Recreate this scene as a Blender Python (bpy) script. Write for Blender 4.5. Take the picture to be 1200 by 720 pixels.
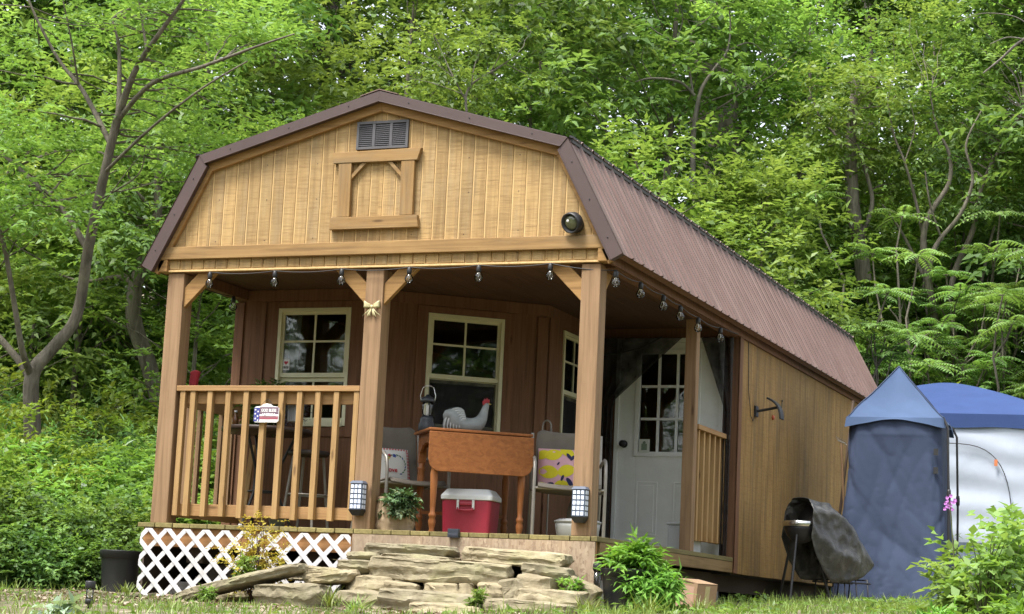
import bpy, bmesh, math, random
import numpy as np
from mathutils import Vector, Matrix
import mathutils.noise as mn

# ------------------------------------------------------------------ scene, camera, light
for o in list(bpy.data.objects):
    bpy.data.objects.remove(o)
SC = bpy.context.scene
COL = SC.collection

CAM = Vector((7.87099, -12.36789, -0.49842))
CR = Vector((0.9292, 0.36668, 0.04609))        # camera right, down and forward axes in the world
CD = Vector((-0.01422, 0.16009, -0.987))
CF = Vector((-0.36929, 0.91647, 0.15397))
FPX = 2258.22                                   # focal length in pixels of a 1200 px wide photograph
cam_data = bpy.data.cameras.new('camera')
cam_data.sensor_fit = 'HORIZONTAL'
cam_data.sensor_width = 36.0
cam_data.lens = 36.0 * FPX / 1200.0
cam_data.clip_start = 0.1
cam_data.clip_end = 2000.0
cam = bpy.data.objects.new('camera', cam_data)
COL.objects.link(cam)
cam.matrix_world = Matrix((
    (CR.x, -CD.x, -CF.x, CAM.x),
    (CR.y, -CD.y, -CF.y, CAM.y),
    (CR.z, -CD.z, -CF.z, CAM.z),
    (0, 0, 0, 1)))
SC.camera = cam

SUN_EL, SUN_AZ = math.radians(64), math.radians(205)    # azimuth clockwise from +Y: sun in front of the cabin, a bit left
SUN_DIR = Vector((math.sin(SUN_AZ) * math.cos(SUN_EL), math.cos(SUN_AZ) * math.cos(SUN_EL), math.sin(SUN_EL)))
world = bpy.data.worlds.new('World')
SC.world = world
world.use_nodes = True
wn, wl = world.node_tree.nodes, world.node_tree.links
wn.clear()
w_out = wn.new('ShaderNodeOutputWorld')
w_bg = wn.new('ShaderNodeBackground')
w_sky = wn.new('ShaderNodeTexSky')
w_sky.sky_type = 'NISHITA'
w_sky.sun_disc = False
w_sky.sun_elevation = SUN_EL
w_sky.sun_rotation = SUN_AZ
w_sky.dust_density = 3.0
w_sky.air_density = 1.2
w_hs = wn.new('ShaderNodeHueSaturation')
w_hs.inputs['Saturation'].default_value = 0.32
wl.new(w_sky.outputs[0], w_hs.inputs['Color'])
wl.new(w_hs.outputs[0], w_bg.inputs['Color'])
w_bg.inputs['Strength'].default_value = 0.15
wl.new(w_bg.outputs[0], w_out.inputs['Surface'])

sun_data = bpy.data.lights.new('sun', 'SUN')
sun_data.energy = 2.4
sun_data.angle = math.radians(16)
sun_data.color = (1.0, 0.955, 0.88)
sun = bpy.data.objects.new('sun', sun_data)
COL.objects.link(sun)
sun.rotation_euler = (-SUN_DIR).to_track_quat('-Z', 'Y').to_euler()
sun.location = (0, -10, 30)

SC.view_settings.view_transform = 'Standard'
SC.view_settings.look = 'None'
SC.view_settings.gamma = 1.0
SC.view_settings.use_curve_mapping = False
SC.view_settings.exposure = 1.42
try:
    SC.cycles.max_bounces = 8
    SC.cycles.diffuse_bounces = 4
    SC.cycles.transparent_max_bounces = 12
    SC.cycles.transmission_bounces = 4
    SC.cycles.use_denoising = True
    SC.cycles.caustics_reflective = False
    SC.cycles.caustics_refractive = False
except Exception:
    pass

RNG = random.Random(7)


def at(px, py, d):
    """World point seen at a photograph pixel, d metres along the view axis."""
    return CAM + (CR * ((px - 600) / FPX) + CD * ((py - 360) / FPX) + CF) * d


def sstep(a, b, x):
    t = min(1.0, max(0.0, (x - a) / (b - a)))
    return t * t * (3 - 2 * t)


def ground_z(x, y):
    z = -0.5 + 0.012 * (x - 1.8)
    z += 0.03 * min(y, 11.0) if y > 0 else 0.05 * max(y, -4.0)
    if y < -4.0:
        z -= 0.17 * min(-4.0 - y, 30)
    if y > 11.0:                                   # the wooded bank behind the cabin
        t = y - 11.0
        z += 0.25 * t * sstep(0, 7, t) if t < 24 else 0.25 * 24 + 0.05 * (t - 24)
    if x < -1.5:                                   # rough ground rising to the left
        z += 0.12 * min(-1.5 - x, 25) * sstep(-3, 6, y)
    if x > 9 and y > 2:
        z += 0.06 * min(x - 9, 25)
    return z


# ------------------------------------------------------------------ objects
ORG = {}


def tag(o, label=None, cat=None, group=None, kind=None):
    if label: o['label'] = label
    if cat: o['category'] = cat
    if group: o['group'] = group
    if kind: o['kind'] = kind
    return o


def thing(name, label, cat, loc=(0, 0, 0), group=None):
    o = bpy.data.objects.new(name, None)
    o.empty_display_size = 0.1
    COL.objects.link(o)
    o.location = loc
    ORG[o.name] = Vector(loc)
    return tag(o, label, cat, group)


def link_mesh(name, me, parent=None, loc=(0, 0, 0)):
    o = bpy.data.objects.new(name, me)
    COL.objects.link(o)
    if parent is not None:
        o.parent = parent
        ORG[o.name] = ORG[parent.name].copy()
    else:
        o.location = loc
        ORG[o.name] = Vector(loc)
    return o


def dup(o, loc=None, rz=None, sc=None, label=None, group=None):
    """A copy of a thing with copies of its parts and sub-parts."""
    r = o.copy()
    COL.objects.link(r)
    if loc is not None: r.location = loc
    if rz is not None: r.rotation_euler = (0, 0, rz)
    if sc is not None: r.scale = sc if hasattr(sc, '__len__') else (sc, sc, sc)
    if label: r['label'] = label
    if group: r['group'] = group
    for ch in list(o.children):
        c = ch.copy()
        COL.objects.link(c)
        c.parent = r
        for g in list(ch.children):
            e = g.copy()
            COL.objects.link(e)
            e.parent = c
    return r


class MB:
    """Collects boxes, tubes, lathes and prisms in world coordinates, then links them as one mesh object."""
    def __init__(self):
        self.v, self.f, self.m, self.s = [], [], [], []
        self.mi = 0
        self.M = None

    def _add(self, vs, fs, smooth=False):
        b = len(self.v)
        if self.M is not None:
            vs = [self.M @ Vector(p) for p in vs]
        self.v.extend([tuple(p) for p in vs])
        for f in fs:
            self.f.append([b + i for i in f])
            self.m.append(self.mi)
            self.s.append(smooth)
        return self

    def hexa(self, p):
        return self._add(p, [(0, 3, 2, 1), (4, 5, 6, 7), (0, 1, 5, 4), (1, 2, 6, 5), (2, 3, 7, 6), (3, 0, 4, 7)])

    def box(self, x0, x1, y0, y1, z0, z1):
        return self.hexa([(x0, y0, z0), (x1, y0, z0), (x1, y1, z0), (x0, y1, z0),
                          (x0, y0, z1), (x1, y0, z1), (x1, y1, z1), (x0, y1, z1)])

    def obox(self, c, u, v, w):
        c, u, v, w = Vector(c), Vector(u), Vector(v), Vector(w)
        return self.hexa([c - u - v - w, c + u - v - w, c + u + v - w, c - u + v - w,
                          c - u - v + w, c + u - v + w, c + u + v + w, c - u + v + w])

    def bar(self, a, b, w, t, up=(0, 0, 1)):
        a, b = Vector(a), Vector(b)
        d = (b - a)
        dn = d.normalized()
        s = dn.cross(Vector(up))
        if s.length < 1e-4: s = dn.cross(Vector((0, 1, 0)))
        s.normalize()
        n = s.cross(dn).normalized()
        return self.obox((a + b) / 2, d / 2, s * (w / 2), n * (t / 2))

    def prism(self, poly, fn, t0, t1):
        """poly: list of 2D points; fn(u, v, t) gives the 3D point."""
        n = len(poly)
        vs = [fn(u, v, t0) for u, v in poly] + [fn(u, v, t1) for u, v in poly]
        fs = [tuple(range(n - 1, -1, -1)), tuple(range(n, 2 * n))]
        for i in range(n):
            j = (i + 1) % n
            fs.append((i, j, n + j, n + i))
        return self._add(vs, fs)

    def tube(self, pts, r, n=8, caps=True, smooth=True):
        pts = [Vector(p) for p in pts]
        k = len(pts)
        rs = r if hasattr(r, '__len__') else [r] * k
        vs, fs = [], []
        prev = None
        for i, p in enumerate(pts):
            d = (pts[min(i + 1, k - 1)] - pts[max(i - 1, 0)])
            if d.length < 1e-9: d = Vector((0, 0, 1))
            d.normalize()
            if prev is None:
                a = Vector((1, 0, 0)) if abs(d.x) < 0.8 else Vector((0, 1, 0))
                s = d.cross(a).normalized()
            else:
                s = prev - d * prev.dot(d)
                if s.length < 1e-6: s = d.orthogonal()
                s.normalize()
            prev = s
            t = d.cross(s)
            for q in range(n):
                an = 2 * math.pi * q / n
                vs.append(p + (s * math.cos(an) + t * math.sin(an)) * rs[i])
        for i in range(k - 1):
            for q in range(n):
                a, b = i * n + q, i * n + (q + 1) % n
                fs.append((a, b, b + n, a + n))
        self._add(vs, fs, smooth)
        if caps:
            self._add([vs[q] for q in range(n)], [tuple(range(n - 1, -1, -1))])
            self._add([vs[(k - 1) * n + q] for q in range(n)], [tuple(range(n))])
        return self

    def lathe(self, c, prof, n=20, axis=(0, 0, 1), smooth=True, sx=1.0, sy=1.0):
        ax = Vector(axis).normalized()
        s = ax.orthogonal().normalized() if abs(ax.z) < 0.99 else Vector((1, 0, 0))
        t = ax.cross(s)
        c = Vector(c)
        vs, fs = [], []
        for r, z in prof:
            for q in range(n):
                an = 2 * math.pi * (q + .5) / n
                vs.append(c + ax * z + s * (r * sx * math.cos(an)) + t * (r * sy * math.sin(an)))
        for i in range(len(prof) - 1):
            for q in range(n):
                a, b = i * n + q, i * n + (q + 1) % n
                fs.append((a, b, b + n, a + n))
        fs.append(tuple(range(n - 1, -1, -1)))
        fs.append(tuple(range((len(prof) - 1) * n, len(prof) * n)))
        return self._add(vs, fs, smooth)

    def ball(self, c, r, n=12, sc=(1, 1, 1)):
        c = Vector(c)
        vs, fs = [], []
        for i in range(1, n // 2):
            th = math.pi * i / (n // 2)
            for q in range(n):
                an = 2 * math.pi * q / n
                vs.append(c + Vector((r * sc[0] * math.sin(th) * math.cos(an), r * sc[1] * math.sin(th) * math.sin(an), r * sc[2] * math.cos(th))))
        k = n // 2 - 1
        top, bot = len(vs), len(vs) + 1
        vs += [c + Vector((0, 0, r * sc[2])), c - Vector((0, 0, r * sc[2]))]
        for i in range(k - 1):
            for q in range(n):
                a, b = i * n + q, i * n + (q + 1) % n
                fs.append((a, a + n, b + n, b))
        for q in range(n):
            fs.append((top, q, (q + 1) % n))
            fs.append((bot, (k - 1) * n + (q + 1) % n, (k - 1) * n + q))
        return self._add(vs, fs, True)

    def grid(self, fn, nu, nv, smooth=True, thick=0.0):
        """Sheet fn(u, v), u and v in 0..1; with a thickness it becomes a closed slab."""
        P = [[Vector(fn(i / nu, j / nv)) for j in range(nv + 1)] for i in range(nu + 1)]
        vs = [P[i][j] for i in range(nu + 1) for j in range(nv + 1)]
        w = nv + 1
        fs = [(i * w + j, (i + 1) * w + j, (i + 1) * w + j + 1, i * w + j + 1) for i in range(nu) for j in range(nv)]
        if thick:
            nr = []
            for i in range(nu + 1):
                for j in range(nv + 1):
                    du = P[min(i + 1, nu)][j] - P[max(i - 1, 0)][j]
                    dv = P[i][min(j + 1, nv)] - P[i][max(j - 1, 0)]
                    nn = du.cross(dv)
                    nr.append(nn.normalized() if nn.length > 1e-12 else Vector((0, 0, 1)))
            N = len(vs)
            vs = vs + [vs[k] - nr[k] * thick for k in range(N)]
            fs = fs + [tuple(N + k for k in reversed(f)) for f in fs]
            ring = [i * w for i in range(nu + 1)] + [nu * w + j for j in range(1, w)] + \
                   [i * w + nv for i in range(nu - 1, -1, -1)] + [j for j in range(nv - 1, 0, -1)]
            for a, b in zip(ring, ring[1:] + ring[:1]):
                fs.append((b, a, N + a, N + b))
        return self._add(vs, fs, smooth)

    def build(self, name, mats, parent=None, loc=None, bevel=0.0, seg=2, sub=0):
        if not isinstance(mats, (list, tuple)): mats = [mats]
        o0 = ORG[parent.name] if parent is not None else Vector(loc if loc is not None else (0, 0, 0))
        me = bpy.data.meshes.new(name)
        me.from_pydata([(p[0] - o0.x, p[1] - o0.y, p[2] - o0.z) for p in self.v], [], self.f)
        for m in mats: me.materials.append(m)
        me.polygons.foreach_set('material_index', self.m)
        me.polygons.foreach_set('use_smooth', self.s)
        me.update()
        o = link_mesh(name, me, parent, tuple(o0))
        if bevel:
            b = o.modifiers.new('bevel', 'BEVEL')
            b.width = bevel
            b.segments = seg
            b.limit_method = 'ANGLE'
            b.angle_limit = math.radians(35)
        if sub:
            s = o.modifiers.new('smooth', 'SUBSURF')
            s.levels = s.render_levels = sub
        return o


# ------------------------------------------------------------------ materials
def new_mat(name):
    m = bpy.data.materials.new(name)
    m.use_nodes = True
    nt = m.node_tree
    b = nt.nodes['Principled BSDF']
    return m, nt, b


def N(nt, typ, **kw):
    n = nt.nodes.new(typ)
    for k, v in kw.items():
        if k in ('operation', 'blend_type', 'data_type', 'feature', 'distance', 'attribute_name', 'noise_dimensions', 'wave_type', 'bands_direction'):
            setattr(n, k, v)
        else:
            n.inputs[k].default_value = v
    return n


def coords(nt, scale=(1, 1, 1), rot=(0, 0, 0), out='Object'):
    tc = nt.nodes.new('ShaderNodeTexCoord')
    mp = nt.nodes.new('ShaderNodeMapping')
    mp.inputs['Scale'].default_value = scale
    mp.inputs['Rotation'].default_value = rot
    nt.links.new(tc.outputs[out], mp.inputs['Vector'])
    return mp.outputs['Vector']


def noise(nt, vec, scale=5.0, detail=4.0, rough=0.55, dist=0.0):
    n = nt.nodes.new('ShaderNodeTexNoise')
    n.inputs['Scale'].default_value = scale
    n.inputs['Detail'].default_value = detail
    n.inputs['Roughness'].default_value = rough
    n.inputs['Distortion'].default_value = dist
    nt.links.new(vec, n.inputs['Vector'])
    return n.outputs['Fac']


def ramp(nt, fac, stops):
    r = nt.nodes.new('ShaderNodeValToRGB')
    e = r.color_ramp.elements
    while len(e) < len(stops): e.new(0.5)
    for i, (p, c) in enumerate(stops):
        e[i].position = p
        e[i].color = (c[0], c[1], c[2], 1) if hasattr(c, '__len__') else (c, c, c, 1)
    nt.links.new(fac, r.inputs['Fac'])
    return r.outputs['Color']


def mixc(nt, a, b, fac=0.5, mode='MIX'):
    m = nt.nodes.new('ShaderNodeMix')
    m.data_type = 'RGBA'
    m.blend_type = mode
    for sock, val in ((m.inputs[0], fac), (m.inputs[6], a), (m.inputs[7], b)):
        if isinstance(val, bpy.types.NodeSocket): nt.links.new(val, sock)
        elif hasattr(val, '__len__'): sock.default_value = (val[0], val[1], val[2], 1)
        elif sock == m.inputs[0]: sock.default_value = float(val)
        else: sock.default_value = (val, val, val, 1)
    return m.outputs[2]


def math_n(nt, op, a, b=0.0):
    m = nt.nodes.new('ShaderNodeMath')
    m.operation = op
    for i, val in enumerate((a, b)):
        if isinstance(val, bpy.types.NodeSocket): nt.links.new(val, m.inputs[i])
        else: m.inputs[i].default_value = val
    return m.outputs[0]


def bump(nt, b, height, strength=0.3, dist=0.01):
    n = nt.nodes.new('ShaderNodeBump')
    n.inputs['Strength'].default_value = strength
    n.inputs['Distance'].default_value = dist
    nt.links.new(height, n.inputs['Height'])
    nt.links.new(n.outputs['Normal'], b.inputs['Normal'])


def island(nt):
    g = nt.nodes.new('ShaderNodeNewGeometry')
    return g.outputs['Random Per Island']


def wood(name, dark, mid, light, axis='Z', rough=0.75, saw=0.0, stain=0.25, knots=True, isl=0.25, grey=None):
    """Softwood: grain stretched along an axis, blotches, knots, board-to-board variation, saw marks across."""
    m, nt, b = new_mat(name)
    sc = {'X': (1.6, 34, 34), 'Y': (34, 1.6, 34), 'Z': (34, 34, 1.6)}[axis]

    def per_board(vec):
        # every board has its own grain: shift the pattern by a random amount per piece
        a = nt.nodes.new('ShaderNodeVectorMath')
        a.operation = 'ADD'
        nt.links.new(vec, a.inputs[0])
        nt.links.new(math_n(nt, 'MULTIPLY', island(nt), 61.0), a.inputs[1])
        return a.outputs[0]
    g = noise(nt, per_board(coords(nt, sc)), 1.0, 5, 0.62, 0.6)
    col = ramp(nt, g, [(0.25, dark), (0.5, mid), (0.78, light)])
    bl = noise(nt, coords(nt, (2.3, 2.3, 2.3)), 1.0, 4, 0.6)
    col = mixc(nt, col, dark, ramp(nt, bl, [(0.45, 0.0), (0.75, stain)]))
    if grey:
        gw = noise(nt, coords(nt, {'X': (.8, 5, 5), 'Y': (5, .8, 5), 'Z': (5, 5, .8)}[axis]), 1.3, 5, 0.65)
        col = mixc(nt, col, grey, ramp(nt, gw, [(0.5, 0.0), (0.72, 0.65)]))
    if knots:
        v = nt.nodes.new('ShaderNodeTexVoronoi')
        ks = {'X': (2.2, 9, 9), 'Y': (9, 2.2, 9), 'Z': (9, 9, 2.2)}[axis]
        nt.links.new(coords(nt, ks), v.inputs['Vector'])
        v.inputs['Scale'].default_value = 1.0
        kn = ramp(nt, v.outputs['Distance'], [(0.05, 0.75), (0.12, 0.0)])
        col = mixc(nt, col, (dark[0] * .45, dark[1] * .4, dark[2] * .4), kn)
    if isl:
        iv = ramp(nt, island(nt), [(0.0, 1 - isl), (1.0, 1 + isl * .55)])
        col = mixc(nt, col, iv, 1.0, 'MULTIPLY')
    hgt = g
    if saw:
        ss = {'X': (70, 5, 5), 'Y': (5, 70, 5), 'Z': (5, 5, 75)}[axis]
        sw = noise(nt, per_board(coords(nt, ss)), 1.0, 5, 0.7)
        col = mixc(nt, col, (dark[0] * .8, dark[1] * .78, dark[2] * .75), ramp(nt, sw, [(0.46, 0.0), (0.66, saw)]))
        hgt = math_n(nt, 'ADD', g, math_n(nt, 'MULTIPLY', sw, 2.0))
    nt.links.new(col, b.inputs['Base Color'])
    b.inputs['Roughness'].default_value = rough
    b.inputs['Specular IOR Level'].default_value = 0.3
    bump(nt, b, hgt, 0.35, 0.004)
    return m


def paint(name, c, rough=0.5, metal=0.0, var=0.12, scale=6.0, bmp=0.08, dirt=None, spec=0.5):
    m, nt, b = new_mat(name)
    n = noise(nt, coords(nt), scale, 5, 0.6)
    col = ramp(nt, n, [(0.3, tuple(x * (1 - var) for x in c)), (0.7, tuple(min(1, x * (1 + var * .6)) for x in c))])
    if dirt:
        d = noise(nt, coords(nt), scale * .6, 6, 0.7)
        col = mixc(nt, col, dirt, ramp(nt, d, [(0.52, 0.0), (0.75, 0.6)]))
    nt.links.new(col, b.inputs['Base Color'])
    b.inputs['Roughness'].default_value = rough
    b.inputs['Metallic'].default_value = metal
    b.inputs['Specular IOR Level'].default_value = spec
    if bmp: bump(nt, b, noise(nt, coords(nt), scale * 6, 4, 0.6), bmp, 0.01)
    return m


def fabric(name, c, var=0.2, weave=220.0, wr=0.4, rough=0.85, sheen=0.0, trans=0.0):
    m, nt, b = new_mat(name)
    n = noise(nt, coords(nt), 4.0, 5, 0.6)
    col = ramp(nt, n, [(0.3, tuple(x * (1 - var) for x in c)), (0.7, tuple(min(1, x * (1 + var * .7)) for x in c))])
    nt.links.new(col, b.inputs['Base Color'])
    b.inputs['Roughness'].default_value = rough
    b.inputs['Specular IOR Level'].default_value = 0.25
    big = noise(nt, coords(nt, (1, 1, .55)), 5.0, 3, 0.55, 0.8)
    fine = noise(nt, coords(nt), weave, 2, 0.5)
    bump(nt, b, math_n(nt, 'ADD', big, math_n(nt, 'MULTIPLY', fine, 0.06)), wr, 0.05)
    if trans:
        tr = nt.nodes.new('ShaderNodeBsdfTranslucent')
        nt.links.new(col, tr.inputs['Color'])
        mx = nt.nodes.new('ShaderNodeMixShader')
        mx.inputs[0].default_value = trans
        nt.links.new(b.outputs[0], mx.inputs[1])
        nt.links.new(tr.outputs[0], mx.inputs[2])
        nt.links.new(mx.outputs[0], nt.nodes['Material Output'].inputs['Surface'])
    return m


def glass_mat(name, tint=(0.75, 0.8, 0.78), refl=1.0):
    m, nt, b = new_mat(name)
    nt.nodes.remove(b)
    tr = nt.nodes.new('ShaderNodeBsdfTransparent')
    tr.inputs['Color'].default_value = (*tint, 1)
    gl = nt.nodes.new('ShaderNodeBsdfGlossy')
    gl.inputs['Roughness'].default_value = 0.02
    gl.inputs['Color'].default_value = (refl, refl, refl, 1)
    fr = nt.nodes.new('ShaderNodeFresnel')
    fr.inputs['IOR'].default_value = 1.5
    wv = noise(nt, coords(nt), 2.5, 2, 0.5)
    bp = nt.nodes.new('ShaderNodeBump')
    bp.inputs['Strength'].default_value = 0.05
    bp.inputs['Distance'].default_value = 0.02
    nt.links.new(wv, bp.inputs['Height'])
    nt.links.new(bp.outputs[0], gl.inputs['Normal'])
    mx = nt.nodes.new('ShaderNodeMixShader')
    nt.links.new(fr.outputs[0], mx.inputs[0])
    nt.links.new(tr.outputs[0], mx.inputs[1])
    nt.links.new(gl.outputs[0], mx.inputs[2])
    nt.links.new(mx.outputs[0], nt.nodes['Material Output'].inputs['Surface'])
    return m


def mesh_screen(name, opac=0.6):
    m, nt, b = new_mat(name)
    b.inputs['Base Color'].default_value = (0.012, 0.012, 0.013, 1)
    b.inputs['Roughness'].default_value = 0.8
    tr = nt.nodes.new('ShaderNodeBsdfTransparent')
    mx = nt.nodes.new('ShaderNodeMixShader')
    n = noise(nt, coords(nt), 9.0, 3, 0.5)
    nt.links.new(ramp(nt, n, [(0.3, opac - .12), (0.7, opac + .12)]), mx.inputs[0])
    nt.links.new(tr.outputs[0], mx.inputs[1])
    nt.links.new(b.outputs[0], mx.inputs[2])
    nt.links.new(mx.outputs[0], nt.nodes['Material Output'].inputs['Surface'])
    return m


def leaf_mat(name, dark, mid, light, trans=0.35, rough=0.46):
    """Leaves: colour from a per-leaf 'tint' attribute, light coming through, a weak sheen."""
    m, nt, b = new_mat(name)
    a = nt.nodes.new('ShaderNodeAttribute')
    a.attribute_name = 'tint'
    oi = nt.nodes.new('ShaderNodeObjectInfo')
    col = ramp(nt, a.outputs['Fac'], [(0.05, dark), (0.5, mid), (0.95, light)])
    hs = nt.nodes.new('ShaderNodeHueSaturation')
    nt.links.new(math_n(nt, 'ADD', math_n(nt, 'MULTIPLY', oi.outputs['Random'], 0.032), 0.486), hs.inputs['Hue'])
    nt.links.new(math_n(nt, 'ADD', math_n(nt, 'MULTIPLY', oi.outputs['Random'], 0.42), 0.86), hs.inputs['Value'])
    nt.links.new(col, hs.inputs['Color'])
    col = hs.outputs[0]
    nt.links.new(col, b.inputs['Base Color'])
    b.inputs['Roughness'].default_value = rough
    b.inputs['Specular IOR Level'].default_value = 0.5
    tr = nt.nodes.new('ShaderNodeBsdfTranslucent')
    nt.links.new(mixc(nt, col, (1.2, 1.15, 0.6), 1.0, 'MULTIPLY'), tr.inputs['Color'])
    mx = nt.nodes.new('ShaderNodeMixShader')
    mx.inputs[0].default_value = trans
    nt.links.new(b.outputs[0], mx.inputs[1])
    nt.links.new(tr.outputs[0], mx.inputs[2])
    nt.links.new(mx.outputs[0], nt.nodes['Material Output'].inputs['Surface'])
    return m


def bark_mat(name, dark, light, scale=1.0):
    m, nt, b = new_mat(name)
    g = noise(nt, coords(nt, (14 * scale, 14 * scale, 2.2 * scale)), 1.0, 6, 0.68, 0.5)
    col = ramp(nt, g, [(0.3, dark), (0.7, light)])
    li = noise(nt, coords(nt), 3.0, 5, 0.65)
    col = mixc(nt, col, (light[0] * 1.15, light[1] * 1.2, light[2] * 1.05), ramp(nt, li, [(0.5, 0.0), (0.72, 0.7)]))
    nt.links.new(col, b.inputs['Base Color'])
    b.inputs['Roughness'].default_value = 0.9
    b.inputs['Specular IOR Level'].default_value = 0.15
    bump(nt, b, g, 1.0, 0.035)
    return m


MAT = {}
MAT['siding'] = wood('gable_siding_wood', (0.25, 0.155, 0.065), (0.41, 0.27, 0.115), (0.49, 0.345, 0.165), 'Z', saw=0.6, stain=0.45, grey=(0.27, 0.21, 0.13), isl=0.18, knots=False)
MAT['groove'] = wood('siding_groove_wood', (0.5, 0.32, 0.14), (0.62, 0.43, 0.2), (0.68, 0.49, 0.25), 'Z', isl=0, knots=False)
MAT['band'] = wood('band_board_wood', (0.17, 0.10, 0.042), (0.30, 0.18, 0.07), (0.40, 0.25, 0.10), 'X', stain=0.4, grey=(0.24, 0.19, 0.12), isl=.12)
MAT['band_z'] = wood('door_frame_wood', (0.17, 0.10, 0.042), (0.31, 0.185, 0.07), (0.40, 0.25, 0.10), 'Z', stain=0.4, grey=(0.24, 0.19, 0.12), isl=.12)
MAT['rake'] = wood('rake_board_wood', (0.22, 0.12, 0.045), (0.36, 0.205, 0.075), (0.44, 0.265, 0.105), 'X', stain=0.3)
MAT['post'] = wood('porch_post_wood', (0.165, 0.10, 0.055), (0.28, 0.175, 0.095), (0.35, 0.225, 0.13), 'Z', stain=0.3, isl=.1)
MAT['rail_x'] = wood('rail_wood', (0.23, 0.13, 0.055), (0.36, 0.21, 0.09), (0.43, 0.265, 0.12), 'X', stain=0.25, isl=.12)
MAT['rail_y'] = wood('side_rail_wood', (0.23, 0.13, 0.055), (0.36, 0.21, 0.09), (0.43, 0.265, 0.12), 'Y', stain=0.25, isl=.12)
MAT['baluster'] = wood('baluster_wood', (0.26, 0.155, 0.065), (0.41, 0.255, 0.108), (0.48, 0.315, 0.145), 'Z', stain=0.25, isl=.2)
MAT['inner'] = wood('stained_wall_wood', (0.088, 0.042, 0.023), (0.155, 0.077, 0.041), (0.20, 0.103, 0.057), 'Z', stain=0.3, isl=.08, knots=False)
MAT['inner_trim'] = wood('stained_trim_wood', (0.092, 0.044, 0.024), (0.168, 0.082, 0.043), (0.21, 0.108, 0.06), 'Z', stain=0.3, isl=.12)
MAT['ceiling'] = wood('ceiling_wood', (0.058, 0.029, 0.017), (0.092, 0.047, 0.026), (0.12, 0.062, 0.034), 'Y', stain=0.3, isl=.12)
MAT['side_wall'] = wood('side_wall_plywood', (0.17, 0.095, 0.029), (0.31, 0.185, 0.06), (0.42, 0.27, 0.10), 'Z', stain=0.45, isl=.12, knots=False, grey=(0.12, 0.085, 0.045), saw=.35)
MAT['deck'] = wood('deck_board_wood', (0.13, 0.105, 0.04), (0.23, 0.19, 0.075), (0.31, 0.26, 0.11), 'Y', stain=0.4, isl=.3)
MAT['joist'] = wood('treated_joist_wood', (0.27, 0.13, 0.05), (0.41, 0.215, 0.09), (0.48, 0.27, 0.13), 'X', stain=0.3)
MAT['side_joist'] = wood('side_joist_wood', (0.14, 0.085, 0.035), (0.24, 0.155, 0.065), (0.31, 0.21, 0.1), 'Y', stain=0.4)
MAT['skid'] = paint('foundation_wood', (0.09, 0.065, 0.05), 0.9)
MAT['block'] = paint('concrete_block', (0.28, 0.26, 0.24), 0.95, var=.25, scale=12)
MAT['white_vinyl'] = paint('white_lattice_vinyl', (0.60, 0.59, 0.61), 0.55, var=.06, dirt=(0.33, 0.31, 0.25))
MAT['frame'] = paint('tinted_window_frame', (0.66, 0.64, 0.44), 0.5, var=.05)  # whitish frame; the reflected yellow-green light is put into its colour
MAT['door'] = paint('white_door_paint', (0.80, 0.82, 0.80), 0.45, var=.06)
MAT['glass'] = glass_mat('window_glass')
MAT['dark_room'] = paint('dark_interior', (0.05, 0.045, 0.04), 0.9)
MAT['black'] = paint('black_plastic', (0.018, 0.018, 0.02), 0.5, var=.2)
MAT['black_metal'] = paint('black_metal', (0.02, 0.02, 0.022), 0.4, metal=.3)
MAT['grey_metal'] = paint('grey_tube_metal', (0.28, 0.26, 0.23), 0.4, metal=.4)
MAT['chrome'] = paint('bright_steel', (0.62, 0.62, 0.60), 0.22, metal=1.0, var=.03, bmp=.02)
MAT['bulb'] = glass_mat('bulb_glass', (0.9, 0.9, 0.88))
MAT['screen'] = mesh_screen('black_mosquito_net', 0.80)


def metal_roof():
    m, nt, b = new_mat('brown_roof_metal')
    n = noise(nt, coords(nt, (1, 1, 1)), 2.5, 5, 0.6)
    st = noise(nt, coords(nt, (1.2, 16, 1.2)), 1.0, 4, 0.6)
    col = ramp(nt, n, [(0.3, (0.125, 0.075, 0.062)), (0.7, (0.165, 0.103, 0.088))])
    col = mixc(nt, col, (0.23, 0.165, 0.145), ramp(nt, st, [(0.45, 0.0), (0.75, 0.6)]))
    nt.links.new(col, b.inputs['Base Color'])
    b.inputs['Roughness'].default_value = 0.45
    b.inputs['Specular IOR Level'].default_value = 0.5
    return m


MAT['roof'] = metal_roof()
MAT['trim_metal'] = paint('brown_trim_metal', (0.072, 0.045, 0.042), 0.55, var=.12, scale=3)


def osb_mat():
    """Pressed wood strands: three layers of stretched cells turned different ways."""
    m, nt, b = new_mat('oriented_strand_board')
    col = None
    for k, (ang, sc) in enumerate(((0.25, (55, 55, 11)), (-0.5, (48, 48, 10)), (1.2, (60, 60, 14)))):
        v = nt.nodes.new('ShaderNodeTexVoronoi')
        v.inputs['Scale'].default_value = 1.0
        nt.links.new(coords(nt, sc, (0, ang, 0)), v.inputs['Vector'])
        c = ramp(nt, v.outputs['Color'], [(0.1, (0.24, 0.165, 0.105)), (0.5, (0.34, 0.25, 0.165)), (0.95, (0.44, 0.34, 0.235))])
        if col is None: col = c
        else:
            mk = noise(nt, coords(nt, (1, 1, 1)), 17.0 + 6 * k, 2, .5)
            col = mixc(nt, col, c, ramp(nt, mk, [(0.48, 0.0), (0.52, 1.0)]))
    g = noise(nt, coords(nt, (2.5, 2.5, 1.2)), 2.0, 6, 0.65)
    col = mixc(nt, col, (0.21, 0.165, 0.125), ramp(nt, g, [(0.42, 0.0), (0.72, 0.65)]))
    nt.links.new(col, b.inputs['Base Color'])
    b.inputs['Roughness'].default_value = 0.9
    bump(nt, b, noise(nt, coords(nt, (60, 60, 16)), 1, 3), 0.3, 0.004)
    return m


MAT['osb'] = osb_mat()


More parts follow.
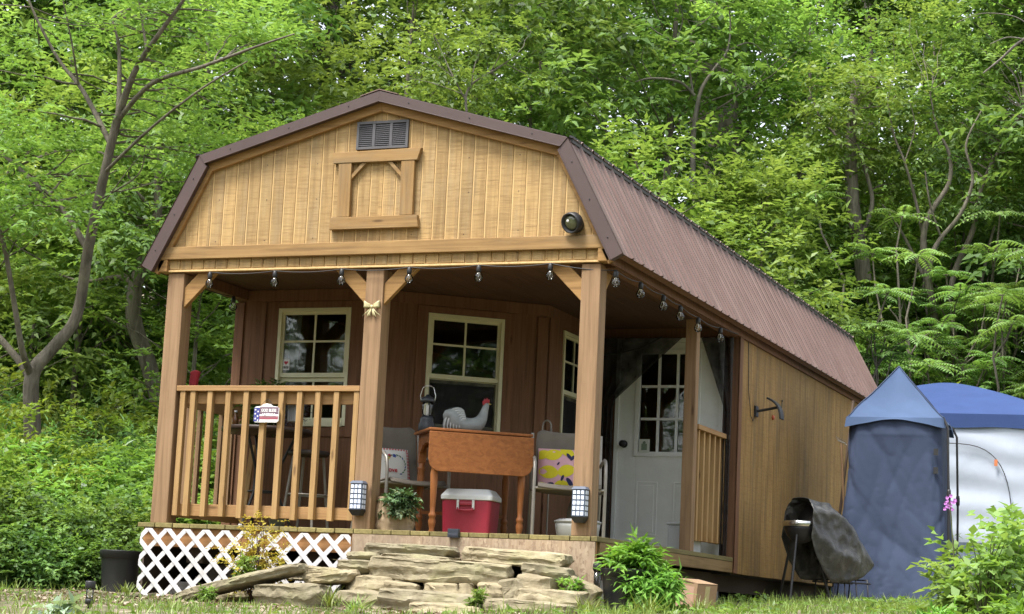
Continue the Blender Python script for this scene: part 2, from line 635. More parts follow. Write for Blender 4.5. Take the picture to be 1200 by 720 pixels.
def stone_mat():
    m, nt, b = new_mat('field_stone')
    oi = nt.nodes.new('ShaderNodeObjectInfo')
    n = noise(nt, coords(nt), 5.0, 8, 0.68, 0.4)
    col = ramp(nt, n, [(0.25, (0.15, 0.13, 0.09)), (0.5, (0.28, 0.252, 0.18)), (0.75, (0.40, 0.37, 0.28))])
    lay = noise(nt, coords(nt, (3, 3, 14)), 1.4, 6, 0.7, 0.6)
    col = mixc(nt, col, (0.17, 0.14, 0.09), ramp(nt, lay, [(0.5, 0.0), (0.7, 0.4)]))
    ms = noise(nt, coords(nt), 2.2, 5, 0.65)
    col = mixc(nt, col, (0.20, 0.215, 0.08), ramp(nt, ms, [(0.54, 0.0), (0.72, 0.55)]))
    col = mixc(nt, col, ramp(nt, oi.outputs['Random'], [(0, (0.82, 0.8, 0.76)), (.5, (1, 0.96, 0.9)), (1, (1.15, 1.08, 0.98))]), 1.0, 'MULTIPLY')
    nt.links.new(col, b.inputs['Base Color'])
    b.inputs['Roughness'].default_value = 0.92
    b.inputs['Specular IOR Level'].default_value = 0.2
    bump(nt, b, math_n(nt, 'ADD', n, lay), 0.6, 0.02)
    return m


MAT['stone'] = stone_mat()

# ------------------------------------------------------------------ ground
def make_ground():
    xs = np.concatenate([np.linspace(-260, -30, 14)[:-1], np.linspace(-30, -6, 25)[:-1], np.linspace(-6, 9, 76)[:-1], np.linspace(9, 30, 22)[:-1], np.linspace(30, 260, 14)])
    ys = np.concatenate([np.linspace(-260, -30, 12)[:-1], np.linspace(-30, -5, 22)[:-1], np.linspace(-5, 12, 86)[:-1], np.linspace(12, 60, 49)[:-1], np.linspace(60, 280, 12)])
    vs = []
    for y in ys:
        for x in xs:
            z = ground_z(x, y)
            z += 0.05 * mn.noise((x * .6, y * .6, 1.0)) + 0.018 * mn.noise((x * 2.5, y * 2.5, 4.0))
            if y > 12: z += 0.5 * mn.noise((x * .15, y * .15, 9.0))
            vs.append((float(x), float(y), z))
    w = len(xs)
    fs = [(j * w + i, j * w + i + 1, (j + 1) * w + i + 1, (j + 1) * w + i) for j in range(len(ys) - 1) for i in range(w - 1)]
    m, nt, b = new_mat('yard_soil')
    n = noise(nt, coords(nt), 1.3, 6, 0.65)
    col = ramp(nt, n, [(0.35, (0.045, 0.055, 0.02)), (0.55, (0.10, 0.085, 0.045)), (0.75, (0.19, 0.16, 0.105))])
    v = nt.nodes.new('ShaderNodeTexVoronoi')
    v.inputs['Scale'].default_value = 28.0
    nt.links.new(coords(nt), v.inputs['Vector'])
    peb = ramp(nt, v.outputs['Color'], [(0.2, (0.16, 0.12, 0.08)), (0.8, (0.42, 0.36, 0.28))])
    mask = noise(nt, coords(nt), 1.7, 3, 0.6)
    col = mixc(nt, col, peb, ramp(nt, mask, [(0.48, 0.0), (0.6, 0.7)]))
    nt.links.new(col, b.inputs['Base Color'])
    b.inputs['Roughness'].default_value = 0.95
    bump(nt, b, v.outputs['Distance'], 0.6, 0.02)
    me = bpy.data.meshes.new('ground')
    me.from_pydata(vs, [], fs)
    me.materials.append(m)
    me.polygons.foreach_set('use_smooth', [True] * len(fs))
    o = link_mesh('ground', me)
    tag(o, kind='structure')


make_ground()

# ------------------------------------------------------------------ the cabin
W, H, LEN = 3.6, 1.88, 9.45
XC = W / 2
CABIN = thing('cabin', 'small wooden cabin with brown metal barn roof and corner porch', 'cabin', (1.8, 0.0, -0.13))


def part(mb, name, mat, parent=None, bevel=0.0, **kw):
    return mb.build(name, mat, CABIN if parent is None else parent, bevel=bevel, **kw)


def XZ(u, v, t): return (u, t, v)


# gable outline (siding plane), left half then mirrored
EAVE, BRK, APX = (0.0, 1.94), (0.385, 2.69), (1.8, 3.085)


def gable_top(x):
    x = x if x <= XC else W - x
    if x <= BRK[0]: return EAVE[1] + (BRK[1] - EAVE[1]) * (x - EAVE[0]) / (BRK[0] - EAVE[0])
    return BRK[1] + (APX[1] - BRK[1]) * (x - BRK[0]) / (APX[0] - BRK[0])


MAT['nail'] = paint('rusty_nail', (.09, .06, .045), .7)


def make_gable():
    g = MB()
    pitch, gap = 0.1016, 0.013
    x = 0.012
    while x < W - 0.012:
        x1 = min(x + pitch - gap, W - 0.012)
        cuts = [x] + [c for c in (BRK[0], XC, W - BRK[0]) if x < c < x1] + [x1]
        for a, c in zip(cuts, cuts[1:]):
            g.hexa([(a, 0, 2.0), (c, 0, 2.0), (c, 0.005, 2.0), (a, 0.005, 2.0),
                    (a, 0, gable_top(a)), (c, 0, gable_top(c)), (c, 0.005, gable_top(c)), (a, 0.005, gable_top(a))])
        x += pitch
    gb = part(g, 'gable_siding', MAT['siding'])
    for zz in (2.12, 2.42, 2.68, 2.9):
        x = 0.012 + 0.0508
        i = 0
        while x < W - .05:
            i += 1
            if i % 4 == 1 and gable_top(x) > zz + .06 and not (1.38 < x < 2.2 and zz > 2.15):
                q = MB(); xx = x + RNG.uniform(-.015, .015); z2 = zz + RNG.uniform(-.012, .012)
                q.lathe((xx, -.0002, z2), [(.0042, 0), (.0036, -.0018)], 7, axis=(0, 1, 0))
                q.build('nail_head', MAT['nail'], gb)
            x += pitch
    k = MB()
    k.prism([(0.02, 1.985), (W - 0.02, 1.985), (W - BRK[0], BRK[1]), (XC, APX[1]), BRK], XZ, 0.0055, 0.03)
    part(k, 'siding_backing', MAT['groove'], gb)
    # skirt strip of siding under the band board: real short boards with gaps
    s = MB()
    x = 0.083
    while x < W - 0.085:
        x1 = min(x + pitch - 0.014, W - 0.083)
        s.box(x, x1, -0.004, 0.006, 1.907, 1.975)
        x += pitch
    part(s, 'skirt_siding', MAT['siding'])
    s2 = MB()
    s2.box(0.08, W - 0.08, 0.007, 0.028, 1.9, 1.98)
    s2.box(0.08, W - 0.08, -0.012, 0.03, 1.886, 1.9)
    part(s2, 'skirt_backing', MAT['groove'])
    bnd = MB()
    bnd.prism([(-0.005, 1.977), (W + 0.005, 1.977), (W - 0.047, 2.072), (0.047, 2.072)], XZ, -0.038, -0.001)
    part(bnd, 'band_board', MAT['band'], bevel=0.004)
    for x0, x1 in ((0.0, 0.08), (W - 0.08, W)):
        c = MB()
        c.box(x0, x1, -0.036, 0.09, 1.886, 1.975)
        part(c, 'beam_end_block', MAT['rake'], bevel=0.003)
    hb = MB()
    hb.box(0.083, W - 0.083, 0.03, 0.12, 1.878, 1.96)
    part(hb, 'header_beam', MAT['inner_trim'], bevel=.003)


make_gable()


def offset_chain(pts, d):
    """Offset an open polyline of 2D points by d to its right side."""
    out = []
    n = len(pts)
    for i in range(n):
        ns = []
        if i > 0:
            a, b = Vector(pts[i - 1]), Vector(pts[i]); t = (b - a).normalized(); ns.append(Vector((t.y, -t.x)))
        if i < n - 1:
            a, b = Vector(pts[i]), Vector(pts[i + 1]); t = (b - a).normalized(); ns.append(Vector((t.y, -t.x)))
        if len(ns) == 1: q = Vector(pts[i]) + ns[0] * d
        else:
            bis = (ns[0] + ns[1]).normalized()
            q = Vector(pts[i]) + bis * (d / max(0.2, bis.dot(ns[0])))
        out.append((q.x, q.y))
    return out


RO = [(-0.117, 1.928), (0.3205, 2.7616), (XC, 3.18), (W - 0.3205, 2.7616), (W + 0.117, 1.928)]   # outer roof line
RI = offset_chain(RO, 0.070)
RI2 = offset_chain(RO, 0.134)
RL = offset_chain(RO, 0.098)


def make_roof():
    roof = thing_part('roof')
    # metal rake trim on the front gable: lower pieces wider, upper pieces lap over them
    for i, (lo, wide) in enumerate(((RL, 0), (RI, 1), (RI, 1), (RL, 0))):
        a = MB()
        j = i + 1
        y0, y1 = (-0.088, -0.02) if wide else (-0.082, -0.02)
        ex = 0.0
        p = [RO[i], lo[i], lo[j], RO[j]]
        if not wide:
            pass
        a.prism(p, XZ, y0, y1)
        # small return lip at the lower edge of the trim
        l2 = offset_chain([RO[0], RO[1], RO[2], RO[3], RO[4]], 0.077 if wide else 0.105)
        a.prism([lo[i], l2[i], l2[j], lo[j]], XZ, y0 - 0.004, y0 + 0.012)
        part(a, 'rake_trim', MAT['trim_metal'], bevel=0.0015)
        for k in range(3):
            sc = MB()
            t = (k + .5) / 3
            q = Vector(RO[i]).lerp(Vector(RO[j]), t) * .5 + Vector(lo[i]).lerp(Vector(lo[j]), t) * .5
            sc.lathe((q.x, y0 - .004, q.y), [(0.005, 0), (0.004, 0.003)], 8, axis=(0, 1, 0))
            part(sc, 'trim_screw', MAT['black_metal'])
        bw = MB()
        bw.prism([lo[i], RI2[i], RI2[j], lo[j]], XZ, -0.036, -0.0015)
        part(bw, 'rake_board', MAT['rake'], bevel=0.003)
    # ribbed metal sheets
    y_a, y_b = -0.085, LEN + 0.05
    prof = []
    y = y_a
    pitch = 0.2286
    while y < y_b:
        for dy, hh in ((0.0, 0.0), (0.086, 0.0), (0.089, 0.006), (0.096, 0.006), (0.099, 0.0), (0.170, 0.0), (0.183, 0.016), (0.201, 0.016), (0.214, 0.0)):
            if y + dy <= y_b: prof.append((y + dy, hh))
        y += pitch
    prof.append((y_b, 0.0))

    def sheet(p, q, ext_lo, ext_hi, mb):
        p, q = Vector(p), Vector(q)          # lower, upper points in XZ
        d = (q - p).normalized()
        n = Vector((-d.y, d.x))
        if n.y < 0: n = -n
        p2, q2 = p - d * ext_lo, q + d * ext_hi
        vs, fs = [], []
        for yy, hh in prof:
            for e in (p2, q2):
                for th in (0.003, -0.001):
                    vs.append((e.x + n.x * (hh + th), yy, e.y + n.y * (hh + th)))
        k = len(prof)
        for i in range(k - 1):
            a, b = i * 4, i * 4 + 4
            fs.append((a, a + 2, b + 2, b))
            fs.append((a + 1, b + 1, b + 3, a + 3))
            fs.append((a, b, b + 1, a + 1))
            fs.append((a + 2, a + 3, b + 3, b + 2))
        mb._add(vs, fs)
    for lo, hi, el, eh in ((RO[4], RO[3], 0.012, -0.01), (RO[3], RO[2], 0.045, 0.0), (RO[0], RO[1], 0.012, -0.01), (RO[1], RO[2], 0.045, 0.0)):
        s = MB()
        sheet(lo, hi, el, eh, s)
        part(s, 'roof_panel', MAT['roof'])
    # dark foam closure strip under the upper sheet edges at the roof break
    for sgn in (0, 1):
        c = MB()
        P = Vector(RO[3 if sgn == 0 else 1])
        d = (Vector(RO[2]) - P).normalized()
        n = Vector((-d.y, d.x)); n = n if n.y > 0 else -n
        p0 = P - d * 0.034 + n * 0.002
        poly = [(p0.x, p0.y - .03), (p0.x + d.x * .03, p0.y + d.y * .03 - .03), (p0.x + d.x * .03 + n.x * .018, p0.y + d.y * .03 + n.y * .018), (p0.x + n.x * .018, p0.y + n.y * .018)]
        c.prism(poly, XZ, -0.07, LEN)
        part(c, 'closure_strip', MAT['black'])
    # timber deck under the metal, from the rake boards to the back
    under = offset_chain(RO, 0.006)
    und2 = offset_chain(RO, 0.05)
    for i in range(4):
        a = MB()
        a.prism([under[i], und2[i], und2[i + 1], under[i + 1]], XZ, -0.018, LEN)
        part(a, 'roof_deck', MAT['inner'])
    r = MB()
    for sx in (-1, 1):
        a = [(XC, 3.187), (XC + sx * 0.15, 3.187 - 0.0424), (XC + sx * 0.152, 3.187 - 0.0364), (XC, 3.194)]
        r.prism(a, XZ, -0.092, LEN + .05)
    part(r, 'ridge_cap', MAT['roof'])
    # rear gable wall
    b = MB()
    b.prism([(0.01, -0.12), (W - .01, -0.12), (W - .01, 1.93), (W - BRK[0], BRK[1]), (XC, APX[1]), BRK, (0.01, 1.93)], XZ, LEN - .06, LEN - .02)
    part(b, 'rear_wall', MAT['side_wall'])


def thing_part(name):
    return None


make_roof()


def holed(mb, o, u, w, z0, z1, hole, t, n):
    """Upright panel from o along u (unit), w long; hole=(a, b, za, zb); thickness t towards -n."""
    o, u, n = Vector(o), Vector(u), Vector(n)

    def slab(a, b, c, d):
        if b - a < 1e-4 or d - c < 1e-4: return
        q = [o + u * a, o + u * b, o + u * b - n * t, o + u * a - n * t]
        mb.hexa([(p.x, p.y, c) for p in q] + [(p.x, p.y, d) for p in q])
    if hole is None:
        slab(0, w, z0, z1); return
    a, b, c, d = hole
    slab(0, a, z0, z1); slab(b, w, z0, z1); slab(a, b, z0, c); slab(a, b, d, z1)


def make_window(o, u, n, w, z0, z1, style):
    """Single-hung window: frame, meeting rail, muntins, two panes, dark room behind."""
    o, u, n = Vector(o), Vector(u).normalized(), Vector(n).normalized()

    def slab(mb, a, b, c, d, f, k):
        q = [o + u * a + n * f, o + u * b + n * f, o + u * b + n * k, o + u * a + n * k]
        mb.hexa([(p.x, p.y, c) for p in q] + [(p.x, p.y, d) for p in q])
    fr = MB()
    e = 0.018
    slab(fr, -.012, e, z0 - .012, z1 + .012, .014, -.05)
    slab(fr, w - e, w + .012, z0 - .012, z1 + .012, .014, -.05)
    slab(fr, e, w - e, z1 - e, z1 + .012, .0138, -.05)
    slab(fr, e, w - e, z0 - .02, z0 + e, .022, -.05)
    f = part(fr, 'window', MAT['frame'], bevel=.002)
    zm = z0 + (z1 - z0) * style['meet']
    up = MB()
    m = 0.022
    for a, b, c, d in ((e, e + m, zm - .01, z1 - e), (w - e - m, w - e, zm - .01, z1 - e), (e + m, w - e - m, z1 - e - m, z1 - e), (e + m, w - e - m, zm - .012, zm + .024)):
        slab(up, a, b, c, d, -.006, -.03)
    xm = w / 2
    slab(up, xm - .008, xm + .008, zm + .024, z1 - e - m, -.010, -.024)
    zh = zm + (z1 - zm) * style.get('hbar', .5)
    for a, b in ((e + m, xm - .008), (xm + .008, w - e - m)):
        slab(up, a, b, zh - .008, zh + .008, -.0105, -.0235)
    part(up, 'upper_sash', MAT['frame'], f)
    lo = MB()
    for a, b, c, d in ((e, e + m, z0 + e, zm - .012), (w - e - m, w - e, z0 + e, zm - .012), (e + m, w - e - m, z0 + e, z0 + e + .035), (e + m, w - e - m, zm - .045, zm - .013)):
        slab(lo, a, b, c, d, -.03, -.05)
    if style.get('lower'):
        slab(lo, xm - .008, xm + .008, z0 + e + .035, zm - .045, -.036, -.046)
    part(lo, 'lower_sash', MAT['frame'], f)
    g = MB()
    slab(g, e + m, w - e - m, zm + .024, z1 - e - m, -.016, -.019)
    part(g, 'upper_pane', MAT['glass'], f)
    g = MB()
    slab(g, e + m, w - e - m, z0 + e + .035, zm - .045, -.040, -.043)
    part(g, 'lower_pane', MAT['glass'], f)
    if style.get('screen'):
        g = MB()
        slab(g, e + .012, w - e - .012, z0 + e, zm - .02, -.022, -.0225)
        part(g, 'insect_screen', mesh_screen('window_insect_screen', .45), f)
    return f


# wall plan: front wall, angled corner wall, side wall, door wall
PA, PB, PC, PD = Vector((0.02, 1.2, 0)), Vector((1.195, 1.2, 0)), Vector((2.35, 2.147, 0)), Vector((2.35, 3.45, 0))
U2 = (PC - PB).normalized()
N2 = Vector((U2.y, -U2.x, 0))
ZC = 1.95                 # porch ceiling
WIN = (0.865, 1.785)


def make_walls():
    a = MB()
    holed(a, PA, (1, 0, 0), PB.x - PA.x, -.12, ZC, (0.40 - PA.x, 1.025 - PA.x, *WIN), .09, (0, -1, 0))
    part(a, 'front_wall', MAT['inner'])
    L2 = (PC - PB).length
    s2 = (Vector((1.575, 1.512, 0)) - PB).length
    b = MB()
    holed(b, PB, U2, L2, -.12, ZC, (s2, s2 + .615, *WIN), .09, N2)
    part(b, 'angled_wall', MAT['inner'])
    c = MB()
    holed(c, PC, (0, 1, 0), PD.y - PC.y, -.12, ZC, (2.52 - PC.y, 3.13 - PC.y, *WIN), .09, (1, 0, 0))
    part(c, 'recessed_side_wall', MAT['inner'])
    d = MB()
    holed(d, PD, (1, 0, 0), W - PD.x, -.12, ZC, (2.51 - PD.x, 3.475 - PD.x, -.12, 1.865), .09, (0, -1, 0))
    part(d, 'door_wall', MAT['inner'])
    # outside walls
    e = MB()
    e.box(W - .045, W - .005, 3.545, LEN - .02, -.13, 1.945)
    yy = 3.545
    while yy < LEN - .03:
        y2 = min(yy + .2, LEN - .02)
        e.box(W - .0045, W, yy, y2 - .005, -.13 + RNG.uniform(-.003, .003), 1.945)
        yy += .2
    part(e, 'side_wall', MAT['side_wall'])
    e = MB()
    e.box(0.0, .04, 1.205, LEN - .02, -.13, 1.945)
    part(e, 'side_wall', MAT['side_wall'])
    # trims at wall corners and top
    t = MB()
    t.box(W - .1, W + .012, 3.452 - .016, 3.449, -.1, 1.9)
    t.box(W, W + .018, 3.436, 3.535, -.13, 1.9)
    part(t, 'corner_trim', MAT['inner_trim'], bevel=.003)
    t = MB()
    t.box(-.012, .07, 1.183, 1.198, 0, ZC - .1)
    part(t, 'corner_trim', MAT['inner_trim'], bevel=.003)
    t = MB()
    q = PB
    t.box(q.x - .085, q.x - .002, 1.183, 1.198, 0, ZC - .1)
    part(t, 'corner_trim', MAT['inner_trim'], bevel=.003)
    t = MB()
    t.obox(PB + U2 * .05 + N2 * .01 + Vector((0, 0, .92)), U2 * .044, N2 * .008, (0, 0, .92))
    part(t, 'corner_trim', MAT['inner_trim'], bevel=.003)
    t = MB()
    t.obox(PC - U2 * .05 + N2 * .01 + Vector((0, 0, .92)), U2 * .044, N2 * .008, (0, 0, .92))
    part(t, 'corner_trim', MAT['inner_trim'], bevel=.003)
    t = MB()
    t.box(2.352, 2.367, 2.16, 2.245, 0, ZC - .1)
    part(t, 'corner_trim', MAT['inner_trim'], bevel=.003)
    t = MB()
    t.box(.0, PB.x - .002, 1.182, 1.1975, ZC - .095, ZC - .002)
    part(t, 'frieze_board', MAT['inner_trim'], bevel=.003)
    t = MB()
    t.obox(PB + U2 * (L2 / 2) + N2 * .0105 + Vector((0, 0, ZC - .048)), U2 * (L2 / 2 - .01), N2 * .008, (0, 0, .045))
    part(t, 'frieze_board', MAT['inner_trim'], bevel=.003)
    # vertical battens: the panel joints of the stained plywood
    t = MB()
    t.box(.225, .27, 1.188, 1.1985, .05, ZC - .1)
    part(t, 'panel_batten', MAT['inner_trim'], bevel=.002)
    # casing boards round the windows
    for oo, uu, nn, a0, wd in ((PA, Vector((1, 0, 0)), Vector((0, -1, 0)), .40 - PA.x, .625), (PB, U2, N2, s2, .615)):
        t = MB()
        for (p, q, z0, z1) in ((a0 - .1, a0 - .014, WIN[0] - .1, WIN[1] + .095), (a0 + wd + .014, a0 + wd + .1, WIN[0] - .1, WIN[1] + .095),
                               (a0 - .014, a0 + wd + .014, WIN[1] + .014, WIN[1] + .095), (a0 - .014, a0 + wd + .014, WIN[0] - .1, WIN[0] - .022)):
            if z1 > ZC - .1: z1 = ZC - .1
            if z1 - z0 < .02: continue
            t.obox(oo + uu * ((p + q) / 2) + nn * .0065 + Vector((0, 0, (z0 + z1) / 2)), uu * ((q - p) / 2), nn * .006, (0, 0, (z1 - z0) / 2))
        part(t, 'window_casing', MAT['inner_trim'], bevel=.002)
    make_window(Vector((.40, 1.2, 0)), (1, 0, 0), (0, -1, 0), .625, *WIN, dict(meet=.42, lower=True, hbar=.52))
    make_window(PB + U2 * s2, U2, N2, .615, *WIN, dict(meet=.46, hbar=.53, screen=True))
    make_window(Vector((2.35, 2.52, 0)), (0, 1, 0), (1, 0, 0), .61, *WIN, dict(meet=.46, hbar=.53, screen=True))
    # inside: floor and ceiling, so the room is dark
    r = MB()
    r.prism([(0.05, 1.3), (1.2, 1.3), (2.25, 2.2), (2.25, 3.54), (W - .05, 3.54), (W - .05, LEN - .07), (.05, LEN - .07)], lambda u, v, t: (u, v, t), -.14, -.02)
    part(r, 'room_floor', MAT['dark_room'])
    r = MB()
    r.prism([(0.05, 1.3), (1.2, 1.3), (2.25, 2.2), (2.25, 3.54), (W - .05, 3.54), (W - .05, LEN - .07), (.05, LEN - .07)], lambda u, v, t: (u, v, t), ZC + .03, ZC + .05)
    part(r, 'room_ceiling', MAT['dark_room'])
    # a pale curtain edge inside the left window
    cu = MB()
    cu.grid(lambda u, v: (.43 + .11 * u * (1 - .4 * v), 1.31 + .012 * math.sin(u * 16), 1.76 - .85 * v), 14, 6)
    part(cu, 'curtain', fabric('pale_curtain', (.35, .36, .34)))


make_walls()


def make_porch():
    c = MB()
    for k in range(12):
        c.box(.01 + k * .298, .01 + k * .298 + .295, .13, 3.44, ZC, ZC + .018)
    part(c, 'porch_ceiling', MAT['ceiling'])
    b = MB()
    b.box(W - .1, W - .004, .125, 3.43, 1.865, ZC - .002)
    part(b, 'side_beam', MAT['inner_trim'], bevel=.003)
    b = MB()
    b.box(.004, .1, .125, 1.18, 1.865, ZC - .002)
    part(b, 'side_beam', MAT['inner_trim'], bevel=.003)
    # eave soffit and fascia along the right side
    for x0, x1 in ((W + .003, W + .1),):
        f = MB()
        f.box(x0, x0 + .02, -.015, LEN - .02, 1.868, 1.955)
        part(f, 'eave_board', MAT['inner_trim'])
    # posts
    for x0 in (.07, 1.735, W - .07 - .14):
        p = MB()
        p.box(x0, x0 + .14, .01, .15, 0, 1.878)
        part(p, 'porch_post', MAT['post'], bevel=.006)
    p = MB()
    p.box(W - .165, W - .07, 2.41, 2.505, 0, 1.865)
    part(p, 'porch_post', MAT['post'], bevel=.005)
    # knee braces: boards cut at 45 degrees, mitred to post and beam
    for x, s in ((.21, 1), (1.735, -1), (1.875, 1), (3.39, -1)):
        k = MB()
        L, w = .262, .115
        k.prism([(x, 1.878 - L), (x + s * L, 1.878), (x + s * (L - w * 1.35), 1.878), (x, 1.878 - L + w * 1.35)], XZ, .03, .072)
        part(k, 'knee_brace', MAT['rake'], bevel=.003)
    for y, s, x in ((.15, 1, W - .15), (.15, 1, .08)):
        k = MB()
        L, w = .24, .11
        k.prism([(y, 1.862 - L), (y + s * L, 1.862), (y + s * (L - w * 1.35), 1.862), (y, 1.862 - L + w * 1.35)], lambda u, v, t: (t, u, v), x, x + .04)
        part(k, 'knee_brace', MAT['rake'], bevel=.003)
    # front railing
    r = MB()
    r.box(.212, 1.733, .012, .102, .985, 1.026)
    R = part(r, 'front_railing', MAT['rail_x'], bevel=.004)
    r = MB(); r.box(.212, 1.733, .062, .098, .895, .984); part(r, 'rail_board', MAT['rail_x'], R, bevel=.003)
    r = MB(); r.box(.212, 1.733, .062, .098, .062, .15); part(r, 'rail_board', MAT['rail_x'], R, bevel=.003)
    for x in [.262, .352] + [.352 + .1495 * k for k in range(1, 9)] + [1.708]:
        b = MB()
        j = RNG.uniform(-.004, .004)
        b.box(x - .021 + j, x + .021 + j, .020, .0605, .055 + RNG.uniform(-.006, .006), .984)
        part(b, 'baluster', MAT['baluster'], R, bevel=.002)
    # left side railing
    r = MB(); r.box(.075, .155, .152, 1.18, .985, 1.026)
    R = part(r, 'side_railing', MAT['rail_y'], bevel=.004)
    r = MB(); r.box(.115, .15, .152, 1.18, .895, .984); part(r, 'rail_board', MAT['rail_y'], R)
    r = MB(); r.box(.115, .15, .152, 1.18, .062, .15); part(r, 'rail_board', MAT['rail_y'], R)
    for k in range(6):
        b = MB(); y = .24 + .165 * k
        b.box(.08, .1145, y - .018, y + .018, .06, .984)
        part(b, 'baluster', MAT['post'], R, bevel=.002)
    # right side railing between the second post and the wall
    r = MB(); r.box(W - .15, W - .055, 2.507, 3.425, .985, 1.026)
    R = part(r, 'side_railing', MAT['rail_y'], bevel=.004)
    r = MB(); r.box(W - .145, W - .11, 2.507, 3.425, .895, .984); part(r, 'rail_board', MAT['rail_y'], R)
    r = MB(); r.box(W - .145, W - .11, 2.507, 3.425, .105, .19); part(r, 'rail_board', MAT['rail_y'], R)
    for k in range(6):
        b = MB(); y = 2.575 + .158 * k
        b.box(W - .1095, W - .072, y - .019, y + .019, .1 + RNG.uniform(-.006, .006), .984)
        part(b, 'baluster', MAT['baluster'], R, bevel=.002)
    # deck boards
    d = MB()
    x = .005
    while x < W - .01:
        x1 = min(x + .142, W)
        d.box(x, x1, -.05 + RNG.uniform(-.004, .004), 1.195 if x < 1.2 else (1.2 + (x - 1.195) * .82 - .005 if x < 2.34 else 3.44), -.034, RNG.uniform(-.002, .001))
        x += .148
    part(d, 'porch_deck', MAT['deck'], bevel=.004)
    j = MB(); j.box(.04, W - .02, -.02, .02, -.17, -.036)
    part(j, 'rim_joist', MAT['joist'])
    j = MB(); j.box(W - .045, W - .002, .025, 3.44, -.125, -.036)
    part(j, 'rim_joist', MAT['side_joist'], bevel=.003)
    j = MB(); j.box(.03, .07, .025, LEN - .1, -.17, -.036)
    part(j, 'rim_joist', MAT['joist'])
    sk = MB()
    for x in (.35, 1.3, 2.3, 3.25):
        sk.box(x, x + .14, .1, LEN - .05, -.28, -.13)
    part(sk, 'floor_skid', MAT['skid'])
    for x in (.35, 1.3, 2.3, 3.25):
        for y in (.5, 3.3, 6.2, 9.0):
            b = MB(); b.box(x - .05, x + .19, y, y + .3, ground_z(x, y) - .2, -.282)
            part(b, 'foundation_block', MAT['block'], bevel=.006)
    o = MB(); o.box(1.775, W - .012, -.052, -.038, -.62, -.036)
    part(o, 'skirt_panel', MAT['osb'])
    # the white lattice: strips at 45 degrees clipped to the panel
    la = MB()
    x0, x1, z0, z1 = .045, 1.772, -.60, -.042
    hw, per = .0235, .161
    for layer, s in ((0, 1), (1, -1)):
        y = -.056 - .007 * layer
        c = x0 - (z1 - z0) - .1
        while c < x1 + (z1 - z0) + .1:
            # strip centre line: x = c + s * (z - z0); clip the parallelogram to the panel in x
            poly = [(c - hw, z0), (c + hw, z0), (c + hw + s * (z1 - z0), z1), (c - hw + s * (z1 - z0), z1)]
            for lim, keep in ((x0, 1), (x1, -1)):
                out = []
                for i in range(len(poly)):
                    a, b = poly[i], poly[(i + 1) % len(poly)]
                    ina, inb = (a[0] - lim) * keep >= 0, (b[0] - lim) * keep >= 0
                    if ina: out.append(a)
                    if ina != inb:
                        t = (lim - a[0]) / (b[0] - a[0])
                        out.append((lim, a[1] + t * (b[1] - a[1])))
                poly = out
                if len(poly) < 3: break
            if len(poly) >= 3:
                la.prism(poly, XZ, y - .006, y)
            c += per
    part(la, 'lattice_panel', MAT['white_vinyl'])
    sp_ = MB(); sp_.box(.012, .028, .03, LEN - .1, -.58, -.04)
    part(sp_, 'side_skirt', MAT['skid'])
    bk = MB()
    for xx, zz, ww in ((.16, -.42, .2), (.45, -.5, .26), (.2, -.55, .3)):
        bk.box(xx, xx + ww, .2, .35, zz - .1, zz)
    part(bk, 'foundation_block', MAT['block'], bevel=.01)


make_porch()


def make_gable_details():
    # louvred gable vent
    y = -.001
    v = MB()
    x0, x1, z0, z1 = 1.603, 2.020, 2.762, 2.972
    for a, b, c, d in ((x0, x0 + .02, z0, z1), (x1 - .02, x1, z0, z1), (x0 + .02, x1 - .02, z0, z0 + .02), (x0 + .02, x1 - .02, z1 - .02, z1)):
        v.box(a, b, y - .02, y, c, d)
    for k in (1, 2):
        xx = x0 + (x1 - x0) * k / 3
        v.box(xx - .012, xx + .012, y - .0195, y, z0 + .02, z1 - .02)
    V = part(v, 'gable_vent', MAT['vent'], bevel=.002)
    b = MB(); b.box(x0 + .02, x1 - .02, y - .003, y, z0 + .02, z1 - .02); part(b, 'vent_backing', MAT['black'], V)
    l = MB()
    for k in range(3):
        a, c = x0 + (x1 - x0) * k / 3 + .014, x0 + (x1 - x0) * (k + 1) / 3 - .014
        zz = z0 + .028
        while zz < z1 - .03:
            l.hexa([(a, y - .018, zz), (c, y - .018, zz), (c, y - .004, zz + .012), (a, y - .004, zz + .012),
                    (a, y - .018, zz + .003), (c, y - .018, zz + .003), (c, y - .004, zz + .015), (a, y - .004, zz + .015)])
            zz += .0145
    part(l, 'vent_louvres', MAT['vent'], V)
    # decorative loft door frame
    h = MB()
    h.prism([(1.435, 2.662), (2.112, 2.662), (2.14, 2.752), (1.427, 2.742)], XZ, -.042, -.001)
    part(h, 'frame_header', MAT['band'], bevel=.003)
    for x in (1.484, 1.99):
        p = MB(); p.prism([(x + .002, 2.258), (x + .104, 2.258), (x + .1, 2.66), (x - .004, 2.66)], XZ, -.038, -.001)
        part(p, 'frame_post', MAT['band_z'], bevel=.003)
    p = MB(); p.prism([(1.435, 2.166), (2.148, 2.166), (2.136, 2.256), (1.444, 2.256)], XZ, -.044, -.001)
    part(p, 'frame_sill', MAT['band'], bevel=.003)
    for s, x in ((1, 1.586), (-1, 1.986)):
        k = MB()
        k.prism([(x, 2.54), (x + s * .115, 2.659), (x + s * .078, 2.659), (x, 2.575)], XZ, -.03, -.001)
        part(k, 'frame_brace', MAT['band'], bevel=.002)


MAT['vent'] = paint('dark_grey_vent', (.085, .083, .09), .6, var=.1)
make_gable_details()


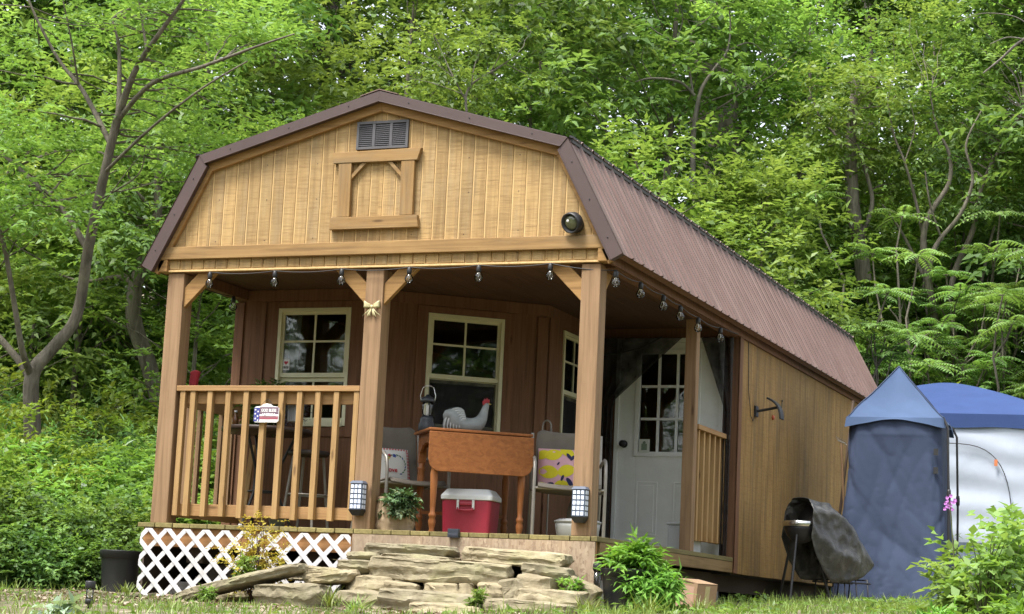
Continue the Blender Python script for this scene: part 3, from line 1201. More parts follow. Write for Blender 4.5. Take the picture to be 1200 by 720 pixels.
def make_door():
    x0, x1, y = 2.512, 3.473, 3.44
    c = MB()
    for a, b, z0, z1 in ((x0, x0 + .035, -.0, 1.863), (x1 - .035, x1, 0, 1.863), (x0 + .035, x1 - .035, 1.825, 1.863)):
        c.box(a, b, y - .012, y + .09, z0, z1)
    C_ = part(c, 'door_frame', MAT['door'], bevel=.002)
    d = MB()
    a, b = x0 + .036, x1 - .036
    lx0, lx1, lz0, lz1 = 2.707, 3.262, .85, 1.752
    f, k = y + .004, y + .045
    for p, q, r, s in ((a, lx0, .012, 1.823), (lx1, b, .012, 1.823), (lx0, lx1, .012, lz0), (lx0, lx1, lz1, 1.823)):
        d.box(p, q, f, k, r, s)
    # raised panels
    for p in (2.725, 3.055):
        for (r, s, t, u) in ((p, p + .012, .16, .62), (p + .18, p + .192, .16, .62), (p + .012, p + .18, .16, .172), (p + .012, p + .18, .608, .62)):
            d.box(r, s, f - .005, f, t, u)
        d.box(p + .03, p + .162, f - .006, f, .19, .59)
    D = part(d, 'door', MAT['door'], bevel=.002)
    g = MB()
    e = .028
    for (r, s, t, u) in ((lx0 - .012, lx0 + e, lz0 - .012, lz1 + .012), (lx1 - e, lx1 + .012, lz0 - .012, lz1 + .012), (lx0 + e, lx1 - e, lz0 - .012, lz0 + e), (lx0 + e, lx1 - e, lz1 - e, lz1 + .012)):
        g.box(r, s, f - .012, f + .03, t, u)
    for i in (1, 2):
        xx = lx0 + e + (lx1 - lx0 - 2 * e) * i / 3
        g.box(xx - .011, xx + .011, f - .008, f + .02, lz0 + e, lz1 - e)
        zz = lz0 + e + (lz1 - lz0 - 2 * e) * i / 3
        for j in range(3):
            pa = lx0 + e + (lx1 - lx0 - 2 * e) * j / 3 + .0112
            pb = lx0 + e + (lx1 - lx0 - 2 * e) * (j + 1) / 3 - .0112
            g.box(pa, pb, f - .0075, f + .02, zz - .011, zz + .011)
    part(g, 'door_muntins', MAT['door'], D, bevel=.0015)
    g = MB(); g.box(lx0 + e, lx1 - e, f + .008, f + .011, lz0 + e, lz1 - e); part(g, 'door_pane', MAT['glass'], D)
    kb = MB()
    kb.lathe((2.603, f, .942), [(.033, 0), (.033, -.008), (.012, -.012), (.012, -.035), (.027, -.042), (.03, -.058), (.02, -.068), (.001, -.069)], 16, axis=(0, 1, 0))
    part(kb, 'door_knob', MAT['black_metal'], D)
    # the hanging mosquito net: gathered to both sides of the door
    n = MB()

    def left(u, v):
        z = 1.855 - v * 1.845
        wid = .60 * max(0.0, 1 - v / .30) + .13
        x = 2.395 + wid * u
        yy = 3.36 - .03 * math.sin(u * 21 + v * 2) * (.4 + .6 * sstep(0, .35, v)) - .03 * v
        return (x, yy, z + (.0 if v > 0 else 0))
    n.grid(left, 36, 24)
    nt_ = n.build('mosquito_net', MAT['screen'], loc=(2.4, 3.36, 0))
    tag(nt_, 'black mosquito net swept across the top left corner of the white door', 'door net', 'halves of the parted door net')
    n = MB()

    def right(u, v):
        z = 1.855 - v * 1.845
        wid = .22 * max(0.0, 1 - v / .33) + .075
        x = 3.575 - wid * u
        return (x, 3.37 - .03 * math.sin(u * 17 + v) - .03 * v, z)
    n.grid(right, 26, 22)
    nt2 = n.build('mosquito_net', MAT['screen'], loc=(3.57, 3.36, 0))
    tag(nt2, 'narrow black mosquito net gathered along the right edge of the white door', 'door net', 'halves of the parted door net')
    cd = MB()
    cd.tube([(2.40, 3.335, 1.70), (2.55, 3.325, 1.715), (2.75, 3.32, 1.76), (2.9, 3.32, 1.83), (2.95, 3.33, 1.86)], .006, 6)
    part(cd, 'net_cord', MAT['black'], nt_)
    st = MB(); st.box(2.742, 2.838, f - .016, f - .0125, .868, .985)
    s = part(st, 'door_sticker', paint('pale_sticker', (.62, .66, .6), .5), D)
    st = MB(); st.box(2.765, 2.815, f - .0175, f - .0162, .89, .945); st.ball((2.79, f - .017, .955), .014, 8, (1, .08, 1))
    part(st, 'sticker_picture', paint('green_print', (.2, .27, .2), .6), D)


make_door()

# ------------------------------------------------------------------ things on the porch
MAT['table'] = wood('orange_maple_wood', (0.17, 0.062, 0.02), (0.27, 0.10, 0.032), (0.34, 0.135, 0.045), 'X', rough=.4, stain=.15, isl=.05, knots=False)
MAT['table_leg'] = wood('orange_maple_leg_wood', (0.17, 0.062, 0.02), (0.27, 0.10, 0.032), (0.34, 0.135, 0.045), 'Z', rough=.4, stain=.15, isl=.05, knots=False)
MAT['cooler_red'] = paint('cooler_red_plastic', (.30, .018, .04), .42, var=.12, dirt=(.2,.02,.035))
MAT['cooler_white'] = paint('cooler_white_plastic', (.60, .62, .63), .45, var=.06, dirt=(.45,.44,.41))
MAT['sling'] = fabric('grey_brown_sling', (.17, .15, .125), weave=300, wr=.15)
MAT['ivory'] = fabric('ivory_cushion_cotton', (.66, .66, .62), var=.08, wr=.15)
MAT['pink'] = fabric('pink_cushion_cotton', (.62, .36, .42), var=.08, wr=.12)
MAT['yellow'] = fabric('lemon_yellow_print', (.62, .54, .03), var=.12, wr=.08)
MAT['navy'] = fabric('navy_print', (.03, .03, .085), wr=.05)
MAT['red_print'] = fabric('red_print', (.45, .03, .05), wr=.05)
MAT['green_print'] = fabric('green_leaf_print', (.07, .16, .07), wr=.05)
MAT['blue_print'] = fabric('blue_print', (.05, .09, .30), wr=.05)
MAT['white_print'] = paint('white_print', (.78, .78, .78), .6, var=.03)
MAT['solar'] = paint('white_lamp_window', (.74, .80, .95), .25, var=.03)
MAT['slate'] = paint('slate_blue_lamp_plastic', (.075, .095, .14), .4, var=.1)
MAT['soil'] = paint('potting_soil', (.03, .022, .015), .95, var=.4, scale=20)


def local(root_loc, rz):
    return Matrix.Translation(Vector(root_loc)) @ Matrix.Rotation(rz, 4, 'Z')


def make_table():
    rz = math.atan2(.6, .8)
    o = Vector((2.17, .34, 0))            # front left corner of the table top
    T = thing('drop_leaf_table', 'orange brown wooden table with one leaf hanging down in front', 'table', (2.37, .68, 0))
    M = local(o, rz)
    L, D = .745, .52
    t = MB(); t.M = M
    t.box(-.02, L + .02, -.005, D, .742, .764)
    part(t, 'tabletop', MAT['table'], T, bevel=.006)
    lf = MB(); lf.M = M
    c = .07
    pts = [(-.02, .735), (-.02, .53), (-.005, .485), (.02, .46), (.05, .448), (L - .05, .448), (L - .02, .46), (L + .005, .485), (L + .02, .53), (L + .02, .735)]
    lf.prism(pts, XZ, -.03, -.012)
    part(lf, 'hanging_leaf', MAT['table'], T, bevel=.004)
    ap = MB(); ap.M = M
    for a, b, e, f in ((.03, L - .03, .03, .05), (.03, L - .03, D - .05, D - .03)):
        ap.box(a, b, e, f, .655, .741)
    # scalloped end aprons
    for x in (.02, L - .04):
        pp = [(.05, .741), (.05, .60), (.10, .625), (.15, .66), (D / 2, .672), (D - .15, .66), (D - .10, .625), (D - .05, .60), (D - .05, .741)]
        ap.prism(pp, lambda u, v, t: (t, u, v), x, x + .02)
    part(ap, 'apron', MAT['table'], T, bevel=.002)
    prof = [(.020, 0), (.023, .02), (.017, .035), (.024, .06), (.028, .09), (.020, .115), (.027, .125), (.027, .14), (.018, .155), (.02, .20), (.026, .34), (.029, .43), (.022, .475), (.03, .49), (.03, .50), (.022, .51), (.028, .54)]
    for x, y in ((.045, .04), (L - .045, .04), (.045, D - .04), (L - .045, D - .04)):
        g = MB(); g.M = M
        g.lathe((x, y, 0), prof, 18)
        g.box(x - .027, x + .027, y - .027, y + .027, .54, .741)
        part(g, 'leg', MAT['table_leg'], T)
    s = MB(); s.M = M
    s.bar((.045, D - .04, .17), (L - .045, D - .04, .17), .024, .024)
    part(s, 'stretcher', MAT['table'], T)
    return M


TM = make_table()


def make_cooler():
    C = thing('cooler', 'red picnic cooler with white lid standing under the wooden table', 'cooler', (2.33, .76, 0))
    M = local((2.33, .76, 0), math.radians(8)) @ Matrix.Scale(.94, 4)
    def ring(x, y, z, r=.03):
        out = []
        for cx, cy, a0 in ((x - r, y - r, 0), (-(x - r), y - r, 90), (-(x - r), -(y - r), 180), (x - r, -(y - r), 270)):
            for k in range(5):
                a = math.radians(a0 + 22.5 * k)
                out.append((cx + r * math.cos(a), cy + r * math.sin(a), z))
        return out

    def loft(rings, mb):
        n = len(rings[0]); vs = [p for r in rings for p in r]; fs = []
        for i in range(len(rings) - 1):
            for q in range(n):
                a, b = i * n + q, i * n + (q + 1) % n
                fs.append((a, b, b + n, a + n))
        fs.append(tuple(range(n - 1, -1, -1))); fs.append(tuple(range((len(rings) - 1) * n, len(rings) * n)))
        mb._add(vs, fs)
    b = MB(); b.M = M
    loft([ring(.185, .145, 0), ring(.188, .148, .012), ring(.200, .158, .278)], b)
    b.box(-.055, .055, -.172, -.14, .235, .262)
    part(b, 'cooler_body', MAT['cooler_red'], C, bevel=.006)
    l = MB(); l.M = M
    loft([ring(.209, .167, .279), ring(.209, .167, .312), ring(.172, .13, .362), ring(.168, .126, .366)], l)
    part(l, 'cooler_lid', MAT['cooler_white'], C, bevel=.005)
    for s in (-1, 1):
        h = MB(); h.M = M
        h.box(s * .062 - .009, s * .062 + .009, -.178, -.156, .205, .278)
        part(h, 'handle_bracket', MAT['cooler_white'], C, bevel=.003)
    h = MB(); h.M = M
    h.tube([(-.062, -.172, .215), (-.058, -.186, .2), (0, -.19, .196), (.058, -.186, .2), (.062, -.172, .215)], .008, 8)
    part(h, 'handle', MAT['cooler_red'], C)


make_cooler()


def make_rooster():
    """White rooster figurine: one continuous body grown from a skin of rings, tail feathers, comb, beak."""
    Rr = thing('rooster_figurine', 'white rooster figurine with red comb standing on the wooden table', 'figurine', TM @ Vector((.34, .34, .764)))
    M = TM @ Matrix.Translation((.34, .34, .764))
    # rings along the body: centre x, z, half-width y, half-height
    rings = [(-.165, .085, .014, .02), (-.155, .135, .03, .055), (-.12, .125, .04, .075), (-.075, .085, .05, .068), (-.02, .062, .062, .058), (.04, .062, .066, .058),
             (.085, .075, .06, .06), (.113, .11, .044, .046), (.126, .15, .033, .034), (.134, .185, .026, .027), (.142, .212, .024, .025), (.15, .232, .019, .018), (.158, .243, .006, .006)]
    b = MB(); b.M = M
    n = 16; vs, fs = [], []
    cs = [Vector((r[0], 0, r[1])) for r in rings]
    for i, r in enumerate(rings):
        d = (cs[min(i + 1, len(cs) - 1)] - cs[max(i - 1, 0)]).normalized()
        up = Vector((-d.z, 0, d.x))
        for q in range(n):
            a = 2 * math.pi * q / n
            vs.append(cs[i] + Vector((0, 1, 0)) * r[2] * math.cos(a) + up * r[3] * math.sin(a))
    for i in range(len(rings) - 1):
        for q in range(n):
            a, c = i * n + q, i * n + (q + 1) % n
            fs.append((a, a + n, c + n, c))
    fs.append(tuple(range(n))); fs.append(tuple(range((len(rings) - 1) * n + n - 1, (len(rings) - 1) * n - 1, -1)))
    b._add(vs, fs, True)
    B = part(b, 'body', paint('white_glazed_ceramic', (.27, .30, .30), .4, var=.3, scale=10), Rr, sub=1)
    for k in range(6):
        f = MB(); f.M = M
        for s in (-1, 1):
            y = s * (.012 + .006 * k)
            r0 = .125 - .016 * k
            pts = []
            for j in range(9):
                a = math.radians(60 + 130 * j / 8)
                pts.append((-.075 + .009 * k + r0 * .78 * math.cos(a), y, .062 + r0 * math.sin(a) * .98 - (j / 8) ** 2 * .02))
            f.tube(pts, [.004, .008, .010, .011, .011, .010, .009, .007, .003], 6)
        part(f, 'tail_feather', paint('white_feather_glaze', (.46, .49, .49), .4, var=.15), Rr)
    c = MB(); c.M = M
    c.prism([(.118, .222), (.112, .255), (.122, .25), (.126, .275), (.138, .262), (.147, .282), (.156, .264), (.168, .272), (.168, .246), (.152, .232), (.135, .226)], XZ, -.007, .007)
    part(c, 'comb', paint('red_comb_glaze', (.35, .02, .03), .4), Rr, bevel=.003)
    c = MB(); c.M = M
    c.lathe((.156, 0, .236), [(.008, 0), (.006, .012), (.001, .028)], 8, axis=(1, 0, -.15))
    part(c, 'beak', paint('yellow_beak_glaze', (.5, .36, .08), .4), Rr)
    w = MB(); w.M = M
    w.ball((.158, 0, .212), .014, 10, (.6, .5, 1.2))
    part(w, 'wattle', paint('red_wattle_glaze', (.35, .02, .03), .4), Rr)
    for s in (-1, 1):
        e = MB(); e.M = M
        e.ball((.15, s * .0185, .24), .0035, 8)
        part(e, 'eye', MAT['black'], Rr)


make_rooster()


def make_lantern():
    p = TM @ Vector((.055, .43, .764))
    p = Vector((p.x, p.y, .765))
    T = thing('camp_lantern', 'dark camping lantern with glass globe and wire handle by the rooster', 'lantern', p)
    b = MB(); b.lathe(p, [(.058, 0), (.062, .012), (.062, .05), (.05, .085), (.052, .095), (.04, .118)], 18)
    part(b, 'lantern_base', paint('dark_blue_grey_lantern', (.03, .035, .042), .4), T)
    g = MB(); g.lathe(p, [(.036, .119), (.041, .14), (.041, .20), (.036, .222)], 18)
    part(g, 'globe', MAT['bulb'], T)
    g = MB(); g.tube([p + Vector((0, 0, .119)), p + Vector((0, 0, .20))], .012, 8)
    part(g, 'lamp_tube', MAT['white_print'], T)
    t = MB(); t.lathe(p, [(.05, .2225), (.056, .23), (.045, .255), (.02, .268), (.012, .28)], 18)
    part(t, 'lantern_top', paint('dark_lantern_cap', (.03, .035, .042), .4), T)
    h = MB()
    h.tube([p + Vector((-.056, 0, .235)), p + Vector((-.062, 0, .27)), p + Vector((-.045, 0, .33)), p + Vector((-.02, 0, .345)), p + Vector((.02, 0, .345)), p + Vector((.045, 0, .33)), p + Vector((.062, 0, .27)), p + Vector((.056, 0, .235))], .0035, 6)
    part(h, 'wire_handle', MAT['chrome'], T)


make_lantern()


def make_chair(loc, rz, label):
    """Steel tube patio chair with a one-piece sling seat and back; local +x is forward."""
    C = thing('patio_chair', label, 'chair', loc, 'sling patio chairs on the porch')
    M = local(loc, rz) @ Matrix.Scale(.94, 4)
    prof = [(.27, .395), (.24, .425), (.12, .415), (0, .395), (-.12, .38), (-.18, .385), (-.225, .43), (-.255, .52), (-.28, .64), (-.30, .76), (-.31, .86), (-.325, .885)]
    s = MB(); s.M = M

    def sl(u, v):
        t = u * (len(prof) - 1); i = min(int(t), len(prof) - 2); f = t - i
        x = prof[i][0] * (1 - f) + prof[i + 1][0] * f
        z = prof[i][1] * (1 - f) + prof[i + 1][1] * f
        w = .245 - (.05 * max(0, (u - .82) / .18) ** 2.5)
        return (x, (v - .5) * 2 * w, z - .018 * (1 - (2 * v - 1) ** 2))
    s.grid(sl, 33, 8, True, .012)
    part(s, 'sling', MAT['sling'], C)
    for sd in (-1, 1):
        f = MB(); f.M = M
        y = sd * .275
        f.tube([(.25, y, 0), (.255, y, .30), (.255, y, .50), (.235, y, .585), (.18, y, .625), (.10, y, .635), (-.12, y, .625), (-.27, y, .61)], .0135, 10)
        part(f, 'arm_tube', MAT['grey_metal'], C)
        f = MB(); f.M = M
        f.tube([(-.33, y, 0), (-.24, y, .30), (-.22, y, .42), (-.28, y, .62), (-.315, y, .86)], .0135, 10)
        part(f, 'back_tube', MAT['grey_metal'], C)
        f = MB(); f.M = M
        f.tube([(.255, y, .395), (.0, y * .97, .38), (-.225, y, .40)], .011, 8)
        part(f, 'seat_tube', MAT['grey_metal'], C)
    f = MB(); f.M = M
    f.tube([(.255, -.275, .39), (.255, .275, .39)], .011, 8)
    part(f, 'cross_tube', MAT['grey_metal'], C)
    return M


CH1 = make_chair((1.76, .78, 0), math.radians(-38), 'grey sling patio chair behind the middle post, embroidered cushion on it')
CH2 = make_chair((2.99, 1.0, 0), math.radians(-66), 'grey sling patio chair behind the right corner post, lemon cushion on it')


def make_cushion(M, loc, size, thick, tilt, label, cat_group, mat):
    """Soft square cushion leaning on a chair back; local x points out of its face."""
    P = M @ Matrix.Translation(loc) @ Matrix.Rotation(tilt, 4, 'Y')
    base = M @ Vector(loc)
    T = thing('cushion', label, 'cushion', base, cat_group)
    b = MB(); b.M = P

    def side(sg):
        def f(u, v):
            a, c = 2 * u - 1, 2 * v - 1
            e = max(0.0, (1 - abs(a) ** 3.0) * (1 - abs(c) ** 3.0))
            k = 1 - .07 * (1 - abs(a)) * (abs(c) ** 4) - .0
            k2 = 1 - .07 * (1 - abs(c)) * (abs(a) ** 4)
            return (sg * (thick / 2) * e ** .55, a * size / 2 * k, (c * k2 + 1) * size / 2)
        return f
    b.grid(side(1), 18, 18)
    g2 = side(-1)
    b.grid(lambda u, v: g2(1 - u, v), 18, 18)
    part(b, 'cushion_cover', mat, T)

    def face(y, z, lift=.0025):
        a, c = y / (size / 2), z / (size / 2) - 1
        e = max(0.0, (1 - abs(a) ** 3.0) * (1 - abs(c) ** 3.0))
        return Vector(((thick / 2) * e ** .55 + lift, y, z))

    def blob(name, m, y, z, ry, rz_, rot=0, lift=.0025, n=16, shape=None):
        q = MB(); q.M = P
        vs = [face(y, z, lift)]
        for i in range(n):
            a = 2 * math.pi * i / n
            k = 1.0 if shape is None else shape(a)
            yy, zz = ry * k * math.cos(a), rz_ * k * math.sin(a)
            y2 = max(-size * .485, min(size * .485, y + yy * math.cos(rot) - zz * math.sin(rot)))
            z2 = max(size * .015, min(size * .985, z + yy * math.sin(rot) + zz * math.cos(rot)))
            vs.append(face(y2, z2, lift))
        q._add(vs, [(0, 1 + i, 1 + (i + 1) % n) for i in range(n)], True)
        return part(q, name, m, T)
    return T, P, blob, face


# embroidered cushion: wreath, flowers, a red zigzag border and the word love
T1, P1, blob1, face1 = make_cushion(CH1, (-.17, .0, .405), .30, .10, math.radians(-14), 'white embroidered cushion with red zigzag edge and flower wreath', 'cushions on the patio chairs', MAT['ivory'])
S = .30
for k in range(11):
    y = -S / 2 + .02 + k * .026
    blob1('zigzag_mark', MAT['red_print'], y, S - .014, .011, .006, .9)
for k in range(10):
    blob1('zigzag_mark', MAT['red_print'], S / 2 - .014, .03 + k * .026, .006, .011, .6)
    blob1('zigzag_mark', MAT['red_print'], S / 2 - .03, .03 + k * .026, .004, .012, 0)
for k in range(14):
    a = math.radians(-60 + k * 17)
    blob1('wreath_leaf', MAT['green_print'] if k % 3 else MAT['blue_print'], .005 + .09 * math.cos(a), .15 + .085 * math.sin(a), .013, .005, a + 1.2)
for y, z, m in ((-.045, .225, 'red_print'), (-.085, .235, 'blue_print'), (.0, .225, 'blue_print'), (-.06, .205, 'yellow')):
    blob1('flower', MAT[m], y, z, .02, .018, shape=lambda a: .8 + .25 * math.cos(5 * a))


def text_obj(name, body, size, M, mat, parent, align='CENTER', extr=.0008, sx=1.0, bold=0.0):
    cu = bpy.data.curves.new(name, 'FONT')
    cu.body = body
    cu.size = size
    cu.align_x = align
    cu.align_y = 'CENTER'
    cu.extrude = extr
    cu.offset = bold
    tmp = bpy.data.objects.new(name + '_curve', cu)
    me = bpy.data.meshes.new_from_object(tmp)
    bpy.data.objects.remove(tmp)
    me.name = name
    Mw = M @ Matrix.Diagonal((sx, 1, 1, 1))
    o0 = ORG[parent.name] if parent is not None else Vector((0, 0, 0))
    me.transform(Matrix.Translation(-o0) @ Mw)
    me.materials.clear()
    me.materials.append(mat)
    return link_mesh(name, me, parent)


# text faces local +x of the cushion: map text x -> -y ... (viewer looks along -x, so text x runs along +y)
TX = P1 @ Matrix.Translation((.0545, -.03, .105)) @ Matrix(((0, 0, 1, 0), (1, 0, 0, 0), (0, 1, 0, 0), (0, 0, 0, 1)))
text_obj('cushion_word', 'love', .055, TX, MAT['red_print'], T1, bold=.001)

T2, P2, blob2, face2 = make_cushion(CH2, (-.15, -.06, .405), .335, .11, math.radians(-12), 'pink cushion printed with yellow lemons and dark blue leaves', 'cushions on the patio chairs', MAT['pink'])
lem = lambda a: 1 + .16 * abs(math.cos(a)) ** 6
for y, z, r, rot in ((-.135, .275, .05, .3), (-.05, .275, .062, .2), (-.085, .13, .068, -.15), (.055, .145, .062, .35), (.02, .03, .05, .1), (.06, .305, .05, -.4), (-.15, .02, .04, .3), (.145, .21, .03, .5)):
    blob2('lemon', MAT['yellow'], y, z, r, r * .78, rot, .003, 22, lem)
for y, z, r, rot in ((.075, .265, .032, 2.2), (.105, .255, .03, .9), (.025, .085, .026, 1.2), (.085, .055, .042, -.9), (-.07, .035, .03, .15), (.14, .19, .03, 1.4), (-.01, .20, .016, .9)):
    blob2('printed_leaf', MAT['navy'], y, z, r, r * .42, rot, .0045, 14)


# pale storage tub and bag under the right chair
T = thing('storage_tub', 'pale grey plastic tub under the lemon cushion chair', 'tub', (3.10, .95, 0))
b = MB()
b.lathe((3.10, .95, 0), [(.12, 0), (.135, .01), (.15, .10), (.152, .13)], 24, sx=1.1)
part(b, 'tub_body', paint('pale_grey_tub', (.42, .43, .42), .5), T)
b = MB()
b.lathe((3.10, .95, 0), [(.158, .1305), (.16, .145), (.12, .16), (.02, .165)], 24, sx=1.1)
part(b, 'tub_lid', paint('grey_tub_lid', (.36, .37, .37), .5), T)
b = MB()


def bagf(u, v):
    a = u * 2 * math.pi
    r = (.11 + .03 * math.sin(3 * a + v * 4)) * (1 - .5 * v ** 2)
    return (3.02 + r * math.cos(a), 1.22 + r * .7 * math.sin(a), .34 * v)


b.grid(bagf, 24, 10)
tag(b.build('cloth_bag', fabric('pale_brown_bag', (.2, .18, .15)), loc=(3.02, 1.22, 0)), 'slumped pale brown bag behind the tub under the right chair', 'bag')

# shepherd's crook standing by the side wall
b = MB()
b.tube([(2.56, 1.75, 0), (2.56, 1.75, .92)] + [(2.525 + .035 * math.cos(a), 1.75, .92 + .045 * math.sin(a)) for a in [math.radians(15 * k) for k in range(1, 13)]], .007, 8)
b.tube([(2.49, 1.75, .92), (2.488, 1.75, .87)], .007, 8)
b.lathe((2.56, 1.75, .80), [(.011, 0), (.011, .1)], 8)
tag(b.build('walking_cane', MAT['grey_metal'], loc=(2.56, 1.75, 0)), 'thin metal cane with curved handle standing near the side window', 'cane')


def make_bar_table():
    c = Vector((.62, .70, 0))
    T = thing('bistro_table', 'round dark table on thin metal legs behind the porch railing', 'table', c)
    t = MB(); t.lathe(c, [(.335, .735), (.35, .742), (.35, .768), (.342, .775)], 36)
    part(t, 'tabletop', paint('dark_brown_tabletop', (.035, .02, .014), .45), T)
    for k in range(3):
        a = math.radians(20 + 120 * k)
        l = MB()
        d = Vector((math.cos(a), math.sin(a), 0))
        l.tube([c + d * .23 + Vector((0, 0, .734)), c + d * .10 + Vector((0, 0, .45)), c + d * .11 + Vector((0, 0, .28)), c + d * .24], .011, 8)
        part(l, 'leg', MAT['black_metal'], T)
        l = MB(); l.lathe(c + d * .245, [(.018, 0), (.018, .02), (.012, .03)], 10)
        part(l, 'foot_cap', MAT['white_print'], T)
    r = MB()
    r.tube([c + Vector((.115 * math.cos(a), .115 * math.sin(a), .29)) for a in [2 * math.pi * k / 20 for k in range(21)]], .007, 6, caps=False)
    part(r, 'leg_ring', MAT['black_metal'], T)
    # bar stool beside it
    s = Vector((.92, .84, 0))
    S_ = thing('bar_stool', 'grey metal stool pushed under the round dark table', 'stool', s)
    t = MB(); t.lathe(s, [(.15, .58), (.16, .59), (.16, .61), (.15, .62)], 24); part(t, 'seat', paint('dark_stool_seat', (.04, .03, .025), .6), S_)
    for k in range(4):
        a = math.radians(45 + 90 * k); d = Vector((math.cos(a), math.sin(a), 0))
        l = MB(); l.tube([s + d * .12 + Vector((0, 0, .58)), s + d * .19], .011, 8); part(l, 'leg', MAT['grey_metal'], S_)
    r = MB(); r.tube([s + Vector((.155 * math.cos(a), .155 * math.sin(a), .28)) for a in [2 * math.pi * k / 20 for k in range(21)]], .008, 6, caps=False)
    part(r, 'foot_ring', MAT['grey_metal'], S_)
    # wooden plank standing behind the table
    w = MB(); w.obox((.30, 1.02, .34), (.022, 0, 0), (0, .012, 0), (.0, .05, .34))
    tag(w.build('wooden_plank', MAT['baluster'], loc=(.30, 1.0, 0)), 'narrow bare wooden plank leaning in the corner behind the round table', 'plank')
    # brown bottle
    bt = Vector((.36, .66, .775))
    B = thing('bottle', 'small brown bottle at the left end of the round dark table', 'bottle', bt)
    q = MB(); q.lathe(bt, [(.025, 0), (.026, .07), (.012, .095), (.011, .12)], 14); part(q, 'bottle_body', paint('brown_bottle_glass', (.16, .07, .025), .2), B)
    q = MB(); q.lathe(bt, [(.013, .1201), (.013, .135)], 12); part(q, 'cap', MAT['white_print'], B)


make_bar_table()


def make_flag_sign():
    """Small hanging flag sign on the railing: shaped board, stripes, canton with stars, two lines of lettering."""
    o = Vector((.997, .002, .81))
    T = thing('flag_sign', 'small stars and stripes sign hanging on the porch railing', 'sign', o)
    y = o.y
    w2, h2 = .103, .058
    b = MB()
    outl = [(-w2, -h2 + .012), (-w2 + .012, -h2), (w2 - .014, -h2), (w2, -h2 + .014), (w2, h2 - .012), (w2 - .012, h2), (.05, h2 + .004), (.03, h2 + .018), (-.0, h2 + .024), (-.03, h2 + .018), (-.05, h2 + .004), (-w2 + .012, h2), (-w2, h2 - .012)]
    b.prism([(o.x + u, o.z + v) for u, v in outl], XZ, y - .008, y)
    part(b, 'sign_board', MAT['white_print'], T, bevel=.002)
    for k, (z0, z1, m) in enumerate(((.042, .055, 'stripe_dark'), (.004, .018, 'stripe_dark'), (.021, .04, 'stripe_dark'), (-.034, -.02, 'stripe_red'), (-.018, -.012, 'stripe_red'))):
        s = MB(); s.box(o.x - .055, o.x + w2 - .004, y - .0092, y - .0081, o.z + z0, o.z + z1)
        part(s, 'stripe', MAT[m], T)
    s = MB(); s.box(o.x - w2 + .002, o.x - .0555, y - .0092, y - .0081, o.z - .05, o.z + .05)
    part(s, 'star_field', MAT['flag_blue'], T)
    for u, v in ((-.09, .035), (-.068, .022), (-.09, .005), (-.07, -.012), (-.088, -.03), (-.068, -.042)):
        st = MB()
        pts = []
        for i in range(10):
            r = .009 if i % 2 == 0 else .004
            a = math.pi / 2 + i * math.pi / 5
            pts.append((o.x + u + r * math.cos(a), o.z + v + r * math.sin(a)))
        st.prism(pts, XZ, y - .0105, y - .0093)
        part(st, 'star', MAT['white_print'], T)
    TT = Matrix(((1, 0, 0, 0), (0, 0, -1, 0), (0, 1, 0, 0), (0, 0, 0, 1)))
    text_obj('sign_lettering', 'GOD BLESS', .030, Matrix.Translation((o.x + .02, y - .0105, o.z + .0305)) @ TT, MAT['white_print'], T, sx=.82, bold=.0008)
    text_obj('sign_lettering', 'AMERICA', .030, Matrix.Translation((o.x + .02, y - .0105, o.z - .002)) @ TT, MAT['white_print'], T, sx=.92, bold=.0008)
    h = MB(); h.tube([(o.x - .06, y - .003, o.z + .058), (o.x - .02, y - .002, o.z + .1), (o.x, y - .0, o.z + .115), (o.x + .02, y - .002, o.z + .1), (o.x + .06, y - .003, o.z + .058)], .0016, 5)
    part(h, 'hanging_wire', MAT['black_metal'], T)


MAT['stripe_dark'] = paint('flag_dusky_stripe', (.16, .09, .13), .6)
MAT['stripe_red'] = paint('flag_red_stripe', (.30, .07, .10), .6)
MAT['flag_blue'] = paint('flag_blue_field', (.05, .06, .25), .6)
make_flag_sign()

# grey metal planter hanging behind the sign
b = MB(); b.box(1.10, 1.17, .125, .2, .775, .90)
for k in range(4):
    b.box(1.105 + .017 * k, 1.113 + .017 * k, .121, .125, .78, .895)
tag(b.build('tin_box', paint('ribbed_tin', (.3, .32, .35), .4, metal=.5), loc=(1.13, .16, .775), bevel=.003), 'small ribbed tin box on the round table beside the flag sign', 'box')


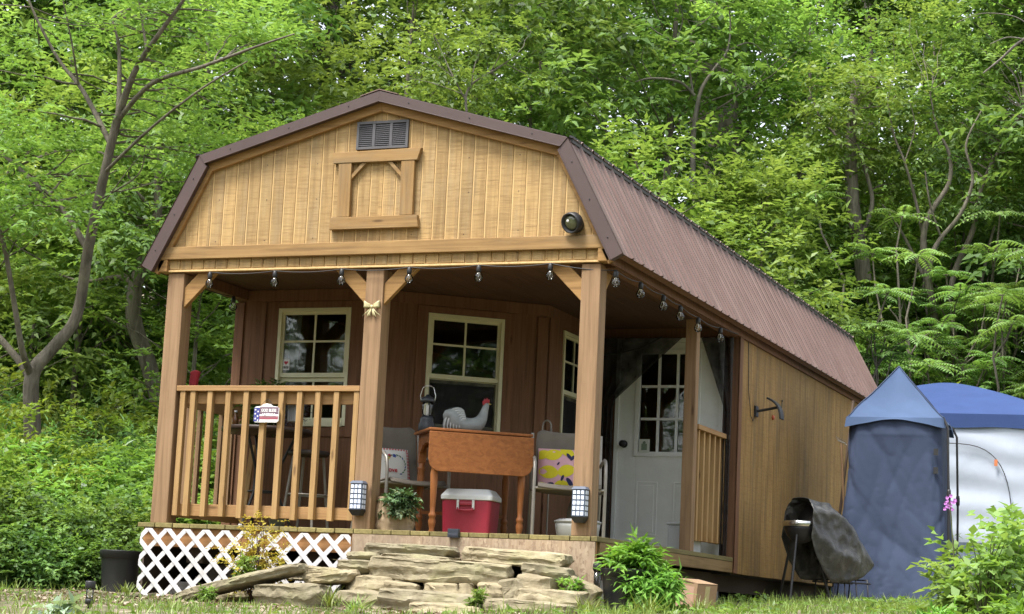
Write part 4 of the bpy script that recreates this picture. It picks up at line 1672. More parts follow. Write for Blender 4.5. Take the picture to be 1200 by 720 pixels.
def solar_sconce(loc, label):
    """Wall lantern with a grid of pale windows."""
    o = Vector(loc)
    T = thing('wall_lantern', label, 'lantern', o, 'lanterns on the porch posts')
    x, y, z = o
    w, d, h = .047, .075, .185
    b = MB()
    b.hexa([(x - w, y - d, z), (x + w, y - d, z), (x + w, y, z), (x - w, y, z), (x - w, y - d, z + h), (x + w, y - d, z + h), (x + w, y, z + h), (x - w, y, z + h)])
    part(b, 'lantern_body', MAT['slate'], T, bevel=.003)
    b = MB()
    b.hexa([(x - w - .008, y - d - .008, z + h), (x + w + .008, y - d - .008, z + h), (x + w + .008, y, z + h), (x - w - .008, y, z + h),
            (x - w + .006, y - d + .012, z + h + .02), (x + w - .006, y - d + .012, z + h + .02), (x + w - .006, y, z + h + .02), (x - w + .006, y, z + h + .02)])
    part(b, 'cap', MAT['slate'], T, bevel=.002)
    b = MB()
    b.hexa([(x - w + .016, y - d + .02, z - .04), (x + w - .016, y - d + .02, z - .04), (x + w - .016, y, z - .04), (x - w + .016, y, z - .04),
            (x - w - .006, y - d - .006, z - .0005), (x + w + .006, y - d - .006, z - .0005), (x + w + .006, y, z - .0005), (x - w - .006, y, z - .0005)])
    part(b, 'bottom_cap', MAT['black'], T, bevel=.002)
    for i in range(5):
        for j in range(3):
            q = MB()
            cx, cz = x + (j - 1) * .029, z + .021 + i * .036
            q.box(cx - .0105, cx + .0105, y - d - .0025, y - d + .001, cz - .013, cz + .013)
            part(q, 'lamp_window', MAT['solar'], T, bevel=.001)
        for j in range(2):
            q = MB()
            cy, cz = y - d + .02 + j * .032, z + .021 + i * .036
            q.box(x + w - .001, x + w + .0025, cy - .0105, cy + .0105, cz - .013, cz + .013)
            part(q, 'lamp_window', MAT['solar'], T)


solar_sconce((1.79, .009, .135), 'slate blue grid lantern low on the middle porch post')
solar_sconce((3.462, .009, .128), 'slate blue grid lantern low on the right corner post')


def make_bow():
    o = Vector((1.802, .006, 1.585))
    T = thing('ribbon_bow', 'pale gold ribbon bow pinned high on the middle post', 'bow', o)
    m = paint('pale_gold_ribbon', (.52, .47, .26), .45, var=.15)
    for s in (-1, 1):
        b = MB()
        b.grid(lambda u, v: (o.x + s * (.008 + .055 * math.sin(math.pi * (u * .94)) ** .8 * (1 if u < .5 else .95)), o.y - .012 - .016 * math.sin(2 * math.pi * u), o.z + .018 + (.012 + .014 * math.sin(math.pi * u)) * (2 * v - 1) + .012 * math.sin(math.pi * u)), 16, 4, True, .0015)
        part(b, 'bow_loop', m, T)
        for q in (0, 1):
            b = MB()
            b.grid(lambda u, v: (o.x + s * (.004 + u * (.052 - .03 * q)) + (.011 + .004 * u) * (2 * v - 1) * (.6 + .4 * u), o.y - .010 - .008 * math.sin(3 * u), o.z + .008 - u * (.058 + .012 * q) - .006 * s * (2 * v - 1) + (0.01 * (1 - abs(2 * v - 1)) if u > .98 else 0)), 8, 4, True, .0015)
            part(b, 'bow_tail', m, T)
    b = MB(); b.ball((o.x, o.y - .014, o.z + .012), .013, 10, (1, .8, 1.1)); part(b, 'knot', m, T)


make_bow()


def make_string_lights():
    T = thing('string_lights', 'string of clear round bulbs along the front and side porch beams', 'string lights', (1.8, 0, 1.88))
    spots = [Vector((.45, -.02, 1.875)), Vector((1.0, -.02, 1.874)), Vector((1.55, -.02, 1.876)), Vector((2.09, -.02, 1.877)), Vector((2.63, -.02, 1.88)), Vector((3.17, -.02, 1.88)),
             Vector((3.635, .03, 1.83)), Vector((3.635, .59, 1.845)), Vector((3.635, 1.14, 1.845)), Vector((3.635, 1.58, 1.838)), Vector((3.635, 2.07, 1.822)), Vector((3.635, 2.72, 1.838))]
    left = [Vector((.1, .32, 1.86)), Vector((.1, .95, 1.86))]
    for p in spots + left:
        s = MB(); s.lathe(p - Vector((0, 0, .048)), [(.015, 0), (.018, .006), (.018, .03), (.013, .042), (.006, .052)], 12)
        part(s, 'bulb_socket', MAT['black'], T)
        s = MB(); s.lathe(p - Vector((0, 0, .112)), [(.004, -.008), (.02, 0), (.031, .018), (.031, .032), (.021, .052), (.014, .0635)], 16)
        g = part(s, 'bulb', MAT['bulb'], T)
        s = MB(); s.tube([p - Vector((0, 0, .05)), p - Vector((-.004, 0, .075)), p - Vector((.004, 0, .09))], .003, 5)
        part(s, 'filament', MAT['chrome'], g)
    w = MB()
    pts = []
    chain = list(reversed(left)) + spots
    for a, b in zip(chain, chain[1:]):
        L = (b - a).length
        for k in range(8):
            t = k / 8
            q = a.lerp(b, t); q.z -= .05 * L * 4 * t * (1 - t) * .6
            pts.append(q)
    pts.append(chain[-1]); pts.append(Vector((3.63, 3.3, 1.87)))
    w.tube(pts, .0035, 6)
    part(w, 'wire', MAT['black'], T)


make_string_lights()


def make_floodlight():
    o = Vector((3.345, -.003, 2.15))
    T = thing('security_light', 'round black security light high at the right end of the gable', 'light', o)
    b = MB(); b.lathe(o, [(.055, 0), (.055, -.02), (.04, -.03)], 20, axis=(0, 1, 0)); part(b, 'wall_plate', MAT['black'], T)
    ax = Vector((-.25, -.8, -.32)).normalized()
    c = o + Vector((.0, -.055, .012))
    b = MB(); b.lathe(c, [(.02, -.045), (.052, -.035), (.070, -.005), (.074, .03), (.072, .055), (.064, .056), (.058, .03)], 24, axis=ax)
    part(b, 'lamp_head', MAT['black'], T)
    b = MB(); b.lathe(c, [(.057, .028), (.05, .042), (.03, .052), (.002, .055)], 24, axis=ax)
    part(b, 'lens', paint('dull_green_lens', (.09, .10, .05), .12, spec=.8), T)
    b = MB(); b.ball(c + ax * .056 + Vector((-.012, 0, .016)), .010, 10); part(b, 'sensor', MAT['white_print'], T)


make_floodlight()


def make_side_lamp():
    """Small solar lamp on a bracket on the side wall, its wire, and a red knob."""
    T = thing('solar_wall_lamp', 'black solar lamp on a bracket on the side wall', 'lamp', (3.602, 4.05, 1.30))
    b = MB(); b.box(3.601, 3.62, 4.0, 4.09, 1.25, 1.345); part(b, 'wall_plate', MAT['black'], T, bevel=.004)
    b = MB(); b.tube([(3.62, 4.045, 1.30), (3.70, 4.05, 1.315), (3.80, 4.05, 1.335)], .012, 8); part(b, 'arm', MAT['black'], T)
    b = MB()
    arc = [(3.715 + .13 * t + .035 * math.sin(math.pi * t), 1.42 - .055 * t - .135 * t ** 1.6) for t in [k / 10 for k in range(11)]]
    low = offset_chain(arc, .018)
    b.prism(arc + low[::-1], XZ, 3.99, 4.11)
    part(b, 'lamp_head', MAT['black'], T, bevel=.004)
    b = MB(); b.tube([(3.606, 4.01, 1.26), (3.612, 3.93, 1.2), (3.609, 3.86, 1.24), (3.606, 3.78, 1.45), (3.606, 3.75, 1.7), (3.606, 3.73, 1.87)], .003, 5); part(b, 'wire', MAT['black'], T)
    b = MB(); b.lathe((3.601, 4.66, 1.31), [(.022, 0), (.022, .012), (.015, .02)], 14, axis=(1, 0, 0))
    tag(b.build('red_knob', paint('orange_red_knob', (.42, .09, .04), .5), loc=(3.601, 4.66, 1.31)), 'small orange red knob on the side wall beside the solar lamp', 'knob')
    b = MB(); b.bar((3.606, 4.98, 1.35), (3.606, 4.99, 1.5), .008, .004, up=(1, 0, 0))
    b.lathe((3.604, 4.985, 1.5), [(.008, 0), (.008, .01)], 8, axis=(1, 0, 0))
    tag(b.build('hook', MAT['black_metal'], loc=(3.606, 4.98, 1.42)), 'thin dark hook on the side wall under the eave', 'hook')


make_side_lamp()

# deck edge light, red pennant, window sticker, rail box, grey pot
b = MB(); b.box(2.52, 2.60, -.085, -.052, -.04, .02); b.box(2.525, 2.595, -.088, -.0851, -.03, -.015)
tag(b.build('deck_light', paint('dark_blue_deck_light', (.03, .035, .05), .4), loc=(2.56, -.07, -.04), bevel=.004), 'small dark block light on the porch edge before the cooler', 'light')
b = MB(); b.prism([(.215, 1.0), (.235, 1.13), (.245, 1.165), (.215, 1.175), (.17, 1.165), (.165, 1.0)], XZ, .25, .30)
tag(b.build('folded_parasol', paint('dark_red_fabric', (.33, .02, .03), .8, var=.25), loc=(.2, .27, 1.0), bevel=.012), 'dark red folded fabric showing behind the left post above the railing', 'parasol')
T = thing('window_sticker', 'small white heart sticker on the left window', 'sticker', (.455, 1.208, 1.355))
b = MB(); b.box(.425, .50, 1.2135, 1.2148, 1.30, 1.385); part(b, 'sticker_sheet', MAT['white_print'], T)
b = MB(); b.box(.436, .442, 1.2122, 1.2134, 1.345, 1.375); b.box(.432, .446, 1.2121, 1.21335, 1.372, 1.376); b.box(.432, .446, 1.2121, 1.21335, 1.343, 1.347)
part(b, 'sticker_letter', MAT['black'], T)
b = MB()
hp = [(.468 + .018 * .062 * (16 * math.sin(t) ** 3), 1.358 + .0011 * (13 * math.cos(t) - 5 * math.cos(2 * t) - 2 * math.cos(3 * t) - math.cos(4 * t))) for t in [2 * math.pi * k / 24 for k in range(24)]]
b.prism(list(reversed(hp)), XZ, 1.2122, 1.2134); part(b, 'sticker_heart', MAT['red_print'], T)
b = MB()
for k in range(4): b.box(.433 + k * .016, .444 + k * .016, 1.2122, 1.2134, 1.31, 1.33)
part(b, 'sticker_bars', MAT['black'], T)
T = thing('storage_box', 'white plastic box behind the slatted side railing', 'box', (3.36, 2.85, 0))
b = MB(); b.box(3.26, 3.44, 2.66, 3.02, .0, .22); part(b, 'box_body', paint('white_box_plastic', (.5, .52, .53), .5), T, bevel=.01)
b = MB(); b.box(3.25, 3.45, 2.65, 3.03, .221, .245); part(b, 'box_lid', paint('white_box_lid', (.55, .57, .58), .5), T, bevel=.008)
T = thing('grey_pot', 'small grey pot on the deck behind the bottom of the railing', 'pot', (1.03, .2, 0))
b = MB(); b.lathe((1.03, .2, 0), [(.05, 0), (.065, .08), (.07, .085), (.07, .095), (.06, .095)], 18); part(b, 'pot_body', paint('blue_grey_pot', (.2, .23, .28), .5), T)

# ------------------------------------------------------------------ stones of the steps
def make_stone(box, yaw, seed, label, tilt=0.0, roll=0.0, mat=None):
    """box = (x0, x1, y0, depth, z0, z1): a split field stone: broken outline, flat bedding planes, chipped edges."""
    x0, x1, y0, dp, z0, z1 = box
    c = Vector(((x0 + x1) / 2, y0 + dp / 2, (z0 + z1) / 2))
    hx, hy, hz = (x1 - x0) / 2, dp / 2, (z1 - z0) / 2
    rr = random.Random(seed * 13 + 5)
    M = Matrix.Translation(c) @ Matrix.Rotation(yaw, 4, 'Z') @ Matrix.Rotation(tilt, 4, 'Y') @ Matrix.Rotation(roll, 4, 'X')
    pts = []
    n = 11
    angs = sorted((2 * math.pi * (i + rr.uniform(-.32, .32)) / n) for i in range(n))
    for a in angs:
        ca, sa = math.cos(a), math.sin(a)
        k = (abs(ca) ** 5 + abs(sa) ** 5) ** (-.2)
        r = k * rr.uniform(.9, 1.02)
        px, py = ca * r * hx, sa * r * hy
        ti, bi = rr.uniform(.0, .035), rr.uniform(.0, .06)
        l = math.hypot(px, py)
        pts.append(Vector((px * (1 - ti / l), py * (1 - ti / l), hz * rr.uniform(.72, 1.0))))
        pts.append(Vector((px, py, hz * rr.uniform(-.35, .45))))
        pts.append(Vector((px * (1 - bi / l), py * (1 - bi / l), -hz * rr.uniform(.75, 1.0))))
    for i in range(4):
        pts.append(Vector((rr.uniform(-.5, .5) * hx, rr.uniform(-.6, .6) * hy, hz * rr.uniform(.96, 1.04))))
    bm = bmesh.new()
    for p in pts: bm.verts.new(p)
    bmesh.ops.convex_hull(bm, input=bm.verts)
    bmesh.ops.delete(bm, geom=[v for v in bm.verts if not v.link_faces], context='VERTS')
    bmesh.ops.bevel(bm, geom=list(bm.edges), offset=min(.006, hz * .12), segments=1, affect='EDGES')
    for it in range(4):
        lng = [e for e in bm.edges if e.calc_length() > (.12, .07, .045, .03)[it]]
        if lng: bmesh.ops.subdivide_edges(bm, edges=lng, cuts=1, use_grid_fill=True)
        bmesh.ops.triangulate(bm, faces=[f for f in bm.faces if len(f.verts) > 4])
    s = (seed % 97) * 3.7
    bm.normal_update()
    for v in bm.verts:
        p = v.co
        w = mn.noise((p.x * 5 + s, p.y * 5, p.z * 9)) * .012 + mn.noise((p.x * 16 + s, p.y * 16, p.z * 30 + 5)) * .007 + mn.noise((p.x * 40 + s, p.y * 40, p.z * 60)) * .003
        nz = abs(v.normal.z)
        step = (math.floor((p.z / max(hz, .01) + 1) * 2.2 + mn.noise((p.x * 4 + s, p.y * 4, 1.))) % 2) * .010 * (1 - nz)
        v.co = p + v.normal * (w * (1 - .35 * nz) - step)
    me = bpy.data.meshes.new('step_stone')
    bm.transform(Matrix.Translation(-Vector((c.x, c.y, z0))) @ M)
    bm.to_mesh(me)
    bm.free()
    me.materials.append(mat or MAT['stone'])
    me.polygons.foreach_set('use_smooth', [True] * len(me.polygons))
    o = link_mesh('step_stone', me, None, (c.x, c.y, z0))
    es = o.modifiers.new('edges', 'EDGE_SPLIT')
    es.split_angle = math.radians(28)
    tag(o, label, 'stone', 'flat stones of the rough porch steps')
    return o


def px_box(px0, px1, py0, py1, Y, dp):
    """A stone seen between two pixel columns and rows with its front at depth Y."""
    def onY(u, v):
        d = CR * ((u - 600) / FPX) + CD * ((v - 360) / FPX) + CF
        return CAM + d * ((Y - CAM.y) / d.y)
    m = (px0 + px1) / 2
    mid = (py0 + py1) / 2
    return (onY(px0, mid).x, onY(px1, mid).x, Y, dp, onY(m, py1).z, onY(m, py0).z)


STONES = [
    # px0 px1 py0 py1  front y, depth, yaw, tilt, label
    (414, 526, 637, 652, -.42, .34, .02, .01, 'long mossy slab at the top left of the stone steps'),
    (530, 662, 644, 664, -.44, .36, .03, .05, 'long slab at the top right of the stone steps'),
    (396, 440, 646, 659, -.50, .30, .0, .0, 'short block under the left end of the top left slab'),
    (436, 528, 650, 661, -.48, .30, .0, .02, 'thin broken slab squeezed between the top slab and the big slab'),
    (418, 594, 656, 684, -.68, .40, .0, .02, 'biggest slab across the middle of the stone steps'),
    (388, 432, 657, 675, -.62, .30, .05, .0, 'grey block left of the big middle slab'),
    (394, 462, 672, 695, -.72, .36, .0, .0, 'rounded speckled stone low at the left under the big slab'),
    (440, 486, 682, 697, -.74, .25, .0, .1, 'wedge shaped stone under the left of the big slab'),
    (458, 483, 677, 691, -.66, .2, .0, .0, 'small square stone in the dark gap under the big slab'),
    (485, 538, 682, 697, -.72, .25, .0, .0, 'lens shaped stone under the middle of the big slab'),
    (534, 554, 683, 696, -.7, .2, .0, .0, 'small greenish stone right of the lens shaped stone'),
    (548, 584, 682, 709, -.76, .28, .0, .15, 'upright broken stone between the small stones and the yellow one'),
    (576, 612, 678, 704, -.70, .26, .0, -.15, 'pointed pale stone left of the yellowish stone'),
    (596, 642, 673, 694, -.66, .3, .0, .06, 'yellowish rounded stone under the top right slab'),
    (604, 664, 662, 684, -.54, .32, .0, .12, 'crumbly pinkish stone behind the yellowish stone'),
    (588, 674, 690, 713, -.86, .36, .04, .02, 'long tan block low at the right of the steps'),
    (652, 692, 681, 708, -.58, .3, .0, .45, 'moss covered stone leaning down at the far right of the steps'),
    (426, 566, 693, 712, -.92, .4, .02, .02, 'wide layered slab in the lower row of the steps'),
    (386, 446, 692, 714, -.92, .36, .0, .0, 'pale cracked slab at the lower left behind the grass tuft'),
    (468, 560, 707, 732, -1.12, .4, .0, .0, 'squared pale block lowest in front of the steps'),
    (556, 660, 704, 728, -1.08, .42, .0, .03, 'flat broad stone lowest at the right of the steps'),
    (190, 340, 677, 690, -1.0, .36, .04, -.26, 'long tilted slab lying at the left end of the steps'),
    (286, 374, 684, 706, -1.0, .34, .0, -.05, 'flat layered slab beneath the tilted slab'),
    (322, 412, 664, 684, -.62, .36, .0, .03, 'broad slab sloping between the tilted slab and the steps'),
    (346, 410, 668, 686, -.78, .26, .0, -.12, 'pointed slab end overhanging the grass left of the steps'),
    (236, 290, 694, 708, -.62, .3, .0, -.1, 'dark stone in the shade under the tilted slab'),
]
for i, (a, b_, c, d, y, dp, yw, tl, lab) in enumerate(STONES):
    bx = px_box(a, b_, c, d, y, dp)
    bx = (bx[0] - .004, bx[1] + .004, bx[2], bx[3], bx[4] + .006, bx[5] + .002)
    # rest the lowest row in the ground
    if d > 690: bx = bx[:4] + (min(bx[4], ground_z(bx[0], y) - .03), bx[5])
    make_stone(bx, yw, 11 + i * 7, lab, tl)

MAT['rubble'] = paint('rubble_gap_shade', (.06, .052, .04), .95, var=.4, scale=14)
# added rubble filler, coloured dark as gap shade, behind the face of the steps, so that no daylight shows through
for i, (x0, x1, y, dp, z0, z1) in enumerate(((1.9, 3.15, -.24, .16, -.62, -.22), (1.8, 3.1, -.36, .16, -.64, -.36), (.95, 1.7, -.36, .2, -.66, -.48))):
    make_stone((x0, x1, y, dp, z0, z1), 0, 301 + i, ('dark rubble filler behind the upper slabs, coloured as gap shade', 'dark rubble filler under the big middle slab, coloured as gap shade', 'dark rubble filler behind the tilted left slab, coloured as gap shade')[i], mat=MAT['rubble'])

# ------------------------------------------------------------------ pots, box, path lights
def make_pot(loc, r, h, label, name='plant_pot', segs=28):
    T = thing(name, label, 'pot', loc)
    x, y, z = loc
    b = MB()
    b.lathe(loc, [(r * .78, -.02), (r * .80, 0), (r * .93, h * .80), (r * .94, h * .81), (r * 1.0, h * .815), (r * 1.02, h * .98), (r * 1.03, h), (r * .97, h), (r * .95, h * .9)], segs)
    part(b, 'pot_body', MAT['pot'], T)
    b = MB(); b.lathe((x, y, z + h * .86), [(r * .93, 0), (r * .93, .01)], 20)
    part(b, 'potting_soil', MAT['soil'], T)
    return T


MAT['pot'] = paint('black_nursery_pot', (.016, .017, .019), .5, var=.25, dirt=(.05, .045, .04))
p = at(139, 690, 14.4)
POT1 = Vector((p.x, p.y, ground_z(p.x, p.y) + .0))
make_pot(tuple(POT1), .155, .31, 'empty black plastic pot standing left of the white lattice')
p = at(734, 700, 12.6)
POT2 = Vector((p.x, p.y, ground_z(p.x, p.y) + .0))
make_pot(tuple(POT2), .175, .27, 'black plastic pot with a bushy green plant at the porch corner')


def make_box():
    p = at(812, 700, 13.2)
    z = ground_z(p.x, p.y)
    o = Vector((p.x, p.y, z))
    T = thing('cardboard_box', 'open brown cardboard box lying tilted by the porch corner', 'box', o)
    M = Matrix.Translation(o + Vector((0, 0, .015))) @ Matrix.Rotation(math.radians(-22), 4, 'Z') @ Matrix.Rotation(math.radians(7), 4, 'Y')
    m = MAT['card']
    b = MB(); b.M = M
    w, d, h, t = .105, .11, .17, .005
    b.box(-w, w, -d, -d + t, 0, h); b.box(-w, w, d - t, d, 0, h)
    b.box(-w, -w + t, -d + t, d - t, 0, h); b.box(w - t, w, -d + t, d - t, 0, h)
    b.box(-w + t, w - t, -d + t, d - t, 0, t)
    part(b, 'box_body', m, T)
    f = MB(); f.M = M @ Matrix.Translation((-w, 0, h)) @ Matrix.Rotation(math.radians(-12), 4, 'Y')
    f.box(-.13, 0, -d, d, .001, .005); part(f, 'box_flap', m, T)
    f = MB(); f.M = M @ Matrix.Translation((w, 0, h)) @ Matrix.Rotation(math.radians(4), 4, 'Y')
    f.box(-.17, 0, -d, d, .003, .008); part(f, 'box_flap', m, T)
    tp = MB(); tp.M = M
    tp.box(-.08, .08, -d - .001, -d - .0002, .0, h - .02)
    part(tp, 'paper_label', paint('plain_pinkish_paper', (.40, .25, .18), .7, var=.05), T)
    tp = MB(); tp.M = M
    tp.box(w + .0003, w + .0012, -.02, .03, .01, h - .01); part(tp, 'packing_tape', paint('pale_packing_tape', (.42, .36, .20), .3), T)


MAT['card'] = paint('brown_cardboard', (.29, .19, .11), .85, var=.12)
make_box()


def path_light(px, py, d, label, h=.16):
    p = at(px, py, d)
    z = ground_z(p.x, p.y)
    T = thing('path_light', label, 'garden light', (p.x, p.y, z))
    b = MB(); b.lathe((p.x, p.y, z), [(.004, -.1), (.009, -.02), (.012, 0), (.012, .03), (.026, .034), (.026, .06), (.02, .064)], 14); part(b, 'stake', MAT['black'], T)
    b = MB(); b.lathe((p.x, p.y, z), [(.022, .0645), (.024, h - .045)], 16); part(b, 'lens', MAT['bulb'], T)
    b = MB(); b.lathe((p.x, p.y, z), [(.029, h - .0445), (.031, h - .04), (.031, h - .006), (.028, h)], 16); part(b, 'cap', MAT['black'], T)


path_light(105, 700, 11.6, 'small black capped path light in the grass below the black pot', .17)
path_light(699, 690, 12.9, 'small black path light standing at the right end of the board skirt', .30)


# ------------------------------------------------------------------ tents, grill, poles
MAT['tent_roof'] = fabric('light_blue_tent_cloth', (.068, .108, .20), var=.08, wr=.06, trans=.1)
MAT['tent_body'] = fabric('dusk_blue_tent_cloth', (.042, .058, .105), var=.10, wr=.06)
MAT['canopy'] = fabric('royal_blue_canopy_cloth', (.036, .066, .18), var=.08, wr=.08, trans=.10)
MAT['tent_wall'] = fabric('white_tent_wall_cloth', (.50, .555, .66), var=.06, wr=.12, trans=.2)
MAT['tent_band'] = fabric('grey_blue_tent_band', (.13, .16, .22))


def make_shower_tent():
    p = at(1052, 700, 18)
    z = ground_z(p.x, p.y)
    o = Vector((p.x, p.y, z))
    T = thing('shower_tent', 'tall narrow blue tent with pointed roof beside the cabin wall', 'tent', o)
    M = local(o, .06)
    ze, za = 1.64, 2.225

    def square(u, w):
        a = u * 4
        k = int(a) % 4; f = a - int(a)
        cs = [(-w, -w), (w, -w), (w, w), (-w, w)]
        q0, q1 = cs[k], cs[(k + 1) % 4]
        return q0[0] + (q1[0] - q0[0]) * f, q0[1] + (q1[1] - q0[1]) * f, f, k

    def crease(x, y, zz):
        """Sharp folds hanging from the corners and rumples near the ground."""
        r1 = 1 - abs(mn.noise((x * 2.4 + zz * .9, y * 2.4, zz * .8 + 3))) * 2.0
        r2 = 1 - abs(mn.noise((x * 5.5 - zz * 1.9 + 9, y * 5.5, zz * .9))) * 2.2
        r3 = 1 - abs(mn.noise((x * 11 + zz * 4, y * 11 + 4, zz * 3.5))) * 2.2
        return .030 * max(0, r1) ** 2 + .017 * max(0, r2) ** 3 * (1.3 - .6 * zz) + .008 * max(0, r3) ** 3
    b = MB(); b.M = M

    def body(u, v):
        zz = v * (ze + .05)
        w = .40 + .145 * (1 - v) ** 1.2
        x, y, f, k = square(u, w)
        r, lim = math.hypot(x, y), w * 1.27
        if r > lim: x, y = x * lim / r, y * lim / r
        sag = .055 * math.sin(math.pi * f) * math.sin(math.pi * min(1, v * 1.1)) ** .7
        s = 1 - (sag + crease(x, y, zz) * (1 - .55 * v) - .03) / w
        tw = .05 * (1 - v) * math.sin(2.2 * v + 1)
        return (x * s - .07 * (1 - v) ** 1.5 + tw, y * s, zz)
    b.grid(body, 168, 110)
    part(b, 'tent_body', MAT['tent_body'], T)
    r = MB(); r.M = M
    ax_, hw = -.02, .445

    def roof(u, v):
        w = hw * (1 - v)
        x, y, f, k = square(u, w)
        zz = ze + .055 + (za - ze - .055) * (v ** 1.06) - .085 * math.sin(math.pi * f) * math.sin(math.pi * min(1, v * 1.05 + .05)) * .55
        zz += .02 * mn.noise((x * 5, y * 5, 2.0)) * (1 - v) - .016 * max(0, 1 - 2.4 * abs(mn.noise((x * 4 + v * 3, y * 4, 6.)))) * (1 - v)
        c = .03 * math.sin(math.pi * f) * math.sin(math.pi * v)
        n = ((0, 1), (-1, 0), (0, -1), (1, 0))[k]
        return (x + ax_ * v + n[0] * c, y + n[1] * c, zz)
    r.grid(roof, 96, 28)

    def hem(u, v):
        x, y, f, k = square(u, hw + .012 * v)
        drop = .075 - .035 * math.sin(math.pi * f) + .02 * math.cos(2 * math.pi * f)
        return (x, y, ze + .055 - v * drop + .012 * mn.noise((x * 5, y * 5, 1)) * v)
    r.grid(hem, 96, 5)
    part(r, 'tent_roof', MAT['tent_roof'], T)
    sm = MB(); sm.M = M
    for k in range(4):
        sm.tube([Vector(roof((k + .0001) / 4, j / 12)) + Vector((0, 0, .004)) for j in range(13)], .006, 5)
    part(sm, 'roof_seam', MAT['tent_body'], T)
    for sx, sy in ((1, -1), (-1, 1), (1, 1)):
        q = MB(); q.M = M
        q.tube([(sx * .50, sy * .44, -.02), (sx * .50, sy * .44, .9), (sx * .485, sy * .44, 1.60), (sx * .44, sy * .42, 1.70)], .011, 8)
        q.lathe((sx * .50, sy * .44, .95), [(.017, 0), (.019, .02), (.019, .07), (.015, .09)], 10)
        part(q, 'tent_pole', MAT['black'], T)
    for zz in (1.18, 1.35):
        tb = MB(); tb.M = M; tb.box(.36, .40, -.455, -.43, zz, zz + .06)
        part(tb, 'tie_strap', MAT['black'], T)


make_shower_tent()


def make_canopy():
    p = at(1108, 600, 25.2)
    z = ground_z(p.x, p.y)
    o = Vector((p.x, p.y, z))
    T = thing('canopy_tent', 'blue roofed canopy tent with white side walls behind the pointed tent', 'tent', o)
    M = local(o, .13)
    top = -.4984 + .0
    ze = 2.02 - z + (-.02)
    za = 2.70 - z
    h = 1.52
    r = MB(); r.M = M

    def roof(u, v):
        a = u * 4
        k = int(a) % 4; f = a - int(a)
        w = h * (1 - v)
        cs = [(-w, -w), (w, -w), (w, w), (-w, w)]
        q0, q1 = cs[k], cs[(k + 1) % 4]
        x, y = q0[0] + (q1[0] - q0[0]) * f, q0[1] + (q1[1] - q0[1]) * f
        zz = ze + .13 + (za - ze - .13) * (1 - (1 - v) ** 1.3) - .05 * math.sin(math.pi * f) * math.sin(math.pi * v)
        zz += .014 * math.sin(9 * v + 7 * f) * math.sin(math.pi * v) * math.sin(math.pi * f)
        return (x, y, zz)
    r.grid(roof, 80, 22)

    def hem(u, v):
        a = u * 4
        k = int(a) % 4; f = a - int(a)
        w = h + .006
        cs = [(-w, -w), (w, -w), (w, w), (-w, w)]
        q0, q1 = cs[k], cs[(k + 1) % 4]
        return (q0[0] + (q1[0] - q0[0]) * f, q0[1] + (q1[1] - q0[1]) * f, ze + .13 - v * .17 + .008 * math.sin(f * 20) * v)
    r.grid(hem, 80, 3)
    part(r, 'canopy_roof', MAT['canopy'], T)
    for k, nm in enumerate(('front', 'right', 'back', 'left')):
        A = [(-h, -h), (h, -h), (h, h), (-h, h)]
        q0, q1 = Vector(A[k]) * .985, Vector(A[(k + 1) % 4]) * .985
        nrm = Vector(((q1 - q0).normalized().y, -(q1 - q0).normalized().x))
        for (v0, v1, m, name) in ((.27, 1.0, 'tent_wall', 'side_wall'), (0.0, .27, 'tent_band', 'wall_band')):
            b = MB(); b.M = M

            def wall(u, v):
                vv = v0 + (v1 - v0) * v
                x, y = q0.x + (q1.x - q0.x) * u, q0.y + (q1.y - q0.y) * u
                d = .03 * mn.noise((u * 5 + k, vv * 4, 1)) + .012 * math.sin(34 * vv + 6 * u + 3 * mn.noise((u * 3, vv * 2, 5.))) * math.sin(math.pi * u)
                return (x + nrm.x * d, y + nrm.y * d, vv * (ze + .06))
            b.grid(wall, 44, 32 if v1 == 1.0 else 10)
            part(b, name, MAT[m], T)
    z_ = MB(); z_.M = M
    arch = []
    for k in range(26):
        t = k / 25
        a = math.pi * (1 - t)
        arch.append((.02 + .82 * (abs(math.cos(a)) ** .6) * (1 if math.cos(a) > 0 else -1), -h * .985 - .045, .35 + 1.42 * (math.sin(a) ** .55)))
    z_.tube(arch, .006, 6)
    part(z_, 'door_zip', MAT['black'], T)
    tb = MB(); tb.M = M
    tb.box(.62, .66, -h * .985 - .06, -h * .985 - .045, 1.5, 1.58)
    part(tb, 'zip_tag', paint('orange_zip_tag', (.5, .16, .06), .6), T)
    for sx, sy in ((1, -1), (1, 1), (-1, -1), (-1, 1)):
        q = MB(); q.M = M
        q.tube([(sx * h * .97, sy * h * .97, -.05), (sx * h * .97, sy * h * .97, ze + .12)], .02, 8)
        part(q, 'canopy_leg', MAT['grey_metal'], T)


make_canopy()


